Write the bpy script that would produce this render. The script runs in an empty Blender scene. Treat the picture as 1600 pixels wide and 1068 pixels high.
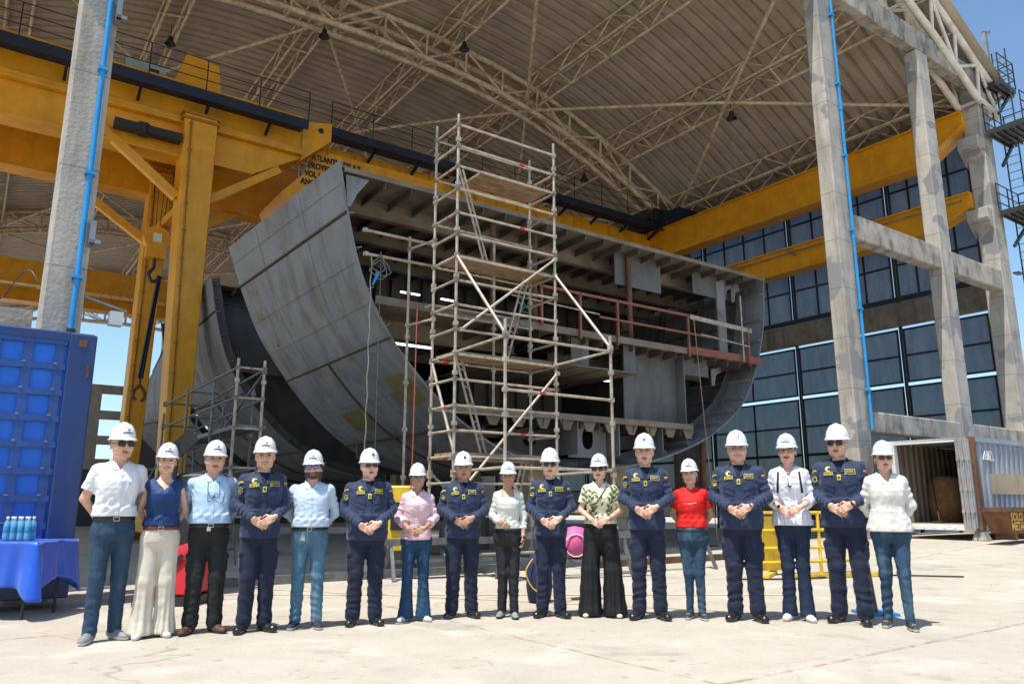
import bpy, math, random
import numpy as np
from mathutils import Vector, Matrix, Euler
R = math.radians
random.seed(7)
S = bpy.context.scene
# ---------------- camera, world, sun, exposure ----------------
cam = bpy.data.cameras.new("camera"); camo = bpy.data.objects.new("camera", cam)
S.collection.objects.link(camo); S.camera = camo
cam.sensor_width = 36.0; cam.lens = 1190.0/1600*36; cam.clip_end = 2000; cam.clip_start = 0.1
camo.location = (0, 0, 1.12); camo.rotation_euler = (R(90+12.0), 0, 0)
w = bpy.data.worlds.new("World"); S.world = w; w.use_nodes = True
nt = w.node_tree; nt.nodes.clear()
SUN_DIR = Vector((0.42, 0.52, -1.62)).normalized()      # direction the light travels
el = math.asin(-SUN_DIR.z); az = math.atan2(-SUN_DIR.x, -SUN_DIR.y)
sky = nt.nodes.new("ShaderNodeTexSky"); sky.sky_type = 'NISHITA'; sky.sun_disc = False
sky.sun_elevation = el; sky.sun_rotation = az; sky.air_density = 1.0; sky.dust_density = 1.0; sky.ozone_density = 0.8
bg = nt.nodes.new("ShaderNodeBackground"); bg.inputs[1].default_value = 0.15
wo = nt.nodes.new("ShaderNodeOutputWorld")
tn = nt.nodes.new('ShaderNodeMix'); tn.data_type = 'RGBA'; tn.blend_type = 'MULTIPLY'; tn.inputs[0].default_value = 1; tn.inputs[7].default_value = (.86, 1.0, 1.03, 1)
nt.links.new(sky.outputs[0], tn.inputs[6]); nt.links.new(tn.outputs[2], bg.inputs[0]); nt.links.new(bg.outputs[0], wo.inputs[0])
sl = bpy.data.lights.new("sun", 'SUN'); sl.energy = 4.6; sl.angle = R(0.5); sl.color = (1, 0.955, 0.88)
so = bpy.data.objects.new("sun", sl); S.collection.objects.link(so)
so.rotation_euler = SUN_DIR.to_track_quat('-Z', 'Y').to_euler()
S.view_settings.view_transform = 'Standard'; S.view_settings.look = 'None'
S.view_settings.exposure = 0.42; S.view_settings.gamma = 1
S.cycles.max_bounces = 7; S.cycles.diffuse_bounces = 5; S.cycles.glossy_bounces = 3
S.cycles.transparent_max_bounces = 10; S.cycles.use_denoising = True
S.cycles.sample_clamp_indirect = 6

# ---------------- helpers ----------------
TH = math.atan2(.578, .816)          # the yard's own axes: u (across the shed) and v (into it)
CT, ST = math.cos(TH), math.sin(TH)
def XY(u, v): return (u*CT - v*ST, u*ST + v*CT)
def UV(x, y): return (x*CT + y*ST, -x*ST + y*CT)
def lnk(o): S.collection.objects.link(o); return o
def tag(o, label=None, cat=None, group=None, kind=None):
    if label: o['label'] = label
    if cat: o['category'] = cat
    if group: o['group'] = group
    if kind: o['kind'] = kind
    return o
class Thing:
    """an Empty at a thing's base; parts are given in the yard's u,v,z (or world x,y,z) and made local"""
    def __init__(s, name, label, cat, base=(0, 0, 0), yard=True, group=None, rot=None):
        s.base = base; e = bpy.data.objects.new(name, None); e.empty_display_size = .2; lnk(e)
        if yard: x, y = XY(base[0], base[1]); e.location = (x, y, base[2]); e.rotation_euler = (0, 0, TH)
        else: e.location = base
        if rot is not None: e.rotation_euler = (0, 0, rot)
        s.o = e; tag(e, label, cat, group)
class MB:
    def __init__(s): s.v = []; s.f = []; s.m = []; s.n = 0; s.mi = 0; s.sm = []; s.smooth = False
    def add(s, vs, fs, mi=None, smooth=None):
        vs = [tuple(p) for p in vs]
        s.v += vs; s.f += [tuple(i+s.n for i in f) for f in fs]; s.n += len(vs)
        s.m += [s.mi if mi is None else mi]*len(fs); s.sm += [s.smooth if smooth is None else smooth]*len(fs)
    def box(s, x0, x1, y0, y1, z0, z1, mi=None):
        s.add([(x0,y0,z0),(x1,y0,z0),(x1,y1,z0),(x0,y1,z0),(x0,y0,z1),(x1,y0,z1),(x1,y1,z1),(x0,y1,z1)],
              [(0,3,2,1),(4,5,6,7),(0,1,5,4),(1,2,6,5),(2,3,7,6),(3,0,4,7)], mi)
        return s
    def frame(s, p, q, up=(0,0,1)):
        p, q = Vector(p), Vector(q); d = (q-p)
        if d.length < 1e-6: return p, q, Vector((1,0,0)), Vector((0,1,0))
        d.normalize(); up = Vector(up)
        a = d.cross(up)
        if a.length < 1e-3: a = d.cross(Vector((0,1,0)))
        a.normalize(); b = a.cross(d); return p, q, a, b
    def beam(s, p, q, wd, ht, up=(0,0,1), mi=None):
        p, q, a, b = s.frame(p, q, up); vs = []
        for c in (p, q):
            for i, j in ((-1,-1),(1,-1),(1,1),(-1,1)): vs.append(c + a*(i*wd/2) + b*(j*ht/2))
        s.add(vs, [(3,2,1,0),(4,5,6,7),(0,1,5,4),(1,2,6,5),(2,3,7,6),(3,0,4,7)], mi); return s
    def tube(s, p, q, r, n=8, r2=None, mi=None, cap=True):
        p, q, a, b = s.frame(p, q); vs = []
        for c, rr in ((p, r), (q, r if r2 is None else r2)):
            for i in range(n):
                t = 2*math.pi*i/n; vs.append(c + a*(math.cos(t)*rr) + b*(math.sin(t)*rr))
        fs = [(i, (i+1) % n, n+(i+1) % n, n+i) for i in range(n)]
        s.add(vs, fs, mi, True)
        if cap: s.add(vs, [tuple(range(n-1, -1, -1)), tuple(range(n, 2*n))], mi, False)
        return s
    def path(s, pts, r, n=6, mi=None):
        for i in range(len(pts)-1): s.tube(pts[i], pts[i+1], r, n, mi=mi)
        return s
    def prism(s, pts, axis, a0, a1, mi=None):
        """2-D outline extruded: axis 'v' -> pts are (u,z); axis 'u' -> (v,z); axis 'z' -> (u,v)"""
        def P(p, a): return (p[0], a, p[1]) if axis == 'v' else (a, p[0], p[1]) if axis == 'u' else (p[0], p[1], a)
        n = len(pts); vs = [P(p, a0) for p in pts] + [P(p, a1) for p in pts]
        s.add(vs, [tuple(range(n)), tuple(range(2*n-1, n-1, -1))] + [(i+1 if i+1 < n else 0, i, n+i, n+(i+1) % n) for i in range(n)], mi); return s
    def lathe(s, c, prof, n=20, mi=None, ax=None):
        c = Vector(c); vs = []; fs = []
        for r, z in prof:
            for i in range(n):
                t = 2*math.pi*i/n; vs.append(c + Vector((r*math.cos(t), r*math.sin(t), z)))
        for k in range(len(prof)-1):
            for i in range(n): fs.append((k*n+i, k*n+(i+1) % n, (k+1)*n+(i+1) % n, (k+1)*n+i))
        s.add(vs, fs, mi, True); return s
    def build(s, name, mats, parent=None, bevel=0, label=None, fix=True):
        me = bpy.data.meshes.new(name)
        b = parent.base if isinstance(parent, Thing) else (getattr(parent, 'base', None) or (0,0,0))
        if isinstance(parent, tuple): b = parent[1]; parent = parent[0]
        V = np.array(s.v, dtype=float).reshape(-1, 3) - np.array(b)
        me.from_pydata(V.tolist(), [], s.f)
        if not isinstance(mats, (list, tuple)): mats = [mats]
        for m in mats: me.materials.append(m)
        me.polygons.foreach_set('material_index', s.m); me.polygons.foreach_set('use_smooth', s.sm)
        if fix:
            import bmesh
            bm = bmesh.new(); bm.from_mesh(me); bmesh.ops.recalc_face_normals(bm, faces=bm.faces); bm.to_mesh(me); bm.free()
        o = bpy.data.objects.new(name, me); lnk(o)
        if parent is not None: o.parent = parent.o if isinstance(parent, Thing) else parent
        if bevel:
            md = o.modifiers.new('bevel', 'BEVEL'); md.width = bevel; md.segments = 1; md.limit_method = 'ANGLE'
        if label: o['label'] = label
        return o
def copy_tree(o, parent=None):
    c = o.copy(); lnk(c); c.parent = parent
    for ch in [x for x in S.objects if x.parent == o]: copy_tree(ch, c)
    return c

def smooth3(P):
    out = []
    for i in range(len(P)-1):
        p0, p1, p2, p3 = [Vector(P[max(0, min(len(P)-1, i+d))]) for d in (-1, 0, 1, 2)]
        for j in range(6):
            t_ = j/6; out.append(.5*((2*p1)+(p2-p0)*t_+(2*p0-5*p1+4*p2-p3)*t_*t_+(3*p1-p0-3*p2+p3)*t_**3))
    return out + [Vector(P[-1])]

# ---------------- materials ----------------
def newmat(name):
    m = bpy.data.materials.new(name); m.use_nodes = True; t = m.node_tree; t.nodes.clear()
    out = t.nodes.new('ShaderNodeOutputMaterial'); p = t.nodes.new('ShaderNodeBsdfPrincipled')
    t.links.new(p.outputs[0], out.inputs[0]); return m, t, p, out
def N(t, kind, **kw):
    n = t.nodes.new(kind)
    for k, v in kw.items():
        if k.startswith('i_'):
            key = k[2:]; key = int(key) if key.isdigit() else key.replace('_', ' ')
            n.inputs[key].default_value = v
        else: setattr(n, k, v)
    return n
def c4(c): return (c[0], c[1], c[2], 1)
def mixc(t, fac, a, b, mode='MIX'):
    n = t.nodes.new('ShaderNodeMix'); n.data_type = 'RGBA'; n.blend_type = mode
    for sock, v in ((n.inputs[0], fac), (n.inputs[6], a), (n.inputs[7], b)):
        if isinstance(v, (int, float)): sock.default_value = v
        elif isinstance(v, tuple): sock.default_value = c4(v)
        else: t.links.new(v, sock)
    return n.outputs[2]
def ramp(t, src, p0, p1, v0=0., v1=1.):
    n = t.nodes.new('ShaderNodeMapRange'); n.clamp = True
    n.inputs[1].default_value = p0; n.inputs[2].default_value = p1; n.inputs[3].default_value = v0; n.inputs[4].default_value = v1
    t.links.new(src, n.inputs[0]); return n.outputs[0]
def noise(t, vec, scale, detail=5, rough=.6):
    n = N(t, 'ShaderNodeTexNoise'); n.inputs['Scale'].default_value = scale; n.inputs['Detail'].default_value = detail
    n.inputs['Roughness'].default_value = rough
    if vec is not None: t.links.new(vec, n.inputs['Vector'])
    return n.outputs['Fac']
def coords(t, scale=(1,1,1), rot=(0,0,0), kind='Object'):
    c = N(t, 'ShaderNodeTexCoord'); m = N(t, 'ShaderNodeMapping'); m.inputs['Scale'].default_value = scale; m.inputs['Rotation'].default_value = rot
    t.links.new(c.outputs[kind], m.inputs['Vector']); return m.outputs[0]
def mat(name, c1, c2=None, scale=2.0, rough=.6, metal=0., bump=.15, bscale=30, stain=None, samt=.5, sscale=(3,3,.35), patch=None, pamt=(.58,.68), pscale=1.2, joints=None, coat=0, spec=.5, lo=.35, hi=.65):
    m, t, p, out = newmat(name); v = coords(t)
    c2 = c2 or tuple(x*.75 for x in c1)
    col = mixc(t, ramp(t, noise(t, v, scale), lo, hi), c1, c2)
    if stain:
        vs = coords(t, sscale); col = mixc(t, ramp(t, noise(t, vs, 1.0, 6, .65), .48, .75, 0, samt), col, stain)
    if patch: col = mixc(t, ramp(t, noise(t, v, pscale, 3, .5), pamt[0], pamt[1]), col, patch)
    if joints:      # dark joint lines every joints[0] m up the thing's height
        s = N(t, 'ShaderNodeSeparateXYZ'); t.links.new(v, s.inputs[0])
        a = N(t, 'ShaderNodeMath', operation='PINGPONG'); a.inputs[1].default_value = joints[0]/2
        t.links.new(s.outputs[joints[2] if len(joints) > 2 else 2], a.inputs[0])
        col = mixc(t, ramp(t, a.outputs[0], .004, .016, .75, 0.), col, joints[1])
    t.links.new(col, p.inputs['Base Color'])
    p.inputs['Roughness'].default_value = rough; p.inputs['Metallic'].default_value = metal
    p.inputs['Specular IOR Level'].default_value = spec
    if coat: p.inputs['Coat Weight'].default_value = coat
    if bump:
        b = N(t, 'ShaderNodeBump'); b.inputs['Strength'].default_value = bump; b.inputs['Distance'].default_value = .02
        t.links.new(noise(t, v, bscale, 4), b.inputs['Height']); t.links.new(b.outputs[0], p.inputs['Normal'])
    return m
M = {}
M['concrete'] = mat('concrete', (.46,.42,.37), (.34,.31,.27), 1.4, .85, bump=.5, bscale=18, stain=(.15,.13,.11), samt=.75, patch=(.24,.235,.23), pamt=(.56,.585), pscale=.8, joints=(1.35, (.15,.14,.12)))
M['concrete_beam'] = mat('concrete beam', (.44,.39,.33), (.29,.26,.22), 1.8, .88, bump=.5, bscale=18, stain=(.05,.04,.035), samt=.95, sscale=(3,3,1.2))
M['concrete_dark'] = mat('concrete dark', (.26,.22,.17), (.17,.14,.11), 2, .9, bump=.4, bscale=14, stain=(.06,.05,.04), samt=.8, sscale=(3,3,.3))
M['far_concrete'] = mat('far concrete', (.40,.38,.35), (.30,.285,.26), 1.0, .9, bump=.2)
M['roof'] = mat('roof sheet', (.50,.43,.34), (.40,.335,.255), .7, .6, bump=.08, bscale=10, stain=(.22,.17,.12), samt=.6, sscale=(.35,3.5,.35))
M['truss'] = mat('truss paint', (.78,.66,.50), (.56,.44,.30), 3, .6, bump=.15, stain=(.22,.11,.05), samt=.8, sscale=(2.5,2.5,2.5))
M['truss_white'] = mat('truss white', (.78,.74,.66), (.62,.56,.46), 2.5, .55, bump=.12, stain=(.35,.22,.12), samt=.5, sscale=(2,2,2))
M['crane'] = mat('crane yellow', (.78,.36,.008), (.68,.29,.008), 1.6, .42, bump=.08, bscale=12, stain=(.36,.17,.02), samt=.45, sscale=(1.6,1.6,.4))
M['crane_bolt'] = mat('crane seam', (.40,.17,.01), (.3,.12,.01), 4, .6)
M['walkway'] = mat('walkway navy', (.008,.018,.05), (.006,.010,.028), 3, .5, bump=.1)
M['black_steel'] = mat('black steel', (.022,.024,.028), (.035,.034,.034), 5, .5, bump=.1)
M['tarp'] = None
M['frame_dark'] = mat('dark frame', (.012,.014,.02), (.02,.022,.03), 4, .6)
M['hull'] = mat('hull primer', (.25,.255,.26), (.185,.19,.195), .9, .62, bump=.35, bscale=3, stain=(.105,.07,.045), samt=.8, sscale=(1.6,2.6,.45), patch=(.17,.105,.065), pamt=(.60,.76), pscale=1.1)
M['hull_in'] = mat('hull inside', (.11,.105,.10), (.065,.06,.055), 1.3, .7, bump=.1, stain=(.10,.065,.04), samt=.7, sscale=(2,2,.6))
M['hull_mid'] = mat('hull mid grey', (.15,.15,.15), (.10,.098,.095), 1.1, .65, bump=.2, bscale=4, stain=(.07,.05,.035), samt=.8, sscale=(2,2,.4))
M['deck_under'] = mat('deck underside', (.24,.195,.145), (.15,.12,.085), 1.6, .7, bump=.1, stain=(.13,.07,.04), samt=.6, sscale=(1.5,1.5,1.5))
M['hull_stripe'] = mat('rust line', (.10,.05,.028), (.06,.035,.022), 6, .8)
M['hull_yellow'] = mat('primer yellow', (.19,.16,.04), (.15,.13,.05), 4, .7, bump=.1)
M['red_lead'] = mat('red lead', (.30,.095,.06), (.20,.065,.045), 4, .6, stain=(.12,.05,.03), samt=.5, sscale=(3,3,3))
M['galv'] = mat('galvanised', (.54,.47,.38), (.34,.28,.22), 7, .5, .3, bump=.15, stain=(.30,.17,.09), samt=.6, sscale=(3,3,3))
M['galv_dark'] = mat('galvanised dull', (.20,.20,.20), (.12,.12,.12), 7, .5, .4, bump=.15)
M['plank'] = mat('scaffold plank', (.36,.25,.14), (.22,.15,.08), 5, .8, bump=.3)
M['red_tape'] = mat('red tape', (.6,.03,.02), (.5,.02,.02), 3, .5)
M['blue_pipe'] = mat('blue pipe', (.02,.28,.62), (.015,.22,.52), 4, .4, bump=.05)
M['black'] = mat('black plastic', (.012,.012,.013), (.02,.02,.02), 5, .5)
M['white'] = mat('white paint', (.75,.75,.73), (.66,.66,.64), 3, .45, bump=.05)
M['grey_metal'] = mat('grey metal', (.30,.31,.32), (.22,.23,.24), 4, .4, .5)
M['rust'] = mat('rusty steel', (.20,.085,.035), (.10,.045,.025), 4, .85, bump=.4, stain=(.05,.03,.02), samt=.7, sscale=(2,2,1))
M['orange_letter'] = mat('letter yellow', (.75,.42,.04), (.62,.34,.04), 9, .6)
M['yellow_paint'] = mat('yellow paint', (.78,.50,.02), (.66,.40,.02), 5, .5, bump=.1, stain=(.16,.10,.04), samt=.7, sscale=(4,4,4))
M['pale_blue'] = mat('pale blue enamel', (.30,.42,.42), (.25,.36,.36), 3, .4, bump=.03)
def emit(name, c, s):
    m, t, p, out = newmat(name); e = N(t, 'ShaderNodeEmission'); e.inputs[0].default_value = c4(c); e.inputs[1].default_value = s
    t.links.new(e.outputs[0], out.inputs[0]); return m
M['tube_lamp'] = emit('lit tube', (.9,.97,1), 3)

def ground_mat():
    m, t, p, out = newmat('yard concrete'); v = coords(t)
    a = noise(t, v, .35, 6, .6); b = noise(t, v, 3.2, 6, .65); f = noise(t, v, 55, 3, .6)
    col = mixc(t, ramp(t, a, .35, .65), (.475,.425,.355), (.395,.35,.29))
    col = mixc(t, ramp(t, b, .42, .75, 0, .7), col, (.36,.31,.245))
    col = mixc(t, ramp(t, f, .3, .7, 0, .22), col, (.70,.64,.54))
    v2 = coords(t, rot=(0, 0, -TH))
    s = N(t, 'ShaderNodeSeparateXYZ'); t.links.new(v2, s.inputs[0])
    def line(ax, per, off, w0, w1, amt):
        nn = N(t, 'ShaderNodeMath', operation='MULTIPLY_ADD'); nn.inputs[1].default_value = .10; nn.inputs[2].default_value = off
        t.links.new(noise(t, v, 1.4, 4), nn.inputs[0])
        ad = N(t, 'ShaderNodeMath', operation='ADD'); t.links.new(s.outputs[ax], ad.inputs[0]); t.links.new(nn.outputs[0], ad.inputs[1])
        q = N(t, 'ShaderNodeMath', operation='PINGPONG'); q.inputs[1].default_value = per/2; t.links.new(ad.outputs[0], q.inputs[0])
        g = ramp(t, q.outputs[0], w0, w1, 1, 0)
        mm = N(t, 'ShaderNodeMath', operation='MULTIPLY'); t.links.new(g, mm.inputs[0]); t.links.new(ramp(t, noise(t, v, 5, 3), .38, .6, 0, amt), mm.inputs[1]); return mm.outputs[0]
    col = mixc(t, line(1, 4.6, 1.1, .008, .035, .8), col, (.20,.15,.10))
    col = mixc(t, line(0, 6.1, 2.0, .006, .028, .7), col, (.20,.15,.10))
    vo = N(t, 'ShaderNodeTexVoronoi', feature='DISTANCE_TO_EDGE'); vo.inputs['Scale'].default_value = .33; vo.inputs['Randomness'].default_value = 1
    mx = N(t, 'ShaderNodeVectorMath', operation='ADD'); nz = N(t, 'ShaderNodeTexNoise'); nz.inputs['Scale'].default_value = 1.5
    t.links.new(v, nz.inputs['Vector']); sc = N(t, 'ShaderNodeVectorMath', operation='SCALE'); sc.inputs['Scale'].default_value = .8
    t.links.new(nz.outputs['Color'], sc.inputs[0]); t.links.new(v, mx.inputs[0]); t.links.new(sc.outputs[0], mx.inputs[1]); t.links.new(mx.outputs[0], vo.inputs['Vector'])
    ck = N(t, 'ShaderNodeMath', operation='MULTIPLY'); t.links.new(ramp(t, vo.outputs['Distance'], .0, .006, .7, 0), ck.inputs[0]); t.links.new(ramp(t, noise(t, v, .4, 2), .45, .6), ck.inputs[1])
    col = mixc(t, ck.outputs[0], col, (.24,.20,.15))
    sp = ramp(t, noise(t, v, 26, 2, .5), .66, .72, 0, .55); col = mixc(t, sp, col, (.24,.20,.16))
    st = ramp(t, noise(t, v, 9, 2, .4), .66, .74, 0, .6); col = mixc(t, st, col, (.26,.215,.17))
    o1 = ramp(t, noise(t, v, .9, 5, .7), .56, .70, 0, .6); col = mixc(t, o1, col, (.25,.215,.18))
    sc_ = ramp(t, noise(t, coords(t, (.5,6,1), (0,0,.9)), 1.6, 5, .7), .58, .72, 0, .30); col = mixc(t, sc_, col, (.24,.21,.18))
    li = ramp(t, noise(t, v, 1.3, 3, .5), .56, .7, 0, .35); col = mixc(t, li, col, (.66,.62,.54))
    t.links.new(col, p.inputs['Base Color']); p.inputs['Roughness'].default_value = .93; p.inputs['Specular IOR Level'].default_value = .25
    bu = N(t, 'ShaderNodeBump'); bu.inputs['Strength'].default_value = .5; bu.inputs['Distance'].default_value = .02
    t.links.new(noise(t, v, 28, 6, .7), bu.inputs['Height']); t.links.new(bu.outputs[0], p.inputs['Normal'])
    return m
M['ground'] = ground_mat()
def tarp_mat():
    m, t, p, out = newmat('blue netting'); v = coords(t)
    col = mixc(t, ramp(t, noise(t, coords(t, (1.5,1.5,.35)), 1.6, 5), .35, .68), (.10,.125,.16), (.22,.255,.295))
    col = mixc(t, ramp(t, noise(t, v, .8, 3), .45, .75, 0, .5), col, (.16,.20,.25))
    t.links.new(col, p.inputs['Base Color']); p.inputs['Roughness'].default_value = .55
    tr = N(t, 'ShaderNodeBsdfTransparent'); tr.inputs[0].default_value = (.75,.85,1,1)
    mx = N(t, 'ShaderNodeMixShader'); mx.inputs[0].default_value = .93
    t.links.new(tr.outputs[0], mx.inputs[1]); t.links.new(p.outputs[0], mx.inputs[2]); t.links.new(mx.outputs[0], out.inputs[0])
    b = N(t, 'ShaderNodeBump'); b.inputs['Strength'].default_value = .5; b.inputs['Distance'].default_value = .05
    t.links.new(noise(t, coords(t, (1,1,.5)), 3, 3), b.inputs['Height']); t.links.new(b.outputs[0], p.inputs['Normal'])
    return m
M['tarp'] = tarp_mat()

# ---------------- setting ----------------
def ground_z(x, y):      # the yard rises a little towards the right-hand container
    u, v = UV(x, y); t = min(1, max(0, (u-13)/7)); f = min(1, max(0, (14-v)/2)); return .30*t*t*(3-2*t)*f
g = MB()
xs = sorted(set([-400,-150,-60,-30] + [i*1.0 for i in range(-20, 46)] + [60,150,400])); ys = sorted(set([-300,-60,-20] + [i*1.0 for i in range(-8, 46)] + [60,100,200,400,900]))
g.add([(x, y, ground_z(x, y)) for y in ys for x in xs], [(j*len(xs)+i, j*len(xs)+i+1, (j+1)*len(xs)+i+1, (j+1)*len(xs)+i) for j in range(len(ys)-1) for i in range(len(xs)-1)], smooth=True)
tag(g.build('ground', M['ground']), kind='structure')
g = MB()
for (a, b) in (((-5,11.3),(2.2,8.6)), ((-8,10.1),(3.5,10.0)), ((-5,5.9),(-1.0,3.6))):      # worn thin yellow lines on the slab
    p0, p1 = Vector((a[0], a[1], .006)), Vector((b[0], b[1], .006)); g.beam(p0, p1, .05, .004)
M['faded_line'] = mat('faded line', (.62,.47,.20), (.56,.48,.36), 3, .9, bump=.2, lo=.3, hi=.6)
tag(g.build('floor_marking', M['faded_line']), kind='structure')
# ---------------- the shed ----------------
_ru = [-14, -8.0, -7.0, -3.2, .8, 6.0, 13.2, 18.0, 22.0, 25.4, 29.3, 30.3, 36]
_rz = [13, 16.0, 16.5, 18.7, 20.2, 21.1, 21.3, 20.95, 19.95, 18.6, 16.5, 16.0, 13]
def roof_z(u): return float(np.interp(u, _ru, _rz)) + .12*math.sin(0)
shed = Thing('industrial_shed', 'huge open sided steel and concrete shed with arched corrugated roof over the ship', 'building', (13, 11, 0))
ARCH_V = [11.2, 26.5, 42.0, 57.5, 73.0, 88.5]
g = MB()
nu = 46; us = [-8.0 + 38.3*i/nu for i in range(nu+1)]; pitch = .5; k = 8
vs = np.arange(10.3, 90.0, pitch/k)
zz = np.interp(us, _ru, _rz); zz = np.convolve(np.pad(zz, 2, mode='edge'), [.15,.2,.3,.2,.15], 'valid')
zz[0] = 16.0; zz[-1] = 16.0
prof = [0, 0, 0, 0, 0, 0, 1, 1]
vv = [(u, v, z + .17*prof[j % k] - (.06 if (i//8) % 2 else 0)) for j, v in enumerate(vs) for i, (u, z) in enumerate(zip(us, zz))]
W1 = nu+1
g.add(vv, [(j*W1+i, j*W1+i+1, (j+1)*W1+i+1, (j+1)*W1+i) for j in range(len(vs)-1) for i in range(nu)])
g.build('roof', M['roof'], shed, fix=False)
def rz(u): return float(np.interp(u, us, zz))
# main arches
def arch(v, depth, r, half, m, seg=2.0, lift=.25):
    g = MB(); n = int(38/seg); pu = [-7.7 + 37.5*i/n for i in range(n+1)]
    T = [[(u, v+s*half, rz(u)-lift) for u in pu] for s in (-1, 1)]
    B = [[(u, v+s*half*.8, max(rz(u)-lift-depth, 15.2)) for u in pu] for s in (-1, 1)]
    for L in T+B: g.path(L, r, 8)
    for s in (0, 1):
        for i in range(n):
            g.tube(B[s][i], T[s][i], r*.5, 6)
            if i % 2: g.tube(B[s][i], T[s][i+1], r*.5, 6)
            else: g.tube(T[s][i], B[s][i+1], r*.5, 6)
    for i in range(n+1):
        g.tube(T[0][i], T[1][i], r*.4, 6); g.tube(B[0][i], B[1][i], r*.5, 6)
    return g.build('arch_truss', m, shed)
o = arch(11.1, 1.35, .13, .45, M['truss_white'], 1.5, .3); o['label'] = 'white gable end arch truss'
for v in ARCH_V[1:]: arch(v, 1.15, .12, .45, M['truss'])
# lattice purlins
PU = [-5.4, -.4, 4.6, 9.6, 14.6, 19.6, 24.6, 28.9]
for a, b in zip(ARCH_V[:-1], ARCH_V[1:]):
    for u in PU:
        g = MB(); z = rz(u); n = 6; dv = (b-a-1)/n; sgn = 1 if u > 13 else -1; sl = (rz(u+.5)-rz(u-.5))
        P = lambda s, i, dz: (u+s*.4, a+.5+dv*i, z-dz+s*.5*sl)
        for s in (-1, 1): g.tube(P(s, 0, .95), P(s, n, .95), .062, 6); 
        g.tube(P(-1, 0, .15), P(-1, n, .15), .05, 6); g.tube(P(1, 0, .15), P(1, n, .15), .055, 6)
        for i in range(n):
            for s in (-1, 1): g.tube(P(s, i, .95), P(s, i+.5, .15), .036, 5); g.tube(P(s, i+.5, .15), P(s, i+1, .95), .036, 5)
            g.tube(P(-1, i, .95), P(1, i, .95), .036, 5)
        g.build('lattice_purlin', M['truss'], shed)
# X braces in the roof plane
for a, b in zip(ARCH_V[:-1], ARCH_V[1:]):
    for u0, u1 in ((-7.4, -.4), (-.4, 9.6), (9.6, 19.6), (19.6, 29.4)):
        for p, q in (((u0, a), (u1, b)), ((u1, a), (u0, b))):
            z = lambda u: max(rz(u)-1.25, 15.7)
            if p[0] > 28 or q[0] > 28 or True:
                m_ = ((p[0]+q[0])/2, (p[1]+q[1])/2); zm = rz(m_[0])-1.15
                MB().tube((p[0], p[1], z(p[0])), (m_[0], m_[1], zm), .075, 8).tube((m_[0], m_[1], zm), (q[0], q[1], z(q[0])), .075, 8).build('roof_brace', M['truss'], shed)
# hanging high-bay lamps
for u, v in ((9.6, 26.5), (24.6, 18.7), (14.6, 24.0), (24.0, 27.5), (4.6, 30), (19.6, 34)):
    g = MB(); z = rz(u)-1.1; g.tube((u, v, z), (u, v, z-.45), .015, 5); g.lathe((u, v, z-.8), [(.01,.36),(.08,.34),(.10,.2),(.2,.05),(.22,0),(.2,.0),(.18,.05),(.08,.18)], 14)
    g.build('lamp', M['black'], shed)
# gable columns and beams (v = 11)
def column(u, v, w, d, h, lab=None, taper=0, m='concrete'):
    g = MB(); g.box(u-w/2, u+w/2, v-d/2, v+d/2, -.2, h); return g.build('column', M[m], shed, bevel=.035, label=lab)
column(18.72, 11, .66, .44, 15.9, 'concrete column with blue downpipe and grey repair patches')
column(24.42, 11, .72, .46, 15.9)
column(28.75, 11.1, .80, .6, 16.4, 'corner column carrying the steel landings')
column(.74, 11, .46, .46, 16.5, 'slim concrete column with blue pipe beside the blue container')
for i in range(2):
    pass
def cbeam(u0, u1, z0, z1, v0=10.80, v1=11.20, holes=True):
    g = MB(); g.box(u0, u1, v0, v1, z0, z1)
    return g.build('beam', M['concrete_beam'], shed, bevel=.03)
cbeam(-7.5, 18.15, 15.95, 16.75); cbeam(18.2, 30.1, 15.95, 16.75)
for a, b in ((19.05, 24.06), (24.78, 28.35)):
    cbeam(a, b, 8.3, 9.0); cbeam(a, b, 2.95, 3.5)
# side columns along the right wall with corbels, left wall columns
for v in ARCH_V[1:]:
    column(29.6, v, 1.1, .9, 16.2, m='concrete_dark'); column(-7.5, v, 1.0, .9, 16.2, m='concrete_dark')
for v in [11.2] + ARCH_V[1:]:
    for z in ((14.05, 11.3) if v < 20 else (14.05,)):
        g = MB(); zt = z; g.prism([(29.0, zt), (28.0, zt), (28.0, zt-.40), (28.55, zt-.95), (29.0, zt-.95)], 'v', v-.36, v+.36)
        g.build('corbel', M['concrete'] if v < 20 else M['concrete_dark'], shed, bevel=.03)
g = MB(); g.box(-8.1, -7.6, 10.6, 89, 15.2, 16.2); g.build('eave_beam', M['concrete_dark'], shed)
for a, b in zip([11.8]+ARCH_V[1:-1], ARCH_V[1:]):
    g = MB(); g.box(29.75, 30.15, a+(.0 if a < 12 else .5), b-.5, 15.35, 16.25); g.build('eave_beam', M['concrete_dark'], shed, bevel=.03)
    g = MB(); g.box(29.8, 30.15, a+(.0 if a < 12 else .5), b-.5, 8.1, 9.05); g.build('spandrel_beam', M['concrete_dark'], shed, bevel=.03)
    for z in (): pass
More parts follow.
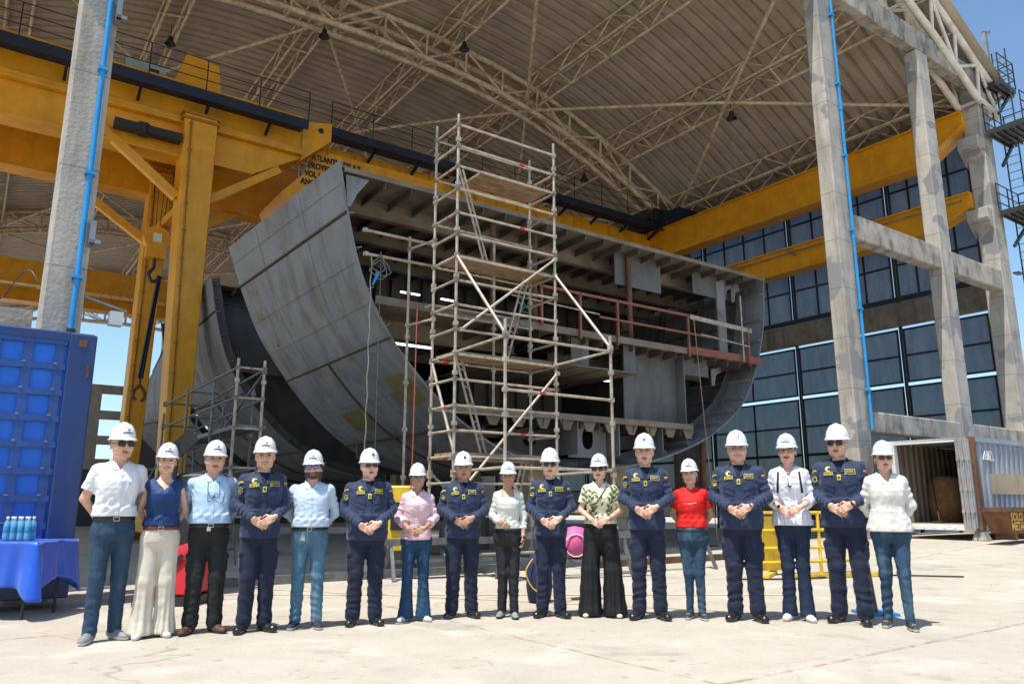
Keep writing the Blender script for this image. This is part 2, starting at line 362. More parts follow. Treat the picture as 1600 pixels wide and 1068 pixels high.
# blue drain pipes on columns
g = MB(); g.path([(18.98, 10.70, 3.0), (18.98, 10.70, 16.6)], .04, 10); g.tube((18.98,10.70,12.0), (18.98,10.70,12.35), .055, 10)
for z in (4, 6.2, 8.4, 10.6, 12.8, 15): g.box(18.90, 19.06, 10.66, 10.78, z, z+.05)
g.build('drain_pipe', M['blue_pipe'], shed)
g = MB(); g.path([(.86, 10.72, 3.1), (.86, 10.72, 8.0)], .035, 10)
for z in (3.9, 5.3, 6.8): g.box(.80, .92, 10.66, 10.77, z, z+.04)
g.build('drain_pipe', M['blue_pipe'], shed)
g = MB(); g.tube((.86, 10.72, 8.0), (.86, 10.72, 8.3), .05, 10); g.tube((.86, 10.72, 3.0), (.86, 10.72, 3.25), .05, 10)
g.build('pipe_collar', M['black'], shed)
for z in (7.55, 4.35):
    g = MB(); g.box(.93, .99, 10.55, 10.77, z, z+.3); g.box(.93, 1.06, 10.55, 10.6, z, z+.05); g.build('pipe_bracket', M['grey_metal'], shed)
# runway beams (right wall) and the left one
def ibeam(u, v0, v1, z0, z1, wd, name='runway_beam', m='crane'):
    g = MB(); t = .05
    g.box(u-wd*.35, u+wd*.35, v0, v1, z0+t, z1-t); g.box(u-wd/2, u+wd/2, v0, v1, z1-t, z1); g.box(u-wd/2, u+wd/2, v0, v1, z0, z0+t)
    for i in range(int((v1-v0)/4.6)+1): g.box(u-wd*.37, u+wd*.37, v0+i*4.6, v0+i*4.6+.04, z0+t, z1-t)
    return g.build(name, M[m], shed)
def runway(u, v0, v1, z0, z1, wd):
    g = MB(); t = .06
    # deep plate girder with a tapered front end
    n0 = v0+1.5
    g.prism([(v0, z1-t), (v0, z1-.55), (n0, z0+t), (v1, z0+t), (v1, z1-t)], 'u', u-wd*.3, u+wd*.3)
    g.box(u-wd/2, u+wd/2, v0, v1, z1-t, z1); g.box(u-wd/2, u+wd/2, n0, v1, z0, z0+t)
    g.beam((u, v0, z1-.58), (u, n0, z0+.03), wd, .05)
    for i in range(1, 14):
        v = v0+i*3.2
        if v > n0 and v < v1: g.box(u-wd*.33, u+wd*.33, v, v+.04, z0+t, z1-t)
    return g.build('runway_beam', M['crane'], shed)
runway(28.3, 11.3, 88, 13.55, 15.1, .8)
runway(28.4, 11.4, 88, 10.95, 12.05, .7)
g = MB(); g.tube((28.0, 11.6, 11.75), (28.0, 40, 11.75), .03, 6)
for i in range(9): g.beam((28.06, 12.5+i*3, 11.6), (28.06, 12.9+i*3, 11.95), .06, .1)
g.build('power_rail', M['grey_metal'], shed)
g = MB(); g.box(-6.9, -6.1, 11.5, 88, 13.55, 15.1); g.build('runway_beam', M['crane'], shed)
# ---------------- netting wall on the right side ----------------
scr = Thing('netting_wall', 'tall dark blue framed netting wall along the right side of the shed', 'wall', (30.0, 11.9, 0))
PV = [11.95, 15.35, 20.1, 25.1, 29.9, 34.7, 39.5, 44.3, 49.1, 53.9]
tiers = [(12.25, 15.2), (9.15, 12.1), (5.85, 7.95), (3.25, 5.65), (.5, 3.2)]
# the lower row stands in one frame, so the middle gap is narrow
posts = MB()
for a in PV: posts.box(30.0, 30.12, a-.05, a+.05, 0, 15.3)
posts.build('post', M['frame_dark'], scr)
for ti, (z0, z1) in enumerate(tiers):
    for a, b in zip(PV[:-1], PV[1:]):
        if b > 45: continue
        a2, b2 = a+.125, b-.125; nc = 2 if b-a < 4 else 2; nc = 4 if ti < 2 else nc if ti else nc
        pn = MB(); rows = 2; nn = 10
        # gently billowing sheet
        vs_ = []; cols = 24; rw = 12
        for j in range(rw+1):
            for i in range(cols+1):
                fx = i/cols; fz = j/rw
                bl = .05*math.sin(math.pi*((fx*nc) % 1))*math.sin(math.pi*((fz*rows) % 1)) * (1+.4*math.sin(7*a+3*i+j))
                vs_.append((30.05+bl, a2+(b2-a2)*fx, z0+(z1-z0)*fz))
        pn.add(vs_, [(j*(cols+1)+i, j*(cols+1)+i+1, (j+1)*(cols+1)+i+1, (j+1)*(cols+1)+i) for j in range(rw) for i in range(cols)], smooth=True)
        p = pn.build('netting_panel', M['tarp'], scr)
        fr = MB(); w_ = .035
        for i in range(nc+1):
            v_ = a2+(b2-a2)*i/nc; fr.box(29.98, 30.03, v_-w_, v_+w_, z0, z1)
        for j in range(rows+1):
            z_ = z0+(z1-z0)*j/rows; fr.box(29.975, 30.035, a2-w_, b2+w_, z_-w_, z_+w_)
        fr.build('panel_frame', M['frame_dark'], scr)
g = MB(); g.box(29.72, 29.82, 11.9, 26, 9.05, 9.25); g.build('edge_rail', M['frame_dark'], scr)
# sand heap seen through the netting
def heap(name, lab, cat, c, r, h, m, seed=0):
    rs = random.Random(seed); g = MB(); n = 40; k = 12; vs_ = [(c[0], c[1], h)]
    for j in range(1, k+1):
        for i in range(n):
            t = 2*math.pi*i/n; rr = r*j/k*(1+.12*math.sin(3*t+seed)+.06*math.sin(7*t)); vs_.append((c[0]+rr*math.cos(t), c[1]+rr*math.sin(t), h*max(0, 1-(j/k)**1.15)+rs.uniform(-.05,.05)*(j < k)))
    fs = [(0, 1+i, 1+(i+1) % n) for i in range(n)] + [(1+(j-1)*n+i, 1+j*n+i, 1+j*n+(i+1) % n, 1+(j-1)*n+(i+1) % n) for j in range(1, k) for i in range(n)]
    g.add(vs_, fs, smooth=True); o = g.build(name, m); tag(o, lab, cat); return o
x, y = XY(37, 22)
M['sand'] = mat('sand', (.42,.33,.22), (.34,.26,.17), 2, .95, bump=.5)
heap('sand_heap', 'tan sand heap behind the blue netting wall', 'heap', (x, y), 6, 4.2, M['sand'], 3)

# ---------------- steel landings and ladder on the corner column ----------------
def landing(z, u0, u1, v0, v1, lab):
    t = Thing('steel_landing', lab, 'landing', (29.2, 10.7, z), group='steel landings on the corner column')
    g = MB(); g.box(u0, u1, v0, v1, z-.18, z); 
    for i in range(6): 
        f = v0+(v1-v0)*(i+.5)/6; g.box(u0, u1, f-.02, f+.02, z-.26, z-.18)
    g.build('platform', M['black_steel'], t)
    for p, q in (((28.9, v0+.2, z-1.3), (u1-.1, v0+.2, z-.2)), ((28.9, v1-.2, z-1.3), (u1-.1, v1-.2, z-.2))):
        MB().beam(p, q, .08, .1).build('bracket', M['black_steel'], t)
    g = MB(); H_ = 1.05
    cor = [(u0, v0), (u1, v0), (u1, v1), (u0, v1)]
    for (a, b) in ((0, 1), (1, 2), (2, 3)):
        p, q = cor[a], cor[b]; L = math.hypot(q[0]-p[0], q[1]-p[1]); n = max(1, int(L/.75))
        for i in range(n+1):
            x_, y_ = p[0]+(q[0]-p[0])*i/n, p[1]+(q[1]-p[1])*i/n; g.tube((x_, y_, z), (x_, y_, z+H_), .024, 6)
        for hh in (.35, .7, 1.05): g.tube((p[0], p[1], z+hh), (q[0], q[1], z+hh), .022, 6)
    g.build('guardrail', M['black_steel'], t)
landing(16.2, 28.9, 30.2, 10.2, 11.2, 'topmost and smallest of the three black steel landings on the corner column')
landing(14.2, 28.4, 30.1, 9.5, 10.7, 'middle black steel landing on the corner column beside the upper yellow beam end')
landing(11.2, 28.6, 30.4, 9.5, 10.7, 'lowest black steel landing on the corner column beside the lower yellow beam end')
t = Thing('wall_ladder', 'long black caged ladder running down the corner column', 'ladder', (29.4, 10.4, 0))
g = MB()
for d in (-.22, .22): g.tube((29.5, 10.35+d, 2.5), (29.5, 10.35+d, 17.6), .025, 6)
g.build('rail', M['black_steel'], t); g = MB()
for i in range(50): g.tube((29.5, 10.13, 2.6+i*.3), (29.5, 10.57, 2.6+i*.3), .013, 5)
g.build('rungs', M['black_steel'], t)
g = MB(); g.box(29.1, 29.5, 10.55, 10.75, 5, 5.05); g.box(29.1, 29.5, 10.55, 10.75, 9, 9.05); g.build('bracket', M['black_steel'], t)
o = MB(); o.box(29.0, 29.17, 10.5, 10.65, 16.5, 18.3); o.tube((29.08,10.57,18.3), (29.5,10.57,18.5), .1, 8); o.build('vent_duct', M['grey_metal'], shed)
# ---------------- text helper ----------------
def text_geo(s, size, align='LEFT', bold=0.0):
    cu = bpy.data.curves.new('txt', 'FONT'); cu.body = s; cu.size = size; cu.align_x = align; cu.offset = bold; cu.space_line = .95
    o = bpy.data.objects.new('txt', cu); lnk(o); bpy.context.view_layer.update()
    me = bpy.data.meshes.new_from_object(o); vs = [tuple(v.co) for v in me.vertices]; fs = [tuple(p.vertices) for p in me.polygons]
    bpy.data.objects.remove(o); bpy.data.meshes.remove(me); return vs, fs
def add_text(g, s, size, fn, align='LEFT', bold=0.0, mi=None):
    vs, fs = text_geo(s, size, align, bold); g.add([fn(p[0], p[1]) for p in vs], fs, mi)
# ---------------- cranes ----------------
def girder(t, v0, v1, u0, u1, z0, z1, m='crane', ribs=4.0, name='girder'):
    g = MB(); g.box(u0, u1, v0+.06, v1-.06, z0+.05, z1-.05); g.box(u0, u1, v0, v1, z1-.05, z1); g.box(u0, u1, v0, v1, z0, z0+.05)
    n = int((u1-u0)/ribs)
    return g.build(name, M[m], t)
def walkway(t, u0, u1, v0, z, wd=.9, side=-1):
    g = MB(); a, b = (v0-wd, v0) if side < 0 else (v0, v0+wd)
    g.box(u0, u1, a, b, z-.06, z); g.box(u0, u1, a-.04, a, z-.30, z+.04)
    for i in range(int((u1-u0)/2.0)+1): g.beam((u0+i*2.0, b, z-.5), (u0+i*2.0, a, z-.1), .08, .12)
    g.build('walkway', M['walkway'], t)
    g = MB(); n = int((u1-u0)/1.6)
    for i in range(n+1): g.tube((u0+(u1-u0)*i/n, a, z), (u0+(u1-u0)*i/n, a, z+1.1), .02, 5)
    for h in (.4, .75, 1.1): g.tube((u0, a, z+h), (u1, a, z+h), .018, 5)
    g.build('handrail', M['black_steel'], t)
cr = Thing('gantry_crane', 'yellow semi gantry crane with two box legs and a slanted lettered girder end', 'crane', (4.8, 25, 0))
g = MB(); g.prism([(-7, 12.0), (6.7, 12.0), (8.3, 13.0), (8.3, 14.5), (-7, 14.5)], 'v', 24.6, 25.2); g.box(-7, 8.3, 24.5, 25.3, 14.45, 14.55); g.box(-7, 6.7, 24.5, 25.3, 11.95, 12.01); g.build('girder', M['crane'], cr)
g = MB(); g.prism([(8.3, 14.35), (9.35, 14.6), (9.35, 13.9), (8.3, 12.9)], 'v', 24.5, 25.3)      # end plate with hole
g.build('end_bracket', M['crane'], cr)
g = MB(); g.tube((8.95, 24.49, 14.2), (8.95, 24.46, 14.2), .1, 14); g.build('bracket_hole', M['black'], cr)
g = MB(); g.box(-7, 8.3, 24.35, 24.55, 13.05, 13.12); g.box(-7, 8.3, 24.42, 24.55, 13.12, 13.3); g.build('girder_rail', M['crane'], cr)
girder(cr, 28.2, 29.0, -7, 9.4, 11.9, 14.2)
walkway(cr, -7, 8.2, 24.5, 13.98, .8)
for u in (-6.5, -1.8, 2.9): 
    g = MB(); g.box(u, u+.5, 25.25, 28.2, 13.1, 13.9); g.build('cross_tie', M['crane'], cr)
# slanted end carriage with the four lines of lettering
g = MB(); g.prism([(8.0, 12.0), (9.6, 13.85), (14.5, 13.85), (14.5, 12.6), (10.5, 11.4), (8.4, 11.4)], 'v', 25.3, 28.2)
g.build('end_carriage', M['crane'], cr)
g = MB()
for i, s_ in enumerate(('ATLANTIC DE A.S', 'PROYECTOS BRAS', 'VOL JARDY BE ITG', 'ANO DE FABR')):
    add_text(g, s_, .30, lambda x, y, i=i: (8.95 + x*.80 - i*.12, 25.27, 13.42 - i*.34 + y), bold=.014)
g.build('lettering', M['black'], cr)
# tapered box legs
def leg(t, v, u_top, w_top, u_bot, w_bot, z0, z1, d):
    g = MB(); vs = []
    for (u, w_, z) in ((u_bot, w_bot, z0), (u_top, w_top, z1)):
        for i, j in ((-1,-1),(1,-1),(1,1),(-1,1)): vs.append((u+i*w_/2, v+j*d/2, z))
    g.add(vs, [(3,2,1,0),(4,5,6,7),(0,1,5,4),(1,2,6,5),(2,3,7,6),(3,0,4,7)])
    o = g.build('leg', M['crane'], t, bevel=.02)
    g = MB(); g.tube((u_bot-w_bot*.3, v-d/2-.03, z0), (u_top-w_top*.3, v-d/2-.03, z1-.2), .03, 6)
    for i in range(14):
        f = (i+.5)/14; u = (u_bot-w_bot*.3)*(1-f)+(u_top-w_top*.3)*f; g.box(u-.06, u+.06, v-d/2-.05, v-d/2, z0+(z1-z0)*f, z0+(z1-z0)*f+.05)
    g.build('cable_run', M['crane_bolt'], (o, t.base))
    g = MB(); g.box(u_top-w_top*.56, u_top+w_top*.56, v-d*.56, v+d*.56, z1-.1, z1); g.box(u_top-w_top*.56, u_top+w_top*.56, v-d*.56, v+d*.56, z1-.28, z1-.2); g.build('flange', M['crane_bolt'], (o, t.base))
    return o
leg(cr, 24.6, 4.85, 1.02, 4.98, .62, .9, 13.4, .95)
leg(cr, 28.4, 4.5, .72, 4.35, .60, .9, 13.0, .8)
g = MB(); g.box(4.2, 5.3, 23.2, 30, .35, .95)
for v in (23.6, 24.6, 28.4, 29.4): g.tube((4.55, v, .3), (4.95, v, .3), .3, 14)
g.build('bogie', M['crane'], cr)
for p, q in (((5.2, 24.6, 10.6), (7.6, 24.7, 12.4)), ((4.4, 24.6, 10.6), (1.4, 24.7, 12.9)), ((4.7, 28.4, 10.2), (7.4, 28.5, 12.1)), ((4.2, 28.4, 10.2), (1.5, 28.5, 12.0)), ((4.7, 24.9, 10.5), (4.5, 28.1, 10.5))):
    MB().beam(p, q, .26, .26).build('brace', M['crane'], cr)
g = MB(); g.prism([(4.0, 14.35), (5.7, 14.35), (5.5, 15.9), (4.45, 16.1)], 'v', 25.3, 27.2); g.build('trolley_house', M['crane'], cr)

g = MB(); g.box(2.6, 3.8, 25.0, 25.6, 14.6, 15.1); g.box(3.3, 3.6, 24.96, 25.0, 14.8, 14.92, 1); g.build('control_cabinet', [M['pale_blue'], M['black']], cr)
g = MB(); g.box(2.4, 4.3, 24.0, 24.35, 12.25, 12.5); g.tube((3.2,24.15,12.2),(3.2,24.15,12.55),.2,10); g.build('cable_reel', M['black'], cr)
# hook block hanging between the legs
hk = Thing('crane_hook_block', 'yellow hook block hanging on steel ropes between the crane legs', 'hook', (4.35, 27.0, 0), group=None)
g = MB()
for d in (-.16, -.06, .06, .16): g.tube((4.35+d, 27, 10.2), (4.35+d*1.6, 27, 12.2), .012, 5)
g.build('rope', M['black_steel'], hk)
g = MB(); g.tube((4.35, 26.85, 9.9), (4.35, 27.15, 9.9), .42, 22); g.box(4.05, 4.65, 26.82, 27.18, 9.2, 9.9); g.build('block', M['crane'], hk)
g = MB(); g.box(4.22, 4.48, 26.80, 26.84, 9.75, 10.05); g.build('data_plate', M['white'], hk)
g = MB(); g.path([(4.35,27,9.2),(4.35,27,8.9),(4.2,27,8.65),(4.3,27,8.4),(4.5,27,8.45),(4.52,27,8.6)], .06, 8); g.build('hook', M['black_steel'], hk)
sg = Thing('lifting_sling', 'dark blue webbing sling with a shackle hook hanging low beside the crane leg', 'sling', (4.2, 26.2, 0))
g = MB(); g.beam((4.45, 26.5, 8.5), (4.12, 26.2, 5.0), .05, .09); g.beam((4.5, 26.55, 8.5), (4.20, 26.2, 5.0), .05, .09); g.build('webbing', M['walkway'], sg)
g = MB(); g.path([(4.16,26.2,5.0),(4.16,26.2,4.75)], .04, 6); g.path([(4.16,26.2,4.78),(4.0,26.2,4.6),(4.0,26.2,4.4),(4.1,26.2,4.3)], .055, 8); g.path([(4.16,26.2,4.78),(4.32,26.2,4.6),(4.32,26.2,4.38),(4.24,26.2,4.28)], .055, 8); g.build('hook', M['rust'], sg)
# long bridge crane behind, across the whole bay
br = Thing('bridge_crane', 'long yellow bridge crane girder with dark navy walkway spanning to the right runway', 'crane', (15, 27, 14))
girder(br, 27.0, 27.8, 9.7, 28.2, 13.6, 14.95)
walkway(br, 9.9, 29.0, 27.0, 15.25, 1.0)
g = MB()
for i in range(16): g.box(10.2+i*1.15, 10.26+i*1.15, 26.96, 27.0, 14.0, 14.95)
g.build('stiffener', M['crane'], br)
g = MB(); g.box(12.9, 14.0, 26.94, 27.0, 14.25, 14.55); g.build('name_plate', M['white'], br)
g = MB(); g.box(27.6, 29.0, 24.5, 29.5, 15.12, 15.7); g.build('end_truck', M['walkway'], br)
g = MB(); g.box(27.4, 28.6, 26, 26.9, 15.4, 16.1); g.box(26.9, 27.3, 26, 26.9, 15.4, 15.9); g.build('motor', M['black_steel'], br)
bk = Thing('bridge_crane', 'plain far yellow bridge crane girder at the open back of the shed', 'crane', (8, 55, 13))
girder(bk, 54.5, 55.6, -6.5, 29, 13.4, 15.1)
girder(bk, 50.5, 51.4, -6.5, 29, 13.5, 14.9)

# ---------------- hull sections ----------------
HL = [(5.34,7.82),(5.47,7.2),(5.6,6.6),(5.92,5.53),(6.45,4.57),(7.04,3.85),(7.8,3.13),(8.58,2.60),(9.56,2.16),(11.4,1.88),(13.39,2.05),(15.25,2.55),(16.56,3.17),(17.57,3.96),(18.25,5.1),(18.66,6.41),(18.80,7.82)]
def smooth_poly(P, k=4):
    out = []
    for i in range(len(P)-1):
        p0 = P[max(i-1, 0)]; p1 = P[i]; p2 = P[i+1]; p3 = P[min(i+2, len(P)-1)]
        for j in range(k):
            t = j/k; out.append(tuple(.5*((2*p1[a]) + (-p0[a]+p2[a])*t + (2*p0[a]-5*p1[a]+4*p2[a]-p3[a])*t*t + (-p0[a]+3*p1[a]-3*p2[a]+p3[a])*t**3) for a in (0, 1)))
    return out + [P[-1]]
def hull(v0, v1, du0, du1, lab, front=True, ztop=7.82, group='ship hull sections'):
    t = Thing('hull_section', lab, 'ship section', (12, v0, 0), group=group)
    C_ = smooth_poly(HL, 4); n = len(C_); g = MB(); nv = 8; th = .035
    cu = 12.1
    def inset(i, d):
        a = C_[max(i-1, 0)]; b = C_[min(i+1, n-1)]; dx, dz = b[0]-a[0], b[1]-a[1]; L = math.hypot(dx, dz); return (C_[i][0]-dz/L*d, C_[i][1]+dx/L*d)
    def pt(P_, f): s_ = (du0*(1-f)+du1*f)*min(1, max(-.7, (P_[1]-5.9)/1.9)); return (P_[0] + (s_ if P_[0] < cu else -s_)*min(1, abs(P_[0]-cu)/2), v0+(v1-v0)*f, P_[1])
    O = [[pt(C_[i], j/nv) for i in range(n)] for j in range(nv+1)]; I = [[pt(inset(i, th), j/nv) for i in range(n)] for j in range(nv+1)]
    vs = [p for r_ in O for p in r_] + [p for r_ in I for p in r_]; off = (nv+1)*n
    fs = []
    for j in range(nv):
        for i in range(n-1):
            fs.append((j*n+i, (j+1)*n+i, (j+1)*n+i+1, j*n+i+1)); fs.append((off+j*n+i, off+j*n+i+1, off+(j+1)*n+i+1, off+(j+1)*n+i))
    g.add(vs, fs, smooth=True)
    fe = []
    for j, s_ in ((0, 1), (nv, -1)):
        for i in range(n-1): fe.append((j*n+i, j*n+i+1, off+j*n+i+1, off+j*n+i))
    for j in range(nv):
        for i in (0, n-1): fe.append((j*n+i, (j+1)*n+i, off+(j+1)*n+i, off+j*n+i))
    g.add(vs, fe, smooth=False)
    g.build('shell_plating', M['hull'], t)
    # weld seams and marks on the outside (real raised welds)
    g = MB()
    def surf(i, f, d=-.012):
        a = inset(i, d); return pt(a, f)
    def seam(i0, f0, i1, f1, r, st=10, mi=0):
        pts = []
        for k in range(st+1):
            q = k/st; ii = i0+(i1-i0)*q; ia = int(ii); fr = ii-ia; a = Vector(surf(min(ia, n-1), f0+(f1-f0)*q)); b = Vector(surf(min(ia+1, n-1), f0+(f1-f0)*q)); pts.append(a.lerp(b, fr))
        g.path(pts, r, 5, mi)
    for i in (7, 17, 27): seam(i, .0, i, 1, .034 if i != 17 else .022, 8)
    for i in (3, 11, 14, 22): seam(i, .0, i, 1, .0028, 8, 1)
    seam(17, .52, 36, .52, .035, 20)
    for f in (.3, .7): seam(0, f, 36, f, .0022, 20, 1)
    g.build('weld_seam', [M['hull_stripe'], M['black_steel']], t)
    if front:
        for (i0, i1, f0, f1) in ((20.4, 23.4, .06, .20), (22.6, 25.2, .55, .74)):
            g = MB(); vs = []; a, b = 8, 6
            for j in range(b+1):
                for k in range(a+1):
                    ii = i0+(i1-i0)*k/a; ia = int(ii); A_ = Vector(surf(ia, f0+(f1-f0)*j/b, -.006)); B_ = Vector(surf(ia+1, f0+(f1-f0)*j/b, -.006)); vs.append(A_.lerp(B_, ii-ia))
            g.add(vs, [(j*(a+1)+k, j*(a+1)+k+1, (j+1)*(a+1)+k+1, (j+1)*(a+1)+k) for j in range(b) for k in range(a)], smooth=True); g.build('primer_patch', M['hull_yellow'], t)
    # frames: curved ribs inside, with longitudinals
    for f in ([.12, .35, .6, .8, .97] if front else [.02, .5, .97]):
        for part in ((0, 34), (34, n-1)):
            g = MB(); vs = []
            w_ = .26
            idx = list(range(part[0], part[1]+1))
            for i in idx:
                for d, ff in ((th, f), (th+w_, f), (th+w_, f+.02/(v1-v0)*1), (th, f+.02/(v1-v0)*1)): vs.append(pt(inset(i, d), min(f+.03 if f == 0 else ff, 1)+ (0 if ff == f else .004)))
            m_ = len(idx); fs = []
            for i in range(m_-1):
                for k in range(4): fs.append((i*4+k, i*4+(k+1) % 4, (i+1)*4+(k+1) % 4, (i+1)*4+k))
            fs += [(0,1,2,3), tuple((m_-1)*4+k for k in (3,2,1,0))]
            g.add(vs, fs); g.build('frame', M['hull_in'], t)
    g = MB()
    for i in list(range(1, 34, 3)) + list(range(36, n-1, 2)):
        a = [inset(i, th), inset(i, th+.15)]
        p0, p1, q0, q1 = pt(a[0], .002), pt(a[1], .002), pt(a[0], .99), pt(a[1], .99)
        dz = .02; g.add([p0, p1, q1, q0, (p0[0], p0[1], p0[2]-dz), (p1[0], p1[1], p1[2]-dz), (q1[0], q1[1], q1[2]-dz), (q0[0], q0[1], q0[2]-dz)], [(0,1,2,3), (7,6,5,4), (0,4,5,1), (1,5,6,2), (2,6,7,3), (3,7,4,0)])
    g.build('longitudinal', M['hull'], t)
    return t, inset
def deck(t, z, u0, u1, v0, v1, name, n_l, m='deck_under', girders=(), stiff=.16):
    g = MB(); g.box(u0, u1, v0, v1, z, z+.02); o = g.build(name, M[m], t)
    g = MB()
    for i in range(n_l):
        u = u0 + (u1-u0)*(i+.5)/n_l
        if z < 6 and (u < 6.7 and z > 4 or u < 9): continue
        g.box(u-.008, u+.008, v0+.03, v1, z-stiff, z); g.box(u-.04, u+.01, v0+.03, v1, z-stiff-.012, z-stiff)
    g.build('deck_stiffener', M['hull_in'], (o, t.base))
    for v in girders:
        g = MB(); q_ = .75 if z < 6 else .12; g.box(u0+q_, u1-q_, v, v+.02, z-.38, z); g.box(u0+q_, u1-q_, v-.08, v+.10, z-.40, z-.38); g.build('deck_girder', M[m], (o, t.base))
    return o
h1, ins = hull(13.5, 20.2, 0, -.32, 'front grey steel hull section with open cut end showing its decks')
MD = 7.62
deck(h1, MD, 5.45, 18.7, 13.45, 20.1, 'main_deck', 22, girders=(14.6, 16.2, 17.8, 19.4))
g = MB(); g.box(5.44, 18.72, 13.42, 13.46, MD-.03, MD+.07); g.build('deck_edge', M['deck_under'], h1)
# middle deck: left part and right part
deck(h1, 5.05, 6.3, 11.3, 13.5, 20, 'middle_deck', 8, girders=(14.8, 17), stiff=.2)
deck(h1, 5.05, 10.9, 18.1, 13.4, 20, 'middle_deck', 14, girders=(14.9, 17.2), stiff=.2)
g = MB(); g.box(6.2, 15.2, 13.36, 13.42, 4.98, 5.14); g.build('deck_edge', M['deck_under'], h1)
g = MB(); g.box(15.25, 18.2, 13.36, 13.42, 5.0, 5.2); g.build('deck_edge', M['red_lead'], h1)
deck(h1, 3.05, 8.5, 15.2, 13.5, 20, 'lower_deck', 12, girders=(15,), stiff=.2)
g = MB(); g.box(8.0, 15.3, 13.44, 13.5, 3.0, 3.14); g.build('deck_edge', M['deck_under'], h1)
for i in range(10):
    u = 8.9+i*.68; g = MB(); g.prism([(u, 3.0), (u+.42, 3.0), (u+.30, 2.78), (u+.12, 2.78)], 'v', 13.55, 13.58); g.build('bracket_plate', M['deck_under'], h1)
deck(h1, 4.25, 9.4, 13.3, 13.3, 16.5, 'mezzanine_deck', 5, stiff=.0)
# girders hanging below the decks
for (u0, u1, z0, z1, v) in ((13.2, 14.9, 6.72, 7.6, 14.0), (16.2, 17.6, 6.95, 7.6, 14.0), (11.35, 11.9, 4.3, 5.0, 13.6), (13.0, 13.4, 4.28, 5.0, 13.55), (15.3, 16.3, 4.5, 5.0, 13.7)):
    g = MB(); g.box(u0, u1, v, v+.03, z0, z1); g.build('web_plate', M['hull_mid'], h1)
for u0 in (9.3, 10.5, 13.6):
    g = MB(); g.tube((u0, 13.9, 5.1), (u0, 13.9, 7.5), .07, 8); g.build('pillar', M['rust'], h1)
# bulkheads
g = MB(); g.box(13.3, 15.25, 13.9, 13.94, 3.1, 4.95); g.box(15.2, 15.24, 13.6, 20, 2.6, 5.0); g.build('bulkhead', M['hull_mid'], h1)
g = MB(); g.box(9.8, 13.3, 16.4, 16.44, 3.1, 5.0)
for i in range(8): g.box(9.9+i*.45, 9.93+i*.45, 16.28, 16.4, 3.1, 5.0)
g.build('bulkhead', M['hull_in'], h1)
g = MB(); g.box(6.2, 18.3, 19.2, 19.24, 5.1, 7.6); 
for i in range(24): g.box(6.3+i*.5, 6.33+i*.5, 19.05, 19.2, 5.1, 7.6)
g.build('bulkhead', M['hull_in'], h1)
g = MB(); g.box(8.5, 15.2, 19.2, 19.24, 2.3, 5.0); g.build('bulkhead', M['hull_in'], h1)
# vertical floor plates in the double bottom with oval manholes
def plate_hole(u0, u1, z0, z1, v, cu_, cz, a, b, m):
    g = MB(); n = 24; vs = []; 
    for vv_ in (v, v+.025):
        for i in range(n):
            t_ = 2*math.pi*i/n; c_, s_ = math.cos(t_), math.sin(t_); vs.append((cu_+a*c_, vv_, cz+b*(math.copysign(abs(s_)**.7, s_))))
        for i in range(n):
            t_ = 2*math.pi*i/n; c_, s_ = math.cos(t_), math.sin(t_); k_ = 1/max(abs(c_), abs(s_)); vs.append((min(max(cu_+k_*c_*(u1-u0)/2 + ((u0+u1)/2-cu_), u0), u1), vv_, min(max((z0+z1)/2+k_*s_*(z1-z0)/2, z0), z1)))
    fs = []
    for i in range(n):
        j = (i+1) % n; fs += [(i, j, n+j, n+i), (2*n+i, 3*n+i, 3*n+j, 2*n+j), (i, 2*n+i, 2*n+j, j), (n+i, n+j, 3*n+j, 3*n+i)]
    g.add(vs, fs); return g.build('floor_plate', m, h1)
plate_hole(11.55, 12.75, 2.2, 2.98, 14.0, 12.15, 2.66, .17, .26, M['hull'])
for (u0, u1) in ((10.2, 11.5), (12.8, 14.3), (14.35, 15.6)): plate_hole(u0, u1, 2.25 if u1 < 14 else 2.5, 2.98, 14.6, (u0+u1)/2, 2.64, .2, .18, M['hull_in'])
for u in (11.5, 12.8, 14.3): g = MB(); g.box(u, u+.03, 13.6, 19, 2.25, 3.0); g.build('floor_plate', M['hull'], h1)
# right side brackets under decks
for u, z in ((17.6, 7.6), (18.0, 7.6), (16.9, 5.0)):
    g = MB(); g.prism([(u, z), (u+.6, z), (u+.55, z-.12), (u+.2, z-.3), (u+.12, z-.6), (u, z-.62)], 'v', 14.1, 14.13); g.build('knee_bracket', M['hull'], h1)
# web frame on the right side (tall)
g = MB(); g.box(17.15, 17.5, 13.95, 14.0, 5.1, 7.6); g.build('web_frame', M['hull'], h1)
# top left bracket
g = MB(); g.prism([(5.5, 7.55), (6.0, 7.55), (5.75, 7.2), (5.62, 6.9), (5.55, 6.9)], 'v', 13.48, 13.52); g.build('knee_bracket', M['hull'], h1)
# lit tube lamps inside
for (u0, u1, z, v) in ((7.5, 8.65, 4.72, 15.5), (7.2, 7.9, 4.4, 16.2), (13.35, 13.9, 4.35, 15), (9.3, 9.9, 6.9, 18.5), (10.6, 11.0, 6.9, 18.5)):
    g = MB(); g.tube((u0, v, z), (u1, v, z), .028, 8); g.build('tube_lamp', M['tube_lamp'], h1)
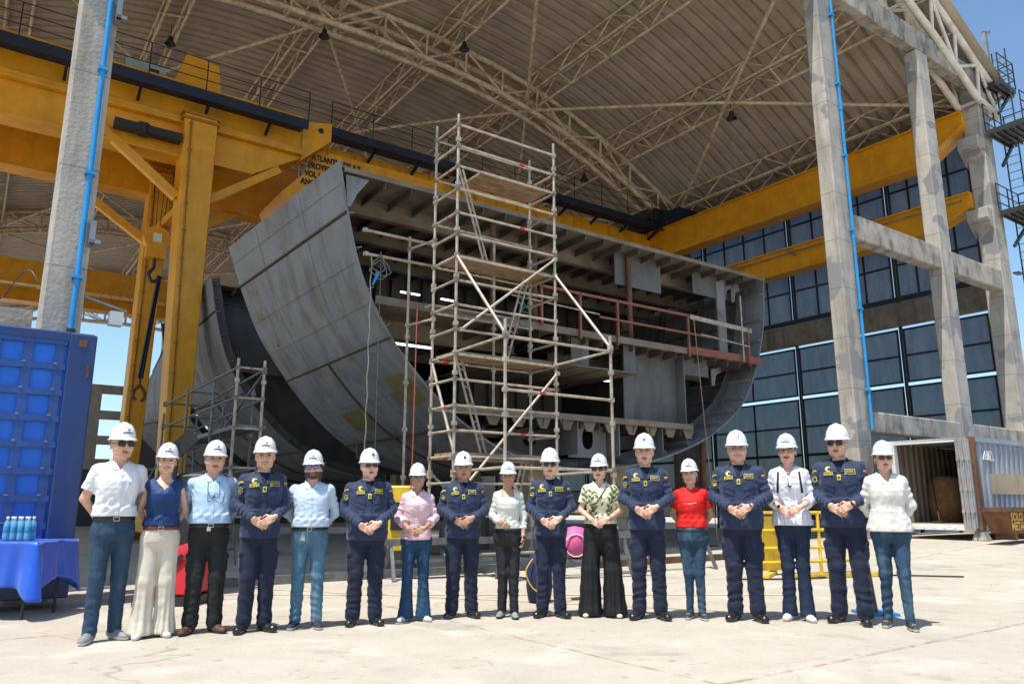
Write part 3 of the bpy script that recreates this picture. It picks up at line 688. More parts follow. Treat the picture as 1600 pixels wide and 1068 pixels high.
# red guardrail on the middle deck
rl = Thing('deck_guardrail', 'red leaded guardrail standing along the open edge of the middle deck', 'guardrail', (14, 13.3, 5.1))
for u in (10.25, 11.4, 12.6, 15.13, 17.6):
    MB().box(u-.028, u+.028, 13.28, 13.34, 4.9 if u > 11 else 5.1, 6.02).build('post', M['red_lead'], rl)
MB().beam((10.2, 13.3, 6.0), (15.2, 13.3, 6.0), .04, .065).build('rail', M['red_lead'], rl)
MB().beam((15.2, 13.3, 5.98), (17.75, 13.3, 5.92), .04, .12).build('rail', M['galv'], rl)
MB().beam((12.0, 13.3, 5.52), (16.0, 13.3, 5.52), .035, .05).build('rail', M['red_lead'], rl)
MB().tube((15.6, 13.28, 5.55), (17.6, 13.28, 5.45), .025, 6).build('rail', M['galv'], rl)
MB().tube((9.4, 13.3, 5.65), (12.0, 13.3, 5.58), .02, 6).build('rail', M['galv'], rl)
MB().tube((17.35, 13.3, 5.0), (17.35, 13.3, 6.9), .025, 6).build('post', M['galv'], rl)
# yellow bag hung on the frames, blue and white bags on the deck
M['bag_y'] = mat('yellow cloth', (.5,.38,.03), (.35,.25,.02), 8, .7, bump=.3)
# rear sections
h2, _ = hull(23.3, 28.4, .0, .35, 'second hull section standing behind the front one, its left side rust brown', front=False)
deck(h2, MD, 5.45, 18.7, 23.3, 28.2, 'main_deck', 10, girders=(24, 26))
deck(h2, 5.05, 6.3, 18.1, 23.3, 28.2, 'middle_deck', 8)
g = MB(); g.prism([(p_[0], p_[1]) for p_ in [ins(i, .05) for i in range(0, 65)]], 'v', 24.0, 24.03); g.build('bulkhead', M['hull_in'], h2)  # added across the section to shut out bright sky and keep the gap dark
h3, _ = hull(30.5, 36, 0.0, 1.4, 'rearmost hull section mostly hidden behind the other two', front=False)
deck(h3, 5.05, 6.3, 18.1, 30.5, 36, 'middle_deck', 6)
# keel blocks
def keel(u, v, lab):
    t = Thing('keel_block', lab, 'support block', (u, v, 0), group='keel blocks under the hull')
    g = MB(); g.box(u-.5, u+.5, v-.35, v+.35, 0, .8); g.build('concrete_base', M['concrete_dark'], t, bevel=.03)
    g = MB(); g.box(u-.42, u+.42, v-.3, v+.3, .8, 1.15); g.box(u-.36, u+.36, v-.26, v+.26, 1.16, 1.5); g.box(u-.3, u+.3, v-.22, v+.22, 1.51, 2.06); g.build('timber_packing', M['plank'], t, bevel=.015)
for i, (u, v) in enumerate(((10.6, 14.0), (13.0, 14.0), (10.6, 17), (13.0, 17), (11.8, 23), (11.8, 26), (11.8, 31))):
    keel(u, v, 'timber packed concrete keel block in the shade under the hull')
def shore(u, v, z, lean):
    g = MB(); g.tube((u, v, 0), (u+lean, v, z), .09, 8); g.box(u-.25, u+.25, v-.25, v+.25, 0, .05); o = g.build('prop', M['rust']); o.matrix_world = Matrix.Rotation(TH, 4, 'Z')
    tag(o, 'rust brown steel prop bracing the hull bottom in the shade', 'prop', 'steel props under the hull')
for (u, v, z, l) in ((16.4, 14.2, 3.0, .1), (9.6, 15.5, 2.25, 0), (14.4, 14.4, 2.3, 0), (16.2, 18.3, 3.0, 0)): shore(u, v, z, l)

# ---------------- scaffolds ----------------
def clamp(g, p): g.box(p[0]-.036, p[0]+.036, p[1]-.036, p[1]+.036, p[2]-.035, p[2]+.035)
def pole(t, u, v, z0, z1, m='galv'):
    g = MB(); g.tube((u, v, z0), (u, v, z1), .027, 8)
    for i in range(int((z1-z0)/.43)): clamp(g, (u, v, z0+.3+i*.43)) if i % 1 == 0 and (i % 2 or z1-z0 < 3) else None
    g.box(u-.08, u+.08, v-.08, v+.08, z0, z0+.012) if z0 < .3 else None
    return g.build('pole', M[m], t)
def rail(t, p, q, m='galv', r=.024, name='ledger', tape=None):
    g = MB(); g.tube(p, q, r, 7, mi=0); clamp(g, p); clamp(g, q)
    if tape: 
        a = Vector(p).lerp(Vector(q), tape); b = Vector(p).lerp(Vector(q), tape+.05); g.tube(a, b, r*1.15, 7, mi=1)
    return g.build(name, [M[m], M['red_tape']], t)
def ladder(t, p, q, wd=.36, m='galv'):
    p, q = Vector(p), Vector(q); d = (q-p).normalized(); sd = Vector((1, 0, 0)) if abs(d.x) < .2 else Vector((0, 1, 0)); sd = Vector((.75,.66,0))
    g = MB()
    for s_ in (-.5, .5): g.tube(p+sd*wd*s_, q+sd*wd*s_, .022, 6)
    L = (q-p).length; n = int(L/.28)
    for i in range(1, n): c = p+d*(L*i/n); g.tube(c-sd*wd/2, c+sd*wd/2, .014, 5)
    return g.build('ladder', M[m], t)
def boards(t, u0, u1, v0, v1, z, n=3, m='plank'):
    o = None
    for i in range(n):
        a = v0+(v1-v0)*i/n; g = MB(); g.box(u0, u1, a+.01, a+(v1-v0)/n-.01, z, z+.045); o = g.build('board', M[m], t)
sc = Thing('scaffold_tower', 'tall galvanised scaffold tower with four plank levels in front of the hull', 'scaffold', (7.7, 11, 0))
UA, UB, VA, VB, VC = 6.60, 8.80, 11.0, 11.8, 9.5
for u, v, h in ((UA, VA, 8.1), (UA, VB, 8.2), (UB, VA, 8.15), (UB, VB, 8.1)): pole(sc, u, v, 0, h)
for u in (UA, UB): pole(sc, u, VC, 0, 3.95)
pole(sc, UA-.15, 12.5, 0, 6.15); pole(sc, UB-.4, 12.5, 3.0, 6.4)
LV = [1.9, 3.63, 5.38, 7.09]
lv = [.3, 1.03, 1.46, 1.9, 2.33, 2.75, 3.2, 3.63, 4.07, 4.51, 4.95, 5.38, 5.8, 6.2, 6.65, 7.09, 7.48, 7.9]
k = 0
for z in lv:
    k += 1
    rail(sc, (UA, VA, z), (UB, VA, z), tape=.62 if k in (5, 14, 17) else None)
    if k % 2 == 0 or z in LV: rail(sc, (UA, VB, z), (UB, VB, z), tape=.1 if k in (4, 8) else None)
    rail(sc, (UA, VA, z), (UA, VB, z), tape=.35 if k in (14, 16, 6) else None)
    if k % 2 or z in LV: rail(sc, (UB, VA, z), (UB, VB, z))
for z in LV: boards(sc, UA+(.55 if z > 7 else .05), UB-.05, VA+.05, VB-.05, z+.03, 3)
for z in (1.0, 1.66, 2.84, 3.68):
    rail(sc, (UA, VC, z), (UB, VC, z), tape=.3 if z == 2.84 else None)
for z in (1.0, 1.66, 3.68): rail(sc, (UA, VC, z), (UA, VA, z-.02)); rail(sc, (UB, VC, z), (UB, VA, z-.02))
rail(sc, (UA, VA, 5.4), (UA, VC, 3.72), name='brace', r=.028); rail(sc, (UB, VA, 5.42), (UB, VC, 3.75), name='brace', r=.028)
rail(sc, (UA, VB, 3.6), (UA+.05, VA-.3, 1.2), name='brace', tape=.7, r=.028)
rail(sc, (UA+.1, VA-.03, 4.07), (UB-.02, VA-.03, 5.72), name='brace'); rail(sc, (UA+.2, VA-.04, 1.4), (UB, VA-.04, 3.5), name='brace'); rail(sc, (UA, VC, 1.66), (UB-.9, VC+.5, .2), name='brace')
rail(sc, (UA, VB, 1.66), (UA+.9, VB, .9), name='brace')
ladder(sc, (7.55, 11.45, 5.42), (6.85, 11.35, 7.3)); ladder(sc, (7.9, 11.4, 3.68), (8.5, 11.5, 5.5)); ladder(sc, (7.5, 11.45, 1.95), (6.85, 11.35, 3.75)); ladder(sc, (7.9, 11.45, .1), (8.4, 11.45, 1.95))
rail(sc, (5.45, 12.35, 6.03), (6.9, 12.35, 6.03), r=.03); rail(sc, (5.48, 12.35, 5.58), (6.9, 12.35, 5.6), r=.03); rail(sc, (6.45, 12.5, 5.9), (6.6, 11.8, 5.9)); rail(sc, (6.45, 12.5, 4.4), (6.6, 11.8, 4.4))
g = MB(); g.box(6.7, 8.6, 12.05, 12.3, 4.72, 4.76)
g.build('perforated_board', M['galv'], sc)
# left, lower scaffold
s2 = Thing('scaffold_tower', 'lower dark scaffold with guard rails standing at the left foot of the hull', 'scaffold', (4, 16, 0))
for v, h in ((14.0, 3.72), (15.6, 3.5), (17.8, 3.55), (20.2, 3.3)):
    for u in ((3.82, 4.3) if v < 15 else (3.82, 4.6)): pole(s2, u, v, 0, h, 'galv_dark' if v > 14.5 else 'galv')
for z in (.9, 1.75, 2.45, 3.0, 3.55):
    rail(s2, (3.82, 14, z), (3.82, 20.2, z-.05), 'galv_dark'); rail(s2, (4.3, 14, z), (4.6, 20.2, z-.05), 'galv_dark') if z > 1.6 else None
    rail(s2, (3.82, 14, z), (4.3, 14, z), 'galv', tape=.45 if z > 3.5 else None)
    rail(s2, (3.82, 17.8, z), (4.6, 17.8, z), 'galv_dark'); rail(s2, (3.82, 20.2, z), (4.6, 20.2, z), 'galv_dark')
boards(s2, 3.85, 4.4, 14, 20.2, 2.47, 1, 'galv_dark')
rail(s2, (4.3, 14, 3.5), (4.4, 17.8, 2.4), 'galv_dark', name='brace'); rail(s2, (3.82, 20.2, 2.2), (3.3, 22.2, .1), 'galv_dark', name='brace')
ladder(s2, (4.2, 15.0, 0), (4.1, 15.6, 2.6), m='galv_dark')
# hanging chain, cords and hoses at the hull front
def hang(name, lab, cat, pts, r, m):
    g = MB(); g.path(pts, r, 5); o = g.build(name, M[m]); o.matrix_world = Matrix.Rotation(TH, 4, 'Z'); tag(o, lab, cat)
M['cord_red'] = mat('red cord', (.3,.06,.03), (.22,.05,.03), 5, .7)
M['teal'] = mat('teal rope', (.02,.22,.22), (.02,.16,.17), 5, .7)
hang('chain', 'thin twisted grey chain hanging down in front of the curved hull plating', 'chain', [(5.6+.012*math.sin(i*1.7)+.02*(i/30)*1.0, 12.35+.012*math.cos(i*1.7), 5.55-i*.16) for i in range(32)], .012, 'galv')
hang('cord', 'thin dark cord hanging straight down from the hull beside the chain', 'cord', [(6.0, 12.8, 5.6), (6.03, 12.8, .2)], .010, 'galv_dark')
hang('cord', 'red brown cord slanting down from the scaffold to the ground', 'cord', [(6.38, 12.0, 4.6), (6.1, 11.5, 2.0), (5.95, 11.3, .05)], .012, 'cord_red')
hang('cord', 'thin tan line hanging from the middle deck at the right of the hull', 'cord', [(15.3, 13.25, 5.9), (15.45, 13.2, 3.2), (15.6, 13.1, .05)], .014, 'plank')
hang('hose', 'grey cable looped over the upper left scaffold pole', 'cable', [(5.75+.25*math.sin(i*.9)*(1-abs(i-10)/14), 12.3, 5.65-.35*abs(math.sin(i*.45))-.01*i) for i in range(21)], .012, 'galv_dark')
hang('rope', 'tangled teal rope hanging from the scaffold behind the second ladder', 'rope', [(8.95+.14*math.sin(i*1.3), 12.2+.05*math.cos(i), 5.4-.05*i+.05*math.sin(i*2.1)) for i in range(16)], .014, 'teal')
g = MB(); g.tube((5.72, 12.3, 5.25), (5.62, 12.3, 5.0), .035, 8, .02); o = g.build('plug', M['blue_pipe']); o.matrix_world = Matrix.Rotation(TH, 4, 'Z'); tag(o, 'small blue plug hanging from the looped cable', 'plug')
# ---------------- blue gridded container on the left ----------------
M['blue_frame'] = mat('blue frame paint', (.018,.075,.30), (.014,.055,.22), 2, .45, bump=.05, stain=(.04,.05,.09), samt=.6, sscale=(3,3,.5))
M['blue_panel'] = mat('blue panel', (.006,.17,.78), (.006,.13,.66), 1.2, .4, bump=.05, stain=(.01,.02,.08), samt=.5, sscale=(2,2,.3))
ct = Thing('blue_container', 'blue steel container with a gridded front standing behind the cloth covered table', 'container', (0, 10, 0))
g = MB(); g.box(-3.2, .86, 10.0, 10.6, .14, 3.0); g.build('panel', M['blue_panel'], ct)
g = MB(); g.box(.80, 1.08, 9.93, 10.62, .12, 3.05); g.box(-3.2, 1.06, 9.94, 10.62, 2.94, 3.06); g.box(-3.2, .8, 9.95, 10.0, .12, .30)
M['blue_post'] = mat('blue post paint', (.010,.040,.17), (.012,.035,.13), 2, .45, bump=.05, stain=(.05,.06,.10), samt=.6, sscale=(3,3,.5))
g.build('corner_post', M['blue_post'], ct, bevel=.015)
g = MB()
for i in range(13): u = .72-i*.305; g.box(u-.045, u+.045, 9.955, 10.0, .3, 2.94)
for i in range(10): z = .3+i*.293; g.box(-3.2, .79, 9.948, 10.0, z-.035, z+.035)
for i in range(12):
    for j in range(9): u = .72-i*.305; z = .3+j*.293; g.box(u-.05, u-.015, 9.94, 9.95, z+.03, z+.045, 1)
g.build('grid_frame', [M['blue_frame'], M['grey_metal']], ct)
g = MB(); g.box(.90, .98, 9.92, 9.935, 2.90, 2.98); g.box(1.0, 1.03, 9.92, 9.935, 2.55, 2.7); g.build('corner_casting_hole', M['rust'], ct)
g = MB(); g.box(-.7, .17, 9.93, 9.95, 1.62, 1.70); g.box(.12, .19, 9.92, 9.95, 1.55, 1.78); g.build('label_strip', M['white'], ct)
wl = Thing('concrete_wall', 'weathered concrete wall seen above the blue container at the left edge', 'wall', (-2, 11.7, 0))
g = MB(); g.box(-8, .48, 11.6, 11.8, 0, 3.62); g.build('wall_slab', M['concrete_beam'], wl)
M['wire'] = mat('razor wire', (.12,.12,.13), (.08,.08,.08), 5, .5, .6)
def razor(lab, u0, u1, v, z, r=.22):
    g = MB(); n = int((u1-u0)/.04); g.path([(u0+(u1-u0)*i/n, v+r*math.cos(i*.42), z+r*math.sin(i*.42)) for i in range(n+1)], .009, 4)
    g.tube((u0, v, z), (u1, v, z), .008, 4)
    o = g.build('razor_wire', M['wire']); o.matrix_world = Matrix.Rotation(TH, 4, 'Z'); tag(o, lab, 'wire')
razor('coil of razor wire above the concrete wall at the left edge', -1.6, .48, 11.7, 3.95)
razor('coil of razor wire running from the slim column towards the yellow crane leg', 3.2, 7.2, 30, 8.3, .35)
g = MB(); g.beam((1.0, 11.0, 3.75), (1.5, 11.0, 3.62), .03, .03, mi=1); g.box(1.30, 1.46, 10.95, 11.1, 3.42, 3.6, 0); o = g.build('floodlight', [M['white'], M['grey_metal']]); o.matrix_world = Matrix.Rotation(TH, 4, 'Z')
tag(o, 'small boxy white floodlight on an arm beside the slim concrete column', 'lamp')
# ---------------- table, cloth, bottles ----------------
TX0, TX1, TY0, TY1 = -6.8, -4.73, 7.85, 8.55
tb = Thing('folding_table', 'folding table with black legs under a bright blue tablecloth', 'table', (-5.5, 8.2, 0), yard=False)
g = MB(); g.box(TX0, TX1, TY0, TY1, .70, .74); g.build('table_top', M['white'], tb)
for x, y in ((TX1-.12, TY0+.08), (TX1-.12, TY1-.08), (TX0+.12, TY0+.08), (TX0+.12, TY1-.08)):
    g = MB(); g.tube((x, y, .0), (x, y, .70), .016, 8); g.build('leg', M['black'], tb)
m, t, p, out = newmat('blue satin'); v = coords(t)
t.links.new(mixc(t, ramp(t, noise(t, v, 2, 3), .3, .7), (.006,.09,.56), (.005,.06,.42)), p.inputs['Base Color']); p.inputs['Roughness'].default_value = .34; p.inputs['Sheen Weight'].default_value = .3
M['satin'] = m
def cloth():
    g = MB(); g.smooth = True
    per = []
    def edge(x0, y0, x1, y1, n): return [(x0+(x1-x0)*i/n, y0+(y1-y0)*i/n) for i in range(n)]
    e = .01; X0, X1, Y0, Y1 = TX0-e, TX1+e, TY0-e, TY1+e
    per = edge(X0, Y0, X1, Y0, 84) + edge(X1, Y0, X1, Y1, 28) + edge(X1, Y1, X0, Y1, 84) + edge(X0, Y1, X0, Y0, 28)
    n = len(per); K = 14; vs = []; cx, cy = (X0+X1)/2, (Y0+Y1)/2
    for k in range(K+1):
        f = k/K
        for i, (x, y) in enumerate(per):
            nx, ny = ((0, -1) if i < 84 else (1, 0) if i < 112 else (0, 1) if i < 196 else (-1, 0))
            dc = min(abs(i-84), abs(i-112)); corner = math.exp(-(dc/5.0)**2)
            amp = .028*f*(math.sin(i*.55)+.6*math.sin(i*.23+1)+.4*math.sin(i*1.1+2))
            drop = .40 + .16*corner + .03*math.sin(i*.11)
            cxs = (1 if x > cx else -1)*corner*.05*f; cys = (-1 if y < cy else 1)*corner*.05*f
            vs.append((x+nx*(amp+.03*f)+cxs, y+ny*(amp+.03*f)+cys, .752-drop*f - (.004 if k else 0)))
    g.add(vs, [(k*n+i, k*n+(i+1) % n, (k+1)*n+(i+1) % n, (k+1)*n+i) for k in range(K) for i in range(n)])
    g.add([(x, y, .752) for x, y in per], [tuple(range(n))], smooth=False)
    o = g.build('tablecloth', M['satin']); tag(o, 'bright blue satin cloth draped over the folding table', 'tablecloth')
    md = o.modifiers.new('solid', 'SOLIDIFY'); md.thickness = .003
cloth()
def glassy(name, c, tr=.6, rough=.1):
    m, t, p, out = newmat(name); p.inputs['Base Color'].default_value = c4(c); p.inputs['Roughness'].default_value = rough
    p.inputs['Transmission Weight'].default_value = tr; p.inputs['IOR'].default_value = 1.33; return m
M['bottle'] = glassy('blue bottle', (.25,.62,.85), .5); M['bottle_label'] = mat('bottle label', (.03,.20,.40), (.04,.3,.5), 30, .5)
bt = Thing('water_bottle', 'blue water bottle on the tablecloth', 'bottle', (-5.2, 8.05, .752), yard=False, group='water bottles on the blue tablecloth')
g = MB(); g.lathe((-5.2, 8.05, .752), [(.0,.0),(.030,.002),(.032,.02),(.032,.07),(.029,.09),(.032,.11),(.032,.15),(.024,.185),(.012,.205),(.012,.22)], 16); g.build('bottle_body', M['bottle'], bt)
g = MB(); g.lathe((-5.2, 8.05, .752), [(.0325,.085),(.0335,.09),(.0335,.135),(.0325,.14)], 16); g.build('bottle_label', M['bottle_label'], bt)
g = MB(); g.lathe((-5.2, 8.05, .752), [(.0,.24),(.014,.24),(.014,.215),(.012,.213)], 12); g.build('cap', M['white'], bt)
k = 0; names = ['leftmost', 'second from left', 'third from left', 'rightmost']
for j in range(2):
    for i in range(4):
        lab = '%s blue water bottle in the %s row on the blue tablecloth' % (names[i], 'front' if j == 0 else 'back')
        if j == 0 and i == 0: bt.o['label'] = lab; bt.o.location = (-5.17, 8.02, .754); continue
        c = copy_tree(bt.o); c.location = (-5.17+i*.073, 8.02+j*.08, .754); c['label'] = lab
# ---------------- right container ----------------
M['cont_grey'] = mat('container grey', (.30,.33,.38), (.24,.27,.32), 2.5, .55, bump=.1, stain=(.20,.12,.08), samt=.6, sscale=(2.5,2.5,.6))
M['cont_in'] = mat('container inside', (.26,.20,.14), (.18,.14,.10), 2, .8, bump=.1, stain=(.08,.06,.04), samt=.7, sscale=(2,2,.4))
M['tan_patch'] = mat('tan repaint', (.46,.36,.24), (.40,.31,.20), 5, .7, stain=(.25,.14,.08), samt=.5, sscale=(4,4,1))
rc = Thing('shipping_container', 'weathered grey shipping container with open end and a tan painted patch', 'container', (19.2, 9.5, .3))
U0, U1, V0_, V1_, Z0, Z1 = 19.2, 28.0, 8.45, 10.4, .52, 2.68
def corr(axis, a0, a1, pos, z0, z1, out_, m, name, pitch=.27):
    n = int((a1-a0)/pitch); pts = []
    for i in range(n):
        b = a0+(a1-a0)*i/n; s_ = (a1-a0)/n
        pts += [(b, 0), (b+.3*s_, 0), (b+.45*s_, out_), (b+.85*s_, out_)]
    pts.append((a1, 0)); vs = []; g = MB()
    for z in (z0, z1):
        for a, d in pts: vs.append((a, pos+d, z) if axis == 'u' else (pos+d, a, z))
    n = len(pts); g.add(vs, [(i, i+1, n+i+1, n+i) for i in range(n-1)]); return g.build(name, m, rc, fix=False)
corr('u', U0+.12, U1, V0_, Z0+.1, Z1-.08, .045, M['cont_grey'], 'side_wall'); corr('u', U0+.12, U1, V1_-.06, Z0+.1, Z1-.08, .04, M['cont_in'], 'side_wall')
corr('u', U0+.12, U1, V0_+.06, Z0+.1, Z1-.08, .04, M['cont_in'], 'side_lining')
corr('v', V0_, V1_, U1, Z0+.1, Z1-.08, .04, M['cont_in'], 'end_wall')
g = MB(); g.box(U0, U1, V0_+.02, V1_, Z1-.06, Z1); g.box(U0, U1, V0_-.03, V0_+.05, Z1-.12, Z1-.02); g.box(U0, U1, V0_-.03, V0_+.05, Z0, Z0+.12); g.build('roof', M['cont_grey'], rc)
g = MB(); g.box(U0+.1, U1, V0_+.08, V1_-.08, Z0+.02, Z0+.14); g.build('floor', M['plank'], rc)
g = MB(); g.box(U0-.02, U0+.14, V0_-.04, V0_+.10, Z0, Z1); g.build('corner_post', M['rust'], rc, bevel=.01)
g = MB(); g.box(U0-.02, U0+.14, V1_-.10, V1_+.04, Z0, Z1); g.box(U0, U0+.1, V0_+.1, V1_-.1, Z1-.1, Z1); g.box(U0-.04, U0+.1, V0_+.1, V1_-.1, Z0, Z0+.13)
for i in range(7): g.box(U0-.05, U0-.03, V0_+.3+i*.24, V0_+.36+i*.24, Z0+.04, Z0+.09)
g.build('door_frame', M['white'], rc)
# open door folded back, with lock rods
g = MB(); g.box(U0-.12, U0-.06, V0_+.02, V0_+.32, Z0+.05, Z1-.05); o = g.build('door', M['cont_grey'], rc)
g = MB()
for d in (.06, .16, .27):
    g.tube((U0-.15, V0_+d, Z0+.05), (U0-.15, V0_+d, Z1-.02), .018, 7)
    for z in (Z0+.4, Z0+.9, Z0+1.6): g.box(U0-.18, U0-.12, V0_+d-.03, V0_+d+.03, z, z+.06)
g.build('lock_rod', M['galv'], (o, rc.base))
g = MB(); g.tube((U0-.35, V1_-.1, Z0), (U0-.35, V1_-.1, Z1-.1), .02, 7); g.tube((U0-.55, V1_-.1, Z0), (U0-.55, V1_-.1, Z1-.1), .02, 7); g.box(U0-.7, U0-.65, V1_-.15, V1_-.05, Z0, Z1-.1); g.box(U0-.7, U0-.1, V1_-.03, V1_, Z0, Z1-.1); g.build('door', M['galv_dark'], rc)
g = MB(); g.box(U0+.75, U0+4.5, V0_-.012, V0_-.002, 1.35, 1.83); g.build('painted_patch', M['tan_patch'], rc)
g = MB()
for (a, b) in (((.50,2.15),(.62,2.36)), ((.62,2.36),(.63,2.15)), ((.50,2.17),(1.0,2.15)), ((.72,2.37),(.74,2.17)), ((.80,2.37),(.78,2.17)), ((.78,2.36),(.95,2.35)), ((.88,2.35),(.86,2.17)), ((.95,2.35),(1.05,2.12))):
    g.beam((U0+a[0], V0_-.006, a[1]), (U0+b[0], V0_-.006, b[1]), .02, .02)
g.build('chalk_mark', M['white'], rc)
for u in (U0+.1, U0+4.4, U0+8.6):
    g = MB(); g.add([(u-.16,V0_-.1,.28),(u+.16,V0_-.1,.28),(u+.16,V0_+.22,.28),(u-.16,V0_+.22,.28),(u-.09,V0_-.03,.52),(u+.09,V0_-.03,.52),(u+.09,V0_+.15,.52),(u-.09,V0_+.15,.52)], [(0,3,2,1),(4,5,6,7),(0,1,5,4),(1,2,6,5),(2,3,7,6),(3,0,4,7)]); g.build('footing', M['concrete'], rc)
M['foam'] = mat('brown sacking', (.28,.14,.06), (.18,.09,.04), 9, .9, bump=.6, bscale=40)
g = MB(); g.lathe((U0+1.6, 9.9, Z0+.14), [(0,0),(.42,0),(.44,.5),(.40,1.0),(.30,1.15),(0,1.18)], 16); g.smooth = True; o = g.build('sack', M['foam']); o.matrix_world = Matrix.Rotation(TH, 4, 'Z'); tag(o, 'bulky brown sack standing inside the open grey container', 'sack')
g = MB(); g.tube((U0+.5, 9.62, Z0+.2), (U0+1.3, 10.1, Z0+1.35), .015, 6); g.box(U0+.35, U0+.6, 9.5, 9.72, Z0+.14, Z0+.2); o = g.build('broom', M['black_steel']); o.matrix_world = Matrix.Rotation(TH, 4, 'Z'); tag(o, 'long handled black broom leaning in the open container mouth', 'broom')
# rusty scrap skip with its lettering
dp = Thing('scrap_skip', 'rusty scrap skip with yellow letters at the right edge', 'skip', (18.9, 7.5, .3))
g = MB(); a = [(17.75, .98), (20.6, .98), (20.1, .52), (18.2, .52)]
vs = []
for v, s_ in ((7.5, 0), (7.95, 0)):
    vs += [(18.18, v, .98), (21.2, v, .98), (20.8, v, .50), (18.48, v, .50)]
g.add(vs, [(0,3,2,1), (4,5,6,7), (0,4,7,3), (1,2,6,5), (3,7,6,2)])
g.build('bin', M['rust'], dp)
g = MB(); g.box(18.08, 21.3, 7.46, 7.52, .96, 1.05); g.box(18.08, 21.3, 7.92, 7.98, .96, 1.05); g.box(18.08, 18.16, 7.5, 7.95, .96, 1.05); g.box(21.2, 21.3, 7.5, 7.95, .96, 1.05)
for u in (18.6, 19.2, 20.3): g.box(u, u+.12, 7.52, 7.92, .36, .52)
g.build('rim', M['rust'], dp)
g = MB(); add_text(g, 'SOLO', .24, lambda x, y: (18.42+x*.95, 7.492, .77+y), bold=.006); add_text(g, 'METAL', .24, lambda x, y: (18.42+x*.95, 7.492, .575+y), bold=.006); g.build('lettering', M['orange_letter'], dp)
# ---------------- yellow barrier, gas cylinder, junk in the shade ----------------
yb = Thing('safety_barrier', 'yellow tubular safety barrier standing behind the people at the right', 'barrier', (4.8, 13.0, 0), yard=False)
g = MB()
for z in (.98, .70, .42, .2): g.tube((3.85, 12.6, z), (5.75, 13.3, z), .026, 8)
g.build('rail', M['yellow_paint'], yb)
for f in (0, .33, .66, 1): 
    g = MB(); x, y = 3.85+1.9*f, 12.6+.7*f; g.tube((x, y, 0), (x, y, 1.0), .028, 8); g.build('post', M['yellow_paint'], yb)
g = MB(); g.beam((4.0, 12.7, .5), (4.4, 12.85, .5), .03, .85); g.build('sheet', M['yellow_paint'], yb)
g = MB(); g.beam((4.2, 12.1, .04), (5.9, 12.6, .04), .12, .06); g.beam((3.9, 12.2, .03), (4.3, 13.0, .03), .1, .05); g.build('foot', M['yellow_paint'], yb)
def simple(name, lab, cat, fn, m, **k):
    g = MB(); fn(g); o = g.build(name, m, **k); tag(o, lab, cat); return o
M['green'] = mat('gas green', (.02,.14,.06), (.02,.1,.05), 3, .4, bump=.05)
def cyl(g, x, y, h=1.3, r=.12): g.lathe((x, y, 0), [(0,0),(r,0),(r,h-.25),(r*.8,h-.12),(r*.35,h-.03),(.04,h),(.04,h+.1),(0,h+.1)], 18)
simple('gas_cylinder', 'green gas cylinder standing in the shade behind the bearded man', 'gas cylinder', lambda g: cyl(g, -3.35, 13.6, 1.15), M['green'])
gt = Thing('yellow_machine', 'yellow sheet metal machine casing behind the woman in the pink shirt', 'machine', (-1.85, 13.2, 0), yard=False)
g = MB(); g.box(-2.05, -1.6, 12.9, 13.6, .35, 1.42); g.build('casing', M['yellow_paint'], gt, bevel=.03)
g = MB(); g.box(-2.0, -1.65, 12.86, 12.9, .7, 1.15); g.build('vent', M['black'], gt)
g = MB(); g.box(-2.2, -1.5, 12.85, 13.65, 0, .35); g.tube((-1.5, 13.0, .5), (-1.2, 13.0, .5), .2, 12); g.build('skid', M['black_steel'], gt)
gt = Thing('black_generator', 'black engine generator standing beside the blue container', 'machine', (-4.0, 9.6, 0), yard=False)
g = MB(); g.box(-4.35, -3.85, 9.9, 10.6, .1, 1.5); g.build('casing', M['black_steel'], gt, bevel=.03)
g = MB(); g.tube((-4.3, 9.85, .2), (-4.3, 9.85, 1.9), .03, 6); g.tube((-3.95, 9.88, .2), (-3.95, 9.88, 1.3), .05, 8); g.beam((-4.35, 9.86, 1.75), (-4.1, 9.86, 2.0), .03, .2); g.build('pipe', M['black'], gt)
M['red_tarp'] = mat('red tarpaulin', (.55,.015,.02), (.42,.012,.02), 3, .45, bump=.4, bscale=6)
gt = Thing('red_barrier', 'red plastic sloped barrier on a black base between the first two people', 'barrier', (-3.8, 9.1, 0), yard=False)
g = MB(); g.add([(-4.2,8.95,.1),(-3.6,8.95,.1),(-3.6,9.5,.1),(-4.2,9.5,.1),(-4.0,9.1,.60),(-3.62,9.05,.72),(-3.62,9.4,.72),(-4.0,9.35,.60)], [(0,3,2,1),(4,5,6,7),(0,1,5,4),(1,2,6,5),(2,3,7,6),(3,0,4,7)]); g.build('cover', M['red_tarp'], gt, bevel=.03)
g = MB(); g.box(-4.25, -3.55, 8.92, 9.52, 0, .1); g.beam((-4.15, 8.93, .15), (-3.75, 8.99, .55), .03, .05); g.build('base', M['black'], gt)
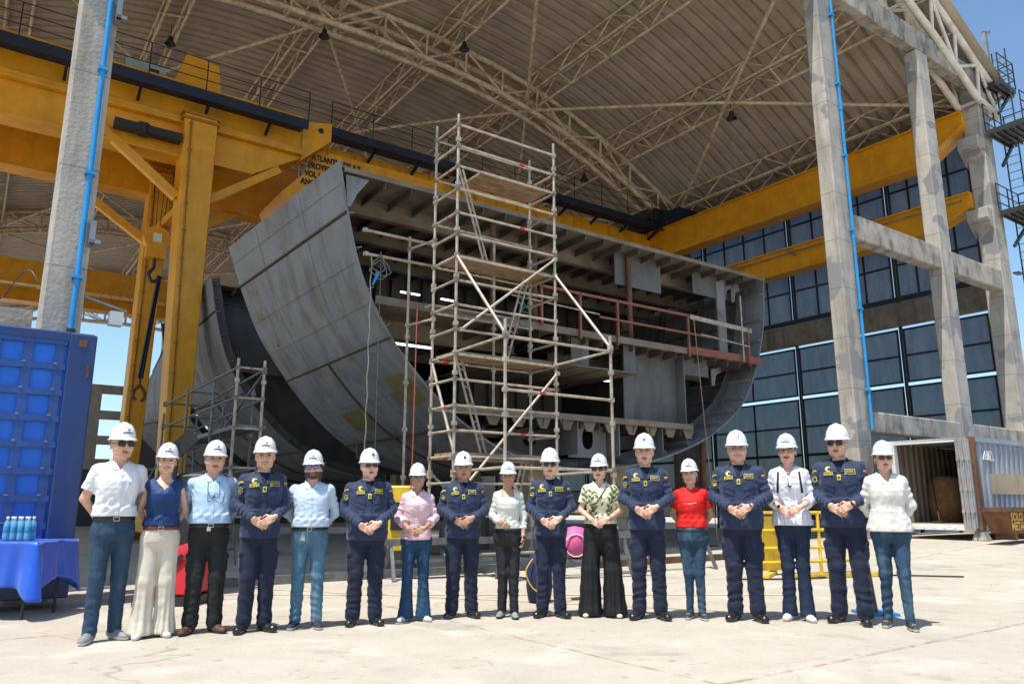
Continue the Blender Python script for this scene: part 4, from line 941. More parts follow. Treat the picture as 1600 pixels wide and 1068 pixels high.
# trestles, steel edge beams and racks in the shade
def trestle(x, y, L, h, a, lab):
    t = Thing('steel_trestle', lab, 'trestle', (x, y, 0), yard=False, group='low steel trestles in the shade', rot=a)
    g = MB(); g.box(x-L/2, x+L/2, y-.05, y+.05, h-.1, h); g.build('top_rail', M['galv_dark'], t)
    for s_ in (-1, 1):
        for r_ in (-1, 1): MB().beam((x+s_*(L/2-.15), y, h-.08), (x+s_*(L/2-.1), y+r_*.3, 0), .05, .05).build('leg', M['galv_dark'], t)
    MB().box(x-L/2+.2, x+L/2-.2, y-.02, y+.02, h*.4, h*.4+.05).build('stretcher', M['galv_dark'], t)
trestle(-3.3, 12.9, 2.0, .75, .2, 'low grey steel trestle behind the bearded man'); trestle(-1.0, 12.4, 2.2, .6, .5, 'low grey steel trestle behind the woman in pink'); trestle(1.0, 12.2, 2.6, .7, .3, 'low grey steel trestle behind the dark uniformed men at the centre'); trestle(2.6, 13.6, 2.2, .8, .6, 'low grey steel trestle behind the woman in red')
for (p, q, lab) in (((2.4, 11.25), (9.0, 11.05), 'long rusty steel section lying along the left edge of the shade'), ((9.4, 10.7), (14.5, 10.75), 'long rusty steel section lying on the ground behind the people at the right')):
    g = MB(); g.beam((p[0], p[1], .06), (q[0], q[1], .06), .12, .12); g.beam((p[0], p[1]+.3, .04), (q[0], q[1]+.25, .04), .1, .08); o = g.build('steel_section', M['rust'] if p[0] > 9 else M['galv_dark']); o.matrix_world = Matrix.Rotation(TH, 4, 'Z'); tag(o, lab, 'steel bar')
def hose(lab, pts, r=.014):
    g = MB(); n = len(pts); g.path(smooth3(pts), r, 6); o = g.build('hose', M['black']); tag(o, lab, 'hose')
hose('black hose snaking over the shaded floor at the left', [(-4.2,12.4,.02),(-3.2,12.1,.02),(-2.2,12.6,.02),(-1.4,12.1,.02),(-.4,12.5,.02),(.3,12.0,.02)])
hose('black hose lying across the bright slab at the far right', [(9.6,14.6,.30),(10.6,15.1,.31),(12.0,15.0,.31),(14,15.8,.31)])
hose('thin black hose curling on the slab behind the barrier', [(3.4,11.9,.02),(4.4,12.0,.02),(5.6,12.6,.02),(7.0,12.3,.02)])
# backpack and pink bag on the centre trestle, teal post
M['navy_cloth'] = mat('navy canvas', (.012,.025,.09), (.01,.018,.06), 5, .8, bump=.3)
bp = Thing('backpack', 'navy backpack with a yellow strap hanging from the trestle between two people', 'backpack', (.30, 9.3, .2), yard=False)
g = MB(); g.lathe((.32, 9.3, .0), [(0,.0),(.13,.02),(.155,.18),(.145,.42),(.10,.54),(0,.57)], 16); g.build('bag', M['navy_cloth'], bp)
g = MB(); g.path(smooth3([(.24,9.16,.5),(.16,9.13,.36),(.22,9.12,.2),(.32,9.12,.12),(.38,9.12,.05)]), .008, 6); g.build('strap', M['yellow_paint'], bp)
M['pink'] = mat('pink cloth', (.75,.13,.33), (.62,.10,.27), 6, .6, bump=.2)
pk = Thing('pink_bag', 'round bright pink bag on a stool behind the woman in the leaf blouse', 'bag', (.75, 9.5, .5), yard=False)
g = MB(); g.lathe((.76, 9.5, .48), [(0,0),(.12,.02),(.18,.12),(.17,.26),(.10,.36),(0,.38)], 20); g.build('bag', M['pink'], pk)
g = MB(); g.path([(.76+.13*math.cos(t_*.5), 9.33, .64+.13*math.sin(t_*.5)) for t_ in range(13)], .008, 5); g.build('seam', M['white'], pk)
st = Thing('stool', 'plain grey stool carrying the pink bag', 'stool', (.76, 9.5, 0), yard=False)
g = MB(); g.box(.6, .92, 9.36, 9.64, .44, .48); g.build('seat', M['grey_metal'], st)
for a in (-1, 1):
    for b in (-1, 1): MB().tube((.76+a*.13, 9.5+b*.11, .44), (.76+a*.15, 9.5+b*.13, 0), .012, 6).build('leg', M['grey_metal'], st)
tp = Thing('bollard_post', 'black post with teal tape standing between the last two people', 'post', (3.73, 8.35, 0), yard=False)
g = MB(); g.tube((3.74, 8.35, 0), (3.70, 8.4, .8), .075, 12, .06); g.build('post', M['black'], tp)
g = MB()
for z in (.55, .62, .69, .76): g.lathe((3.71, 8.385, z), [(.066,0),(.072,.02),(.066,.04)], 14)
g.build('ring', M['concrete_beam'], tp)
g = MB(); g.box(3.64, 3.69, 8.26, 8.275, 0, .42); g.build('tape', M['blue_pipe'], tp)
g = MB(); g.box(3.6, 3.95, 8.15, 8.5, 0, .03); g.build('base', M['blue_pipe'], tp)
# ---------------- far background ----------------
fb = Thing('concrete_frame', 'unfinished pale concrete building frame far behind the yellow crane legs', 'building', (10, 75, 0))
for u in (8.0, 14.0, 20.0, 26): MB().box(u, u+1.0, 75, 76, 0, 11.4).build('column', M['far_concrete'], fb)
for z in (10.65, 8.4, 6.2, 4.2, 2.0): MB().box(6.5, 27, 75.05, 75.6, z, z+.75).build('beam', M['far_concrete'], fb)
for u in (8.0, 14.0, 20): MB().box(u, u+.8, 82, 83, 0, 11.4).build('column', M['far_concrete'], fb)
fw = Thing('boundary_wall', 'long low pale boundary wall far behind the ship at the left', 'wall', (10, 68, 0))
MB().box(-20, 60, 66, 66.3, 0, 2.6).build('wall_slab', M['far_concrete'], fw)
M['far_dark'] = mat('far dark infill', (.05,.055,.06), (.08,.08,.08), .6, .7)  # near-black, so the added far blocks read as deep shade
wk = Thing('infill', 'taller dark workshop block added to darken the distance below the hull', 'building', (20, 60, 0))  # block added to cover the bright distance under the hull
MB().box(9.5, 45, 60.5, 64, 0, 6.2).build('wall', M['far_dark'], wk)
fs_ = Thing('dark_backdrop', 'low dark added hut in the distance behind the first two people', 'backdrop', (6, 48, 0))  # block added and widened so the distance at ground level stays dark
MB().box(1.5, 30, 46, 50, 0, 2.9).build('wall', M['far_dark'], fs_); MB().box(1.3, 30.2, 45.8, 50.2, 2.91, 3.05).build('roof', M['far_concrete'], fs_)
# =====================================================================
# people: each body is one signed-distance volume turned into one mesh
# =====================================================================
def axis(segs):
    """segs: list of (start, end, step) joined into one rising axis"""
    out = []
    for a, b, st in segs:
        n = max(1, int(round((b-a)/st))); out += list(a + (b-a)*np.arange(n)/n)
    out.append(segs[-1][1]); return np.array(out, dtype=np.float32)
class Field:
    def __init__(s, X, Y, Z):
        s.X, s.Y, s.Z = X, Y, Z; s.d = np.full((len(X), len(Y), len(Z)), .2, np.float32)
    def win(s, lo, hi):
        r = []
        for A, a, b in ((s.X, lo[0], hi[0]), (s.Y, lo[1], hi[1]), (s.Z, lo[2], hi[2])):
            i0 = max(0, int(np.searchsorted(A, a))-1); i1 = min(len(A), int(np.searchsorted(A, b))+1)
            if i1 <= i0: return None
            r.append(slice(i0, i1))
        return tuple(r), s.X[r[0]][:, None, None], s.Y[r[1]][None, :, None], s.Z[r[2]][None, None, :]
    def put(s, sl, nd, k, sub=False):
        d = s.d[sl]
        if sub:
            nd = -nd
            if k > 0: h = np.clip(.5-.5*(nd-d)/k, 0, 1); s.d[sl] = nd*(1-h)+d*h + k*h*(1-h) if False else np.maximum(d, nd) + np.maximum(k-np.abs(d-nd), 0)**2/(4*k)
            else: s.d[sl] = np.maximum(d, nd)
        else:
            if k > 0: s.d[sl] = np.minimum(d, nd) - np.maximum(k-np.abs(d-nd), 0)**2/(4*k)
            else: s.d[sl] = np.minimum(d, nd)
    def cap(s, p, q, r0, r1=None, k=.02, sub=False, flat=(1, 1, 1), fold=None):
        p = np.array(p, float); q = np.array(q, float); r1 = r0 if r1 is None else r1; m = max(r0, r1)*max(1, 1/min(flat))+k+.02
        w_ = s.win(np.minimum(p, q)-m, np.maximum(p, q)+m)
        if w_ is None: return s
        sl, x, y, z = w_; d = q-p; L2 = max(float(d@d), 1e-9)
        t = np.clip(((x-p[0])*d[0]+(y-p[1])*d[1]+(z-p[2])*d[2])/L2, 0, 1)
        dd = np.sqrt(((x-p[0]-t*d[0])*flat[0])**2+((y-p[1]-t*d[1])*flat[1])**2+((z-p[2]-t*d[2])*flat[2])**2) - (r0+(r1-r0)*t)
        if fold is not None: dd = dd + fold(x, y, z, t)
        s.put(sl, dd.astype(np.float32), k, sub); return s
    def ell(s, c, r, k=.02, sub=False, rot=None):
        m = max(r)+k+.02; w_ = s.win(np.array(c)-m, np.array(c)+m)
        if w_ is None: return s
        sl, x, y, z = w_; x, y, z = x-c[0], y-c[1], z-c[2]
        if rot is not None:
            Q = np.array(rot.to_matrix() if hasattr(rot, 'to_matrix') else rot); x, y, z = (Q[0][0]*x+Q[1][0]*y+Q[2][0]*z, Q[0][1]*x+Q[1][1]*y+Q[2][1]*z, Q[0][2]*x+Q[1][2]*y+Q[2][2]*z)
        k0 = np.sqrt((x/r[0])**2+(y/r[1])**2+(z/r[2])**2); k1 = np.sqrt((x/r[0]**2)**2+(y/r[1]**2)**2+(z/r[2]**2)**2)+1e-6
        s.put(sl, (k0*(k0-1)/k1).astype(np.float32), k, sub); return s
    def loft(s, prof, k=.02, pw=2.3, extra=None, zr=None, sub=False):
        """prof: rows z, half width, half depth, centre y, centre x"""
        P_ = np.array(sorted(prof), float); z0, z1 = P_[0, 0], P_[-1, 0]; m = max(P_[:, 1].max(), P_[:, 2].max())+.08
        w_ = s.win((P_[:, 4].min()-m, P_[:, 3].min()-m, z0-.03), (P_[:, 4].max()+m, P_[:, 3].max()+m, z1+.03))
        sl, x, y, z = w_; zf = z.ravel()
        zc = np.clip(zf, z0, z1)
        a, b, cy, cx = [np.interp(zc, P_[:, 0], P_[:, i])[None, None, :] for i in (1, 2, 3, 4)]
        q = (np.abs((x-cx)/a)**pw + np.abs((y-cy)/b)**pw)**(1/pw)
        d = (q-1)*np.minimum(a, b)*.9
        d = np.maximum(d, np.maximum(z0-z, z-z1))
        if extra is not None: d = d + extra(x, y, z)
        s.put(sl, d.astype(np.float32), k, sub); return s
    def box(s, c, h, r=.01, k=.01, rot=None, sub=False):
        m = float(np.linalg.norm(h))+r+k+.01; w_ = s.win(np.array(c)-m, np.array(c)+m)
        if w_ is None: return s
        sl, x, y, z = w_; x, y, z = x-c[0], y-c[1], z-c[2]
        if rot is not None:
            Q = np.array(rot); x, y, z = (Q[0][0]*x+Q[1][0]*y+Q[2][0]*z, Q[0][1]*x+Q[1][1]*y+Q[2][1]*z, Q[0][2]*x+Q[1][2]*y+Q[2][2]*z)
        qx, qy, qz = np.abs(x)-h[0]+r, np.abs(y)-h[1]+r, np.abs(z)-h[2]+r
        d = np.sqrt(np.maximum(qx, 0)**2+np.maximum(qy, 0)**2+np.maximum(qz, 0)**2)+np.minimum(np.maximum(qx, np.maximum(qy, qz)), 0)-r
        s.put(sl, d.astype(np.float32), k, sub); return s
    def sample(s, p):
        r = []
        for A, a in ((s.X, p[0]), (s.Y, p[1]), (s.Z, p[2])):
            i = int(np.searchsorted(A, a))-1; i = max(0, min(len(A)-2, i)); r.append((i, min(1, max(0, (a-A[i])/(A[i+1]-A[i])))))
        (i, fx), (j, fy), (k, fz) = r; c = s.d[i:i+2, j:j+2, k:k+2]
        c = c[0]*(1-fx)+c[1]*fx; c = c[0]*(1-fy)+c[1]*fy; return float(c[0]*(1-fz)+c[1]*fz)
    def hit(s, o, d, tmax=.6):
        """march from o along d to the surface"""
        o = np.array(o, float); d = np.array(d, float); d /= np.linalg.norm(d); t = 0
        while t < tmax:
            v = s.sample(o+d*t)
            if v < .001: return o+d*t
            t += max(v*.7, .0015)
        return None
    def nets(s):
        D = s.d; X, Y, Z = s.X, s.Y, s.Z; ins = D < 0
        n = [len(X)-1, len(Y)-1, len(Z)-1]
        c = [ins[a:n[0]+a, b:n[1]+b, e:n[2]+e] for a in (0, 1) for b in (0, 1) for e in (0, 1)]
        sm = np.zeros(n, np.int8)
        for q in c: sm += q
        act = (sm > 0) & (sm < 8); idx = np.full(n, -1, np.int32); I, J, K = np.nonzero(act); m = len(I); idx[I, J, K] = np.arange(m)
        acc = np.zeros((m, 3)); cnt = np.zeros(m)
        cor = [(a, b, e) for a in (0, 1) for b in (0, 1) for e in (0, 1)]
        for a in cor:
            for ax in range(3):
                if a[ax] == 1: continue
                b = list(a); b[ax] = 1
                da = D[I+a[0], J+a[1], K+a[2]]; db = D[I+b[0], J+b[1], K+b[2]]; cr_ = (da < 0) != (db < 0)
                t = np.where(cr_, da/np.where(cr_, da-db, 1), 0)
                P_ = [X[I+a[0]], Y[J+a[1]], Z[K+a[2]]]; Q = [X[I+b[0]], Y[J+b[1]], Z[K+b[2]]]
                for q in range(3): acc[:, q] += np.where(cr_, P_[q]+(Q[q]-P_[q])*t, 0)
                cnt += cr_
        V_ = acc/np.maximum(cnt, 1)[:, None]; F_ = []
        for ax in range(3):
            o1, o2 = [(1, 2), (2, 0), (0, 1)][ax]
            sl0 = [slice(None)]*3; sl0[ax] = slice(0, -1); sl1 = [slice(None)]*3; sl1[ax] = slice(1, None)
            A, B = ins[tuple(sl0)], ins[tuple(sl1)]; ed = A != B
            i = np.array(np.nonzero(ed)); ok = (i[o1] > 0) & (i[o2] > 0) & (i[o1] < n[o1]) & (i[o2] < n[o2]); i = i[:, ok]
            flip = A[tuple(i)]
            def at(d1, d2):
                j = i.copy(); j[o1] -= d1; j[o2] -= d2; return idx[tuple(j)]
            q = np.stack([at(1, 1), at(0, 1), at(0, 0), at(1, 0)], 1); q[~flip] = q[~flip][:, ::-1]; F_.append(q)
        return V_, np.concatenate(F_)
def mesh_np(name, V_, F_, mats, mi=None, parent=None, smooth=True):
    me = bpy.data.meshes.new(name); me.vertices.add(len(V_)); me.vertices.foreach_set('co', np.asarray(V_, np.float32).ravel())
    nf = len(F_); me.loops.add(nf*4); me.loops.foreach_set('vertex_index', F_.ravel().astype(np.int32)); me.polygons.add(nf)
    me.polygons.foreach_set('loop_start', np.arange(nf, dtype=np.int32)*4)
    me.update(calc_edges=True)
    for m in (mats if isinstance(mats, (list, tuple)) else [mats]): me.materials.append(m)
    if mi is not None: me.polygons.foreach_set('material_index', mi.astype(np.int32))
    me.polygons.foreach_set('use_smooth', np.ones(nf, bool) if smooth else np.zeros(nf, bool)); me.update()
    o = bpy.data.objects.new(name, me); lnk(o)
    if parent is not None: o.parent = parent
    return o
def wob(seed, freq, amp, st=(1, 1, 1)):
    rs = np.random.RandomState(seed); K_ = rs.normal(size=(7, 3)); K_ /= np.linalg.norm(K_, axis=1)[:, None]; K_ *= freq*rs.uniform(.6, 1.7, (7, 1)); K_ *= np.array(st); ph = rs.uniform(0, 6.28, 7)
    def f(x, y, z):
        v = 0
        for k_, p_ in zip(K_, ph): v = v + np.sin(k_[0]*x+k_[1]*y+k_[2]*z+p_)
        v = v/2.6; return (amp*(np.abs(v)-.55)).astype(np.float32) if True else v
    return f
# ---- cloth and skin materials ----
def cloth_mat(name, c1, c2=None, rough=.85, wv=0, stripes=None, denim=False, sheen=.0):
    m, t, p, out = newmat(name); v = coords(t); c2 = c2 or tuple(x*.8 for x in c1)
    col = mixc(t, ramp(t, noise(t, v, 6, 4), .35, .65), c1, c2)
    if denim:
        col = mixc(t, ramp(t, noise(t, coords(t, (9, 9, 2.0)), 1.0, 3), .5, .72, 0, .55), col, denim)
        col = mixc(t, ramp(t, noise(t, coords(t, (120, 120, 30)), 1, 2), .4, .7, 0, .3), col, tuple(min(1, x*1.9) for x in c1))
    if stripes:
        s_ = N(t, 'ShaderNodeSeparateXYZ'); t.links.new(v, s_.inputs[0]); a = N(t, 'ShaderNodeMath', operation='PINGPONG'); a.inputs[1].default_value = stripes[0]/2
        t.links.new(s_.outputs[0], a.inputs[0]); col = mixc(t, ramp(t, a.outputs[0], stripes[0]*.12, stripes[0]*.18, stripes[2], 0), col, stripes[1])
    t.links.new(col, p.inputs['Base Color']); p.inputs['Roughness'].default_value = rough; p.inputs['Specular IOR Level'].default_value = .3
    p.inputs['Sheen Weight'].default_value = sheen
    b = N(t, 'ShaderNodeBump'); b.inputs['Strength'].default_value = .5; b.inputs['Distance'].default_value = .006
    t.links.new(noise(t, coords(t, (1, 1, .7)), 38, 5, .65), b.inputs['Height'])
    rn = N(t, 'ShaderNodeTexNoise'); rn.noise_type = 'RIDGED_MULTIFRACTAL'; rn.inputs['Scale'].default_value = 5.5; rn.inputs['Detail'].default_value = 2.5; rn.inputs['Distortion'].default_value = .8; t.links.new(coords(t, (1.2, 1.2, .8), (.5, .6, .3)), rn.inputs['Vector'])
    b2 = N(t, 'ShaderNodeBump'); b2.inputs['Strength'].default_value = .55; b2.inputs['Distance'].default_value = .024; t.links.new(rn.outputs['Fac'], b2.inputs['Height']); t.links.new(b.outputs[0], b2.inputs['Normal']); t.links.new(b2.outputs[0], p.inputs['Normal']); return m
def skin_mat(name, c):
    m, t, p, out = newmat(name); v = coords(t); col = mixc(t, ramp(t, noise(t, v, 22, 4), .35, .7), c, (c[0]*.82, c[1]*.68, c[2]*.64))
    t.links.new(col, p.inputs['Base Color']); p.inputs['Roughness'].default_value = .48; p.inputs['Subsurface Weight'].default_value = .12
    p.inputs['Subsurface Radius'].default_value = (.012, .005, .003); p.inputs['Subsurface Scale'].default_value = .5
    b = N(t, 'ShaderNodeBump'); b.inputs['Strength'].default_value = .25; b.inputs['Distance'].default_value = .002; t.links.new(noise(t, v, 160, 3), b.inputs['Height']); t.links.new(b.outputs[0], p.inputs['Normal']); return m
M['skin1'] = skin_mat('skin light', (.74,.47,.35)); M['skin2'] = skin_mat('skin tan', (.66,.41,.29)); M['skin3'] = skin_mat('skin brown', (.47,.27,.18))
M['lip'] = mat('lips', (.40,.12,.10), (.34,.09,.08), 9, .4, bump=0); M['lip_red'] = mat('red lips', (.45,.04,.04), (.4,.03,.04), 9, .4, bump=0)
M['eye_white'] = mat('eye white', (.7,.68,.65), (.65,.62,.6), 9, .3, bump=0); M['teeth'] = mat('teeth', (.60,.56,.50), (.5,.48,.42), 9, .3, bump=0)
M['hair'] = mat('dark hair', (.018,.012,.009), (.04,.026,.018), 30, .45, bump=.6, bscale=70); M['hair_grey'] = mat('grey hair', (.16,.15,.14), (.09,.085,.08), 30, .5, bump=.6, bscale=70)
M['stubble'] = mat('stubble', (.10,.06,.045), (.06,.035,.025), 60, .7, bump=.4, bscale=120)
M['uniform'] = cloth_mat('navy uniform', (.020,.034,.082), (.015,.026,.064), .72, sheen=.15); M['uniform_dark'] = cloth_mat('navy undershirt', (.010,.015,.04), (.008,.012,.03), .85)
M['uniform_tr'] = cloth_mat('navy uniform trousers', (.011,.017,.042), (.009,.013,.033), .75, sheen=.1)
M['shirt_white'] = cloth_mat('white shirt', (.74,.74,.76), (.68,.69,.72), .8); M['shirt_blue'] = cloth_mat('light blue shirt', (.42,.56,.74), (.36,.50,.68), .75)
M['shirt_sky'] = cloth_mat('pale blue shirt', (.50,.60,.72), (.44,.54,.68), .8); M['navy_top'] = cloth_mat('navy blouse', (.012,.045,.16), (.008,.03,.11), .6)
M['pink_shirt'] = cloth_mat('pink shirt', (.72,.50,.55), (.66,.45,.51), .8, stripes=(.03, (.60,.38,.44), .35)); M['cream'] = cloth_mat('cream knit', (.66,.66,.60), (.58,.59,.54), .85)
M['blouse'] = cloth_mat('cream blouse', (.70,.66,.48), (.64,.60,.44), .75); M['leaf'] = cloth_mat('leaf print', (.12,.16,.03), (.07,.10,.03), .75); M['stalk'] = cloth_mat('stalk print', (.05,.05,.03), None, .75)
M['red_tee'] = cloth_mat('red t-shirt', (.70,.018,.014), (.60,.012,.012), .75); M['stripe_shirt'] = cloth_mat('striped white shirt', (.70,.71,.76), (.66,.67,.74), .8, stripes=(.035, (.45,.48,.62), .5))
M['linen'] = cloth_mat('off white linen', (.68,.67,.62), (.61,.60,.55), .85)
M['jeans'] = cloth_mat('mid blue jeans', (.028,.060,.105), (.020,.042,.078), .8, denim=(.075,.13,.19)); M['jeans_light'] = cloth_mat('light blue jeans', (.075,.16,.24), (.05,.115,.185), .8, denim=(.22,.33,.40))
M['jeans_dark'] = cloth_mat('dark jeans', (.012,.022,.05), (.01,.018,.04), .8, denim=(.02,.035,.07)); M['jeans_blue'] = cloth_mat('blue flared jeans', (.018,.055,.115), (.013,.04,.085), .8, denim=(.035,.09,.16))
M['jeans_slim'] = cloth_mat('slim washed jeans', (.025,.058,.10), (.018,.040,.072), .8, denim=(.11,.18,.25)); M['cream_tr'] = cloth_mat('cream trousers', (.66,.60,.50), (.58,.53,.43), .85)
M['dark_tr'] = cloth_mat('charcoal cargo trousers', (.020,.022,.022), (.015,.016,.017), .8); M['black_tr'] = cloth_mat('black trousers', (.012,.012,.014), (.009,.009,.010), .7); M['charcoal_tr'] = cloth_mat('black technical trousers', (.018,.019,.022), (.013,.014,.016), .6)
M['helmet'] = None
m, t, p, out = newmat('helmet white'); t.links.new(mixc(t, ramp(t, noise(t, coords(t), 9, 4), .4, .7), (.80,.80,.80), (.68,.69,.69)), p.inputs['Base Color']); p.inputs['Roughness'].default_value = .22; p.inputs['Coat Weight'].default_value = .3; M['helmet'] = m
M['ink'] = mat('dark ink', (.02,.025,.04), (.03,.03,.05), 9, .6, bump=0); M['ink_blue'] = mat('blue ink', (.02,.16,.42), (.02,.12,.34), 9, .6, bump=0)
M['patch_y'] = mat('patch yellow', (.60,.50,.04), (.5,.42,.04), 40, .7, bump=.2); M['patch_n'] = mat('patch navy', (.015,.02,.035), (.02,.03,.04), 30, .7); M['patch_g'] = mat('patch olive', (.16,.17,.02), (.05,.06,.02), 60, .7)
M['patch_w'] = mat('patch white', (.7,.7,.66), (.6,.6,.55), 30, .7); M['patch_r'] = mat('patch red', (.6,.05,.03), (.5,.04,.03), 30, .7); M['patch_b'] = mat('patch blue', (.02,.06,.35), (.02,.05,.3), 30, .7)
M['belt_black'] = mat('black leather', (.012,.011,.01), (.02,.018,.016), 20, .4, bump=.2); M['belt_brown'] = mat('brown leather', (.20,.05,.025), (.14,.035,.02), 20, .4, bump=.2)
M['boot'] = mat('black boot', (.012,.012,.012), (.02,.02,.02), 12, .28, bump=.2); M['shoe_brown'] = mat('brown shoe', (.10,.04,.022), (.06,.025,.015), 20, .6, bump=.4); M['shoe_white'] = mat('white shoe', (.72,.71,.68), (.62,.62,.6), 14, .5, bump=.2)
M['shoe_grey'] = mat('grey trainer', (.16,.16,.16), (.30,.30,.29), 50, .6, bump=.3); M['shoe_navy'] = mat('navy canvas shoe', (.02,.025,.05), (.015,.02,.04), 20, .7, bump=.3); M['shoe_black'] = mat('black trainer', (.02,.02,.022), (.05,.05,.05), 40, .6, bump=.3)
M['sole_white'] = mat('white sole', (.6,.59,.55), (.5,.49,.45), 20, .7, bump=.2); M['lace_red'] = mat('red lace', (.6,.03,.02), (.5,.02,.02), 20, .7, bump=0)
M['lens'] = mat('dark lens', (.008,.008,.009), (.012,.012,.012), 5, .08, bump=0); M['lens_brown'] = mat('brown lens', (.05,.02,.015), (.04,.016,.012), 5, .1, bump=0); M['lens_blue'] = mat('mirror lens', (.10,.12,.5), (.2,.2,.5), 50, .15, .3, bump=0)
M['gold'] = mat('gold', (.7,.45,.15), (.6,.38,.12), 5, .3, 1., bump=0); M['silver'] = mat('silver', (.6,.6,.6), (.5,.5,.5), 5, .25, 1., bump=0)

class Person:
    def __init__(s, px, py, H, face=0., label='', sex='m', shirt=None, trousers='jeans', shirt_kind='shirt', tr_kind='jeans', arms='clasp', skin='skin2', wide=1., belly=0.,
                 head_yaw=0., head_tilt=0., hair='short', hairm='hair', beard=False, smile=0, lips='lip', glasses=None, stance=.10, footyaw=.35, shoe='boot', sole=None, shoe_kind='boot',
                 helmet_mark='logo', hz=.0, seed=1, tuck=True, belt=None, watch=None, step=(0, 0), lean=0., more=None, sleeve='long', hem=None):
        s.__dict__.update(locals()); q_ = random.Random(seed*13+5); s.head_yaw += q_.uniform(-.13, .13); s.head_tilt += q_.uniform(-.045, .045); s.hz += q_.uniform(-.014, .014); s.footyaw += q_.uniform(-.12, .12); s.step = (s.step[0]+q_.uniform(-.02, .02), s.step[1]+q_.uniform(-.02, .02)); s.build()
    def P(s, x, y, z): return np.array((x, y, z))
    def build(s):
        f = s.sex == 'f'; s.stance *= .88; sh = (.146 if f else .168)*s.wide; s.shz = 1.402; s.sh = sh
        rs = np.random.RandomState(s.seed)
        hd = np.array((0, -.020, 1.606)); s.hd = hd; hc = .985
        arm = {}
        b = s.belly; cl = s.hz
        for sd in (-1, 1):     # sd=-1: picture left (the person's right)
            S0 = s.P(sd*(sh-.012), .012, s.shz-.02)
            mode = s.arms if isinstance(s.arms, str) else s.arms[0 if sd < 0 else 1]
            if mode == 'clasp': E = s.P(sd*(sh+.060), .012-.02*b, 1.150+.02*cl); W_ = s.P(sd*.088, -.195-b*.9, 1.045+cl)
            elif mode == 'behind': E = s.P(sd*(sh+.060), .085, 1.15); W_ = s.P(sd*.11, .175, .985)
            elif mode == 'belly': E = s.P(sd*(sh+.045), .03, 1.16); W_ = s.P(sd*.10, -.19, 1.075)
            elif mode == 'down': E = s.P(sd*(sh+.040), .03, 1.15); W_ = s.P(sd*(sh+.030), -.08, .905)
            arm[sd] = (S0, E, W_, mode)
        s.arm = arm
        s.root_build(f, sh, hd, arm, rs)
    def hand(s, F_, W_, d, n, side, thumb, curl=.5, sc=1., k=.004, spread=.0):
        """palm and five separate fingers; d = finger direction, n = palm normal, side = towards the thumb"""
        d = np.array(d, float); d /= np.linalg.norm(d); n = np.array(n, float); n -= d*(n@d); n /= np.linalg.norm(n); e = np.cross(d, n); e = e if e@np.array(side) > 0 else -e
        R_ = np.stack([e, n, d], 1); c = W_+d*.045*sc
        F_.cap(W_-d*.02, W_+d*.015, .024*sc, .026*sc, k=.012)
        F_.box(c, (.038*sc, .0135*sc, .045*sc), r=.012*sc, k=.014, rot=R_)
        lens = [.072, .080, .076, .060]
        for i in range(4):
            off = (1.5-i)*.0192*sc; p0 = W_+d*(.086-(.006 if i == 3 else 0))*sc+e*off; dd = d+e*(1.5-i)*spread; dd /= np.linalg.norm(dd); r = (.0092 if i < 3 else .0080)*sc
            for j, fr in enumerate((.45, .32, .23)):
                a = curl*(.35+.75*j)*(1+.08*i); v = dd*math.cos(a)+n*math.sin(a); p1 = p0+v*lens[i]*fr*sc; F_.cap(p0, p1, r, r*.93, k=.0035 if j else .006); p0 = p1; r *= .93
        t0 = W_+d*.022*sc+e*.032*sc; t1 = t0+(d*.55+e*.62+n*.25)*.042*sc; t2 = t1+(d*.85+e*.10+n*.45)*.032*sc
        F_.cap(t0-e*.01, t1, .0135*sc, .0115*sc, k=.010); F_.cap(t1, t2, .0112*sc, .009*sc, k=.003)
    def torso_prof(s, off=0., low=.90, top=1.44):
        f = s.sex == 'f'; w_ = s.wide; b = s.belly; sh = s.sh
        if f: rows = [(.86,.178,.118,.012),(.93,.178,.118,.010),(1.0,.160,.108,.002),(1.09,.138,.098,-.004),(1.16,.140,.102,-.008),(1.24,.150,.118,-.018),(1.30,.152,.120,-.020),(1.37,.150,.098,-.002),(1.42,.125,.075,.012),(1.455,.080,.058,.018)]
        else: rows = [(.86,.172,.118,.010),(.93,.172,.116,.006),(1.0,.163,.110,.000),(1.09,.156,.108,-.004),(1.16,.162,.112,-.006),(1.24,.172,.120,-.008),(1.30,.176,.122,-.006),(1.37,.170,.106,.004),(1.42,.135,.080,.014),(1.455,.085,.060,.018)]
        out = []
        for z, a, d, cy in rows:
            g_ = math.exp(-((z-1.06)/.13)**2)*b
            out.append((z, a*w_*.90+off+.35*g_, d*(.5+.5*w_)+off+.55*g_, cy-.45*g_, 0.))
        P_ = np.array(out); zs = sorted(set([low, top]+[r[0] for r in out if low < r[0] < top])); return [tuple([z]+[float(np.interp(z, P_[:, 0], P_[:, i])) for i in (1, 2, 3, 4)]) for z in zs]
    def root_build(s, f, sh, hd, arm, rs):
        HS = 1.05 if f else 1.12
        hx = .10
        hands = [a[2] for a in arm.values()]; front = [a for a in arm.values() if a[3] != 'behind']
        zlo = min([a[2][2] for a in arm.values()])-.19; zhi = max([a[2][2] for a in arm.values()])+.06
        st = .0042
        X = axis([(-.36, -.13, .009), (-.13, .13, st), (.13, .36, .009)])
        if any(a[3] == 'down' for a in arm.values()): X = axis([(-.34, -.26, .008), (-.26, .28, .0048), (.28, .34, .009)])
        Y = axis([(-.40, .02, .0048), (.02, .26, .009)]) if front else axis([(-.20, .12, .0048), (.12, .30, .009)])
        Z = axis([(0., zlo, .012), (zlo, zhi, .0045), (zhi, 1.47, .011), (1.47, 1.80, .0042)])
        B = Field(X, Y, Z)
        B.loft(s.torso_prof(-.017, .91, 1.44), k=.02)
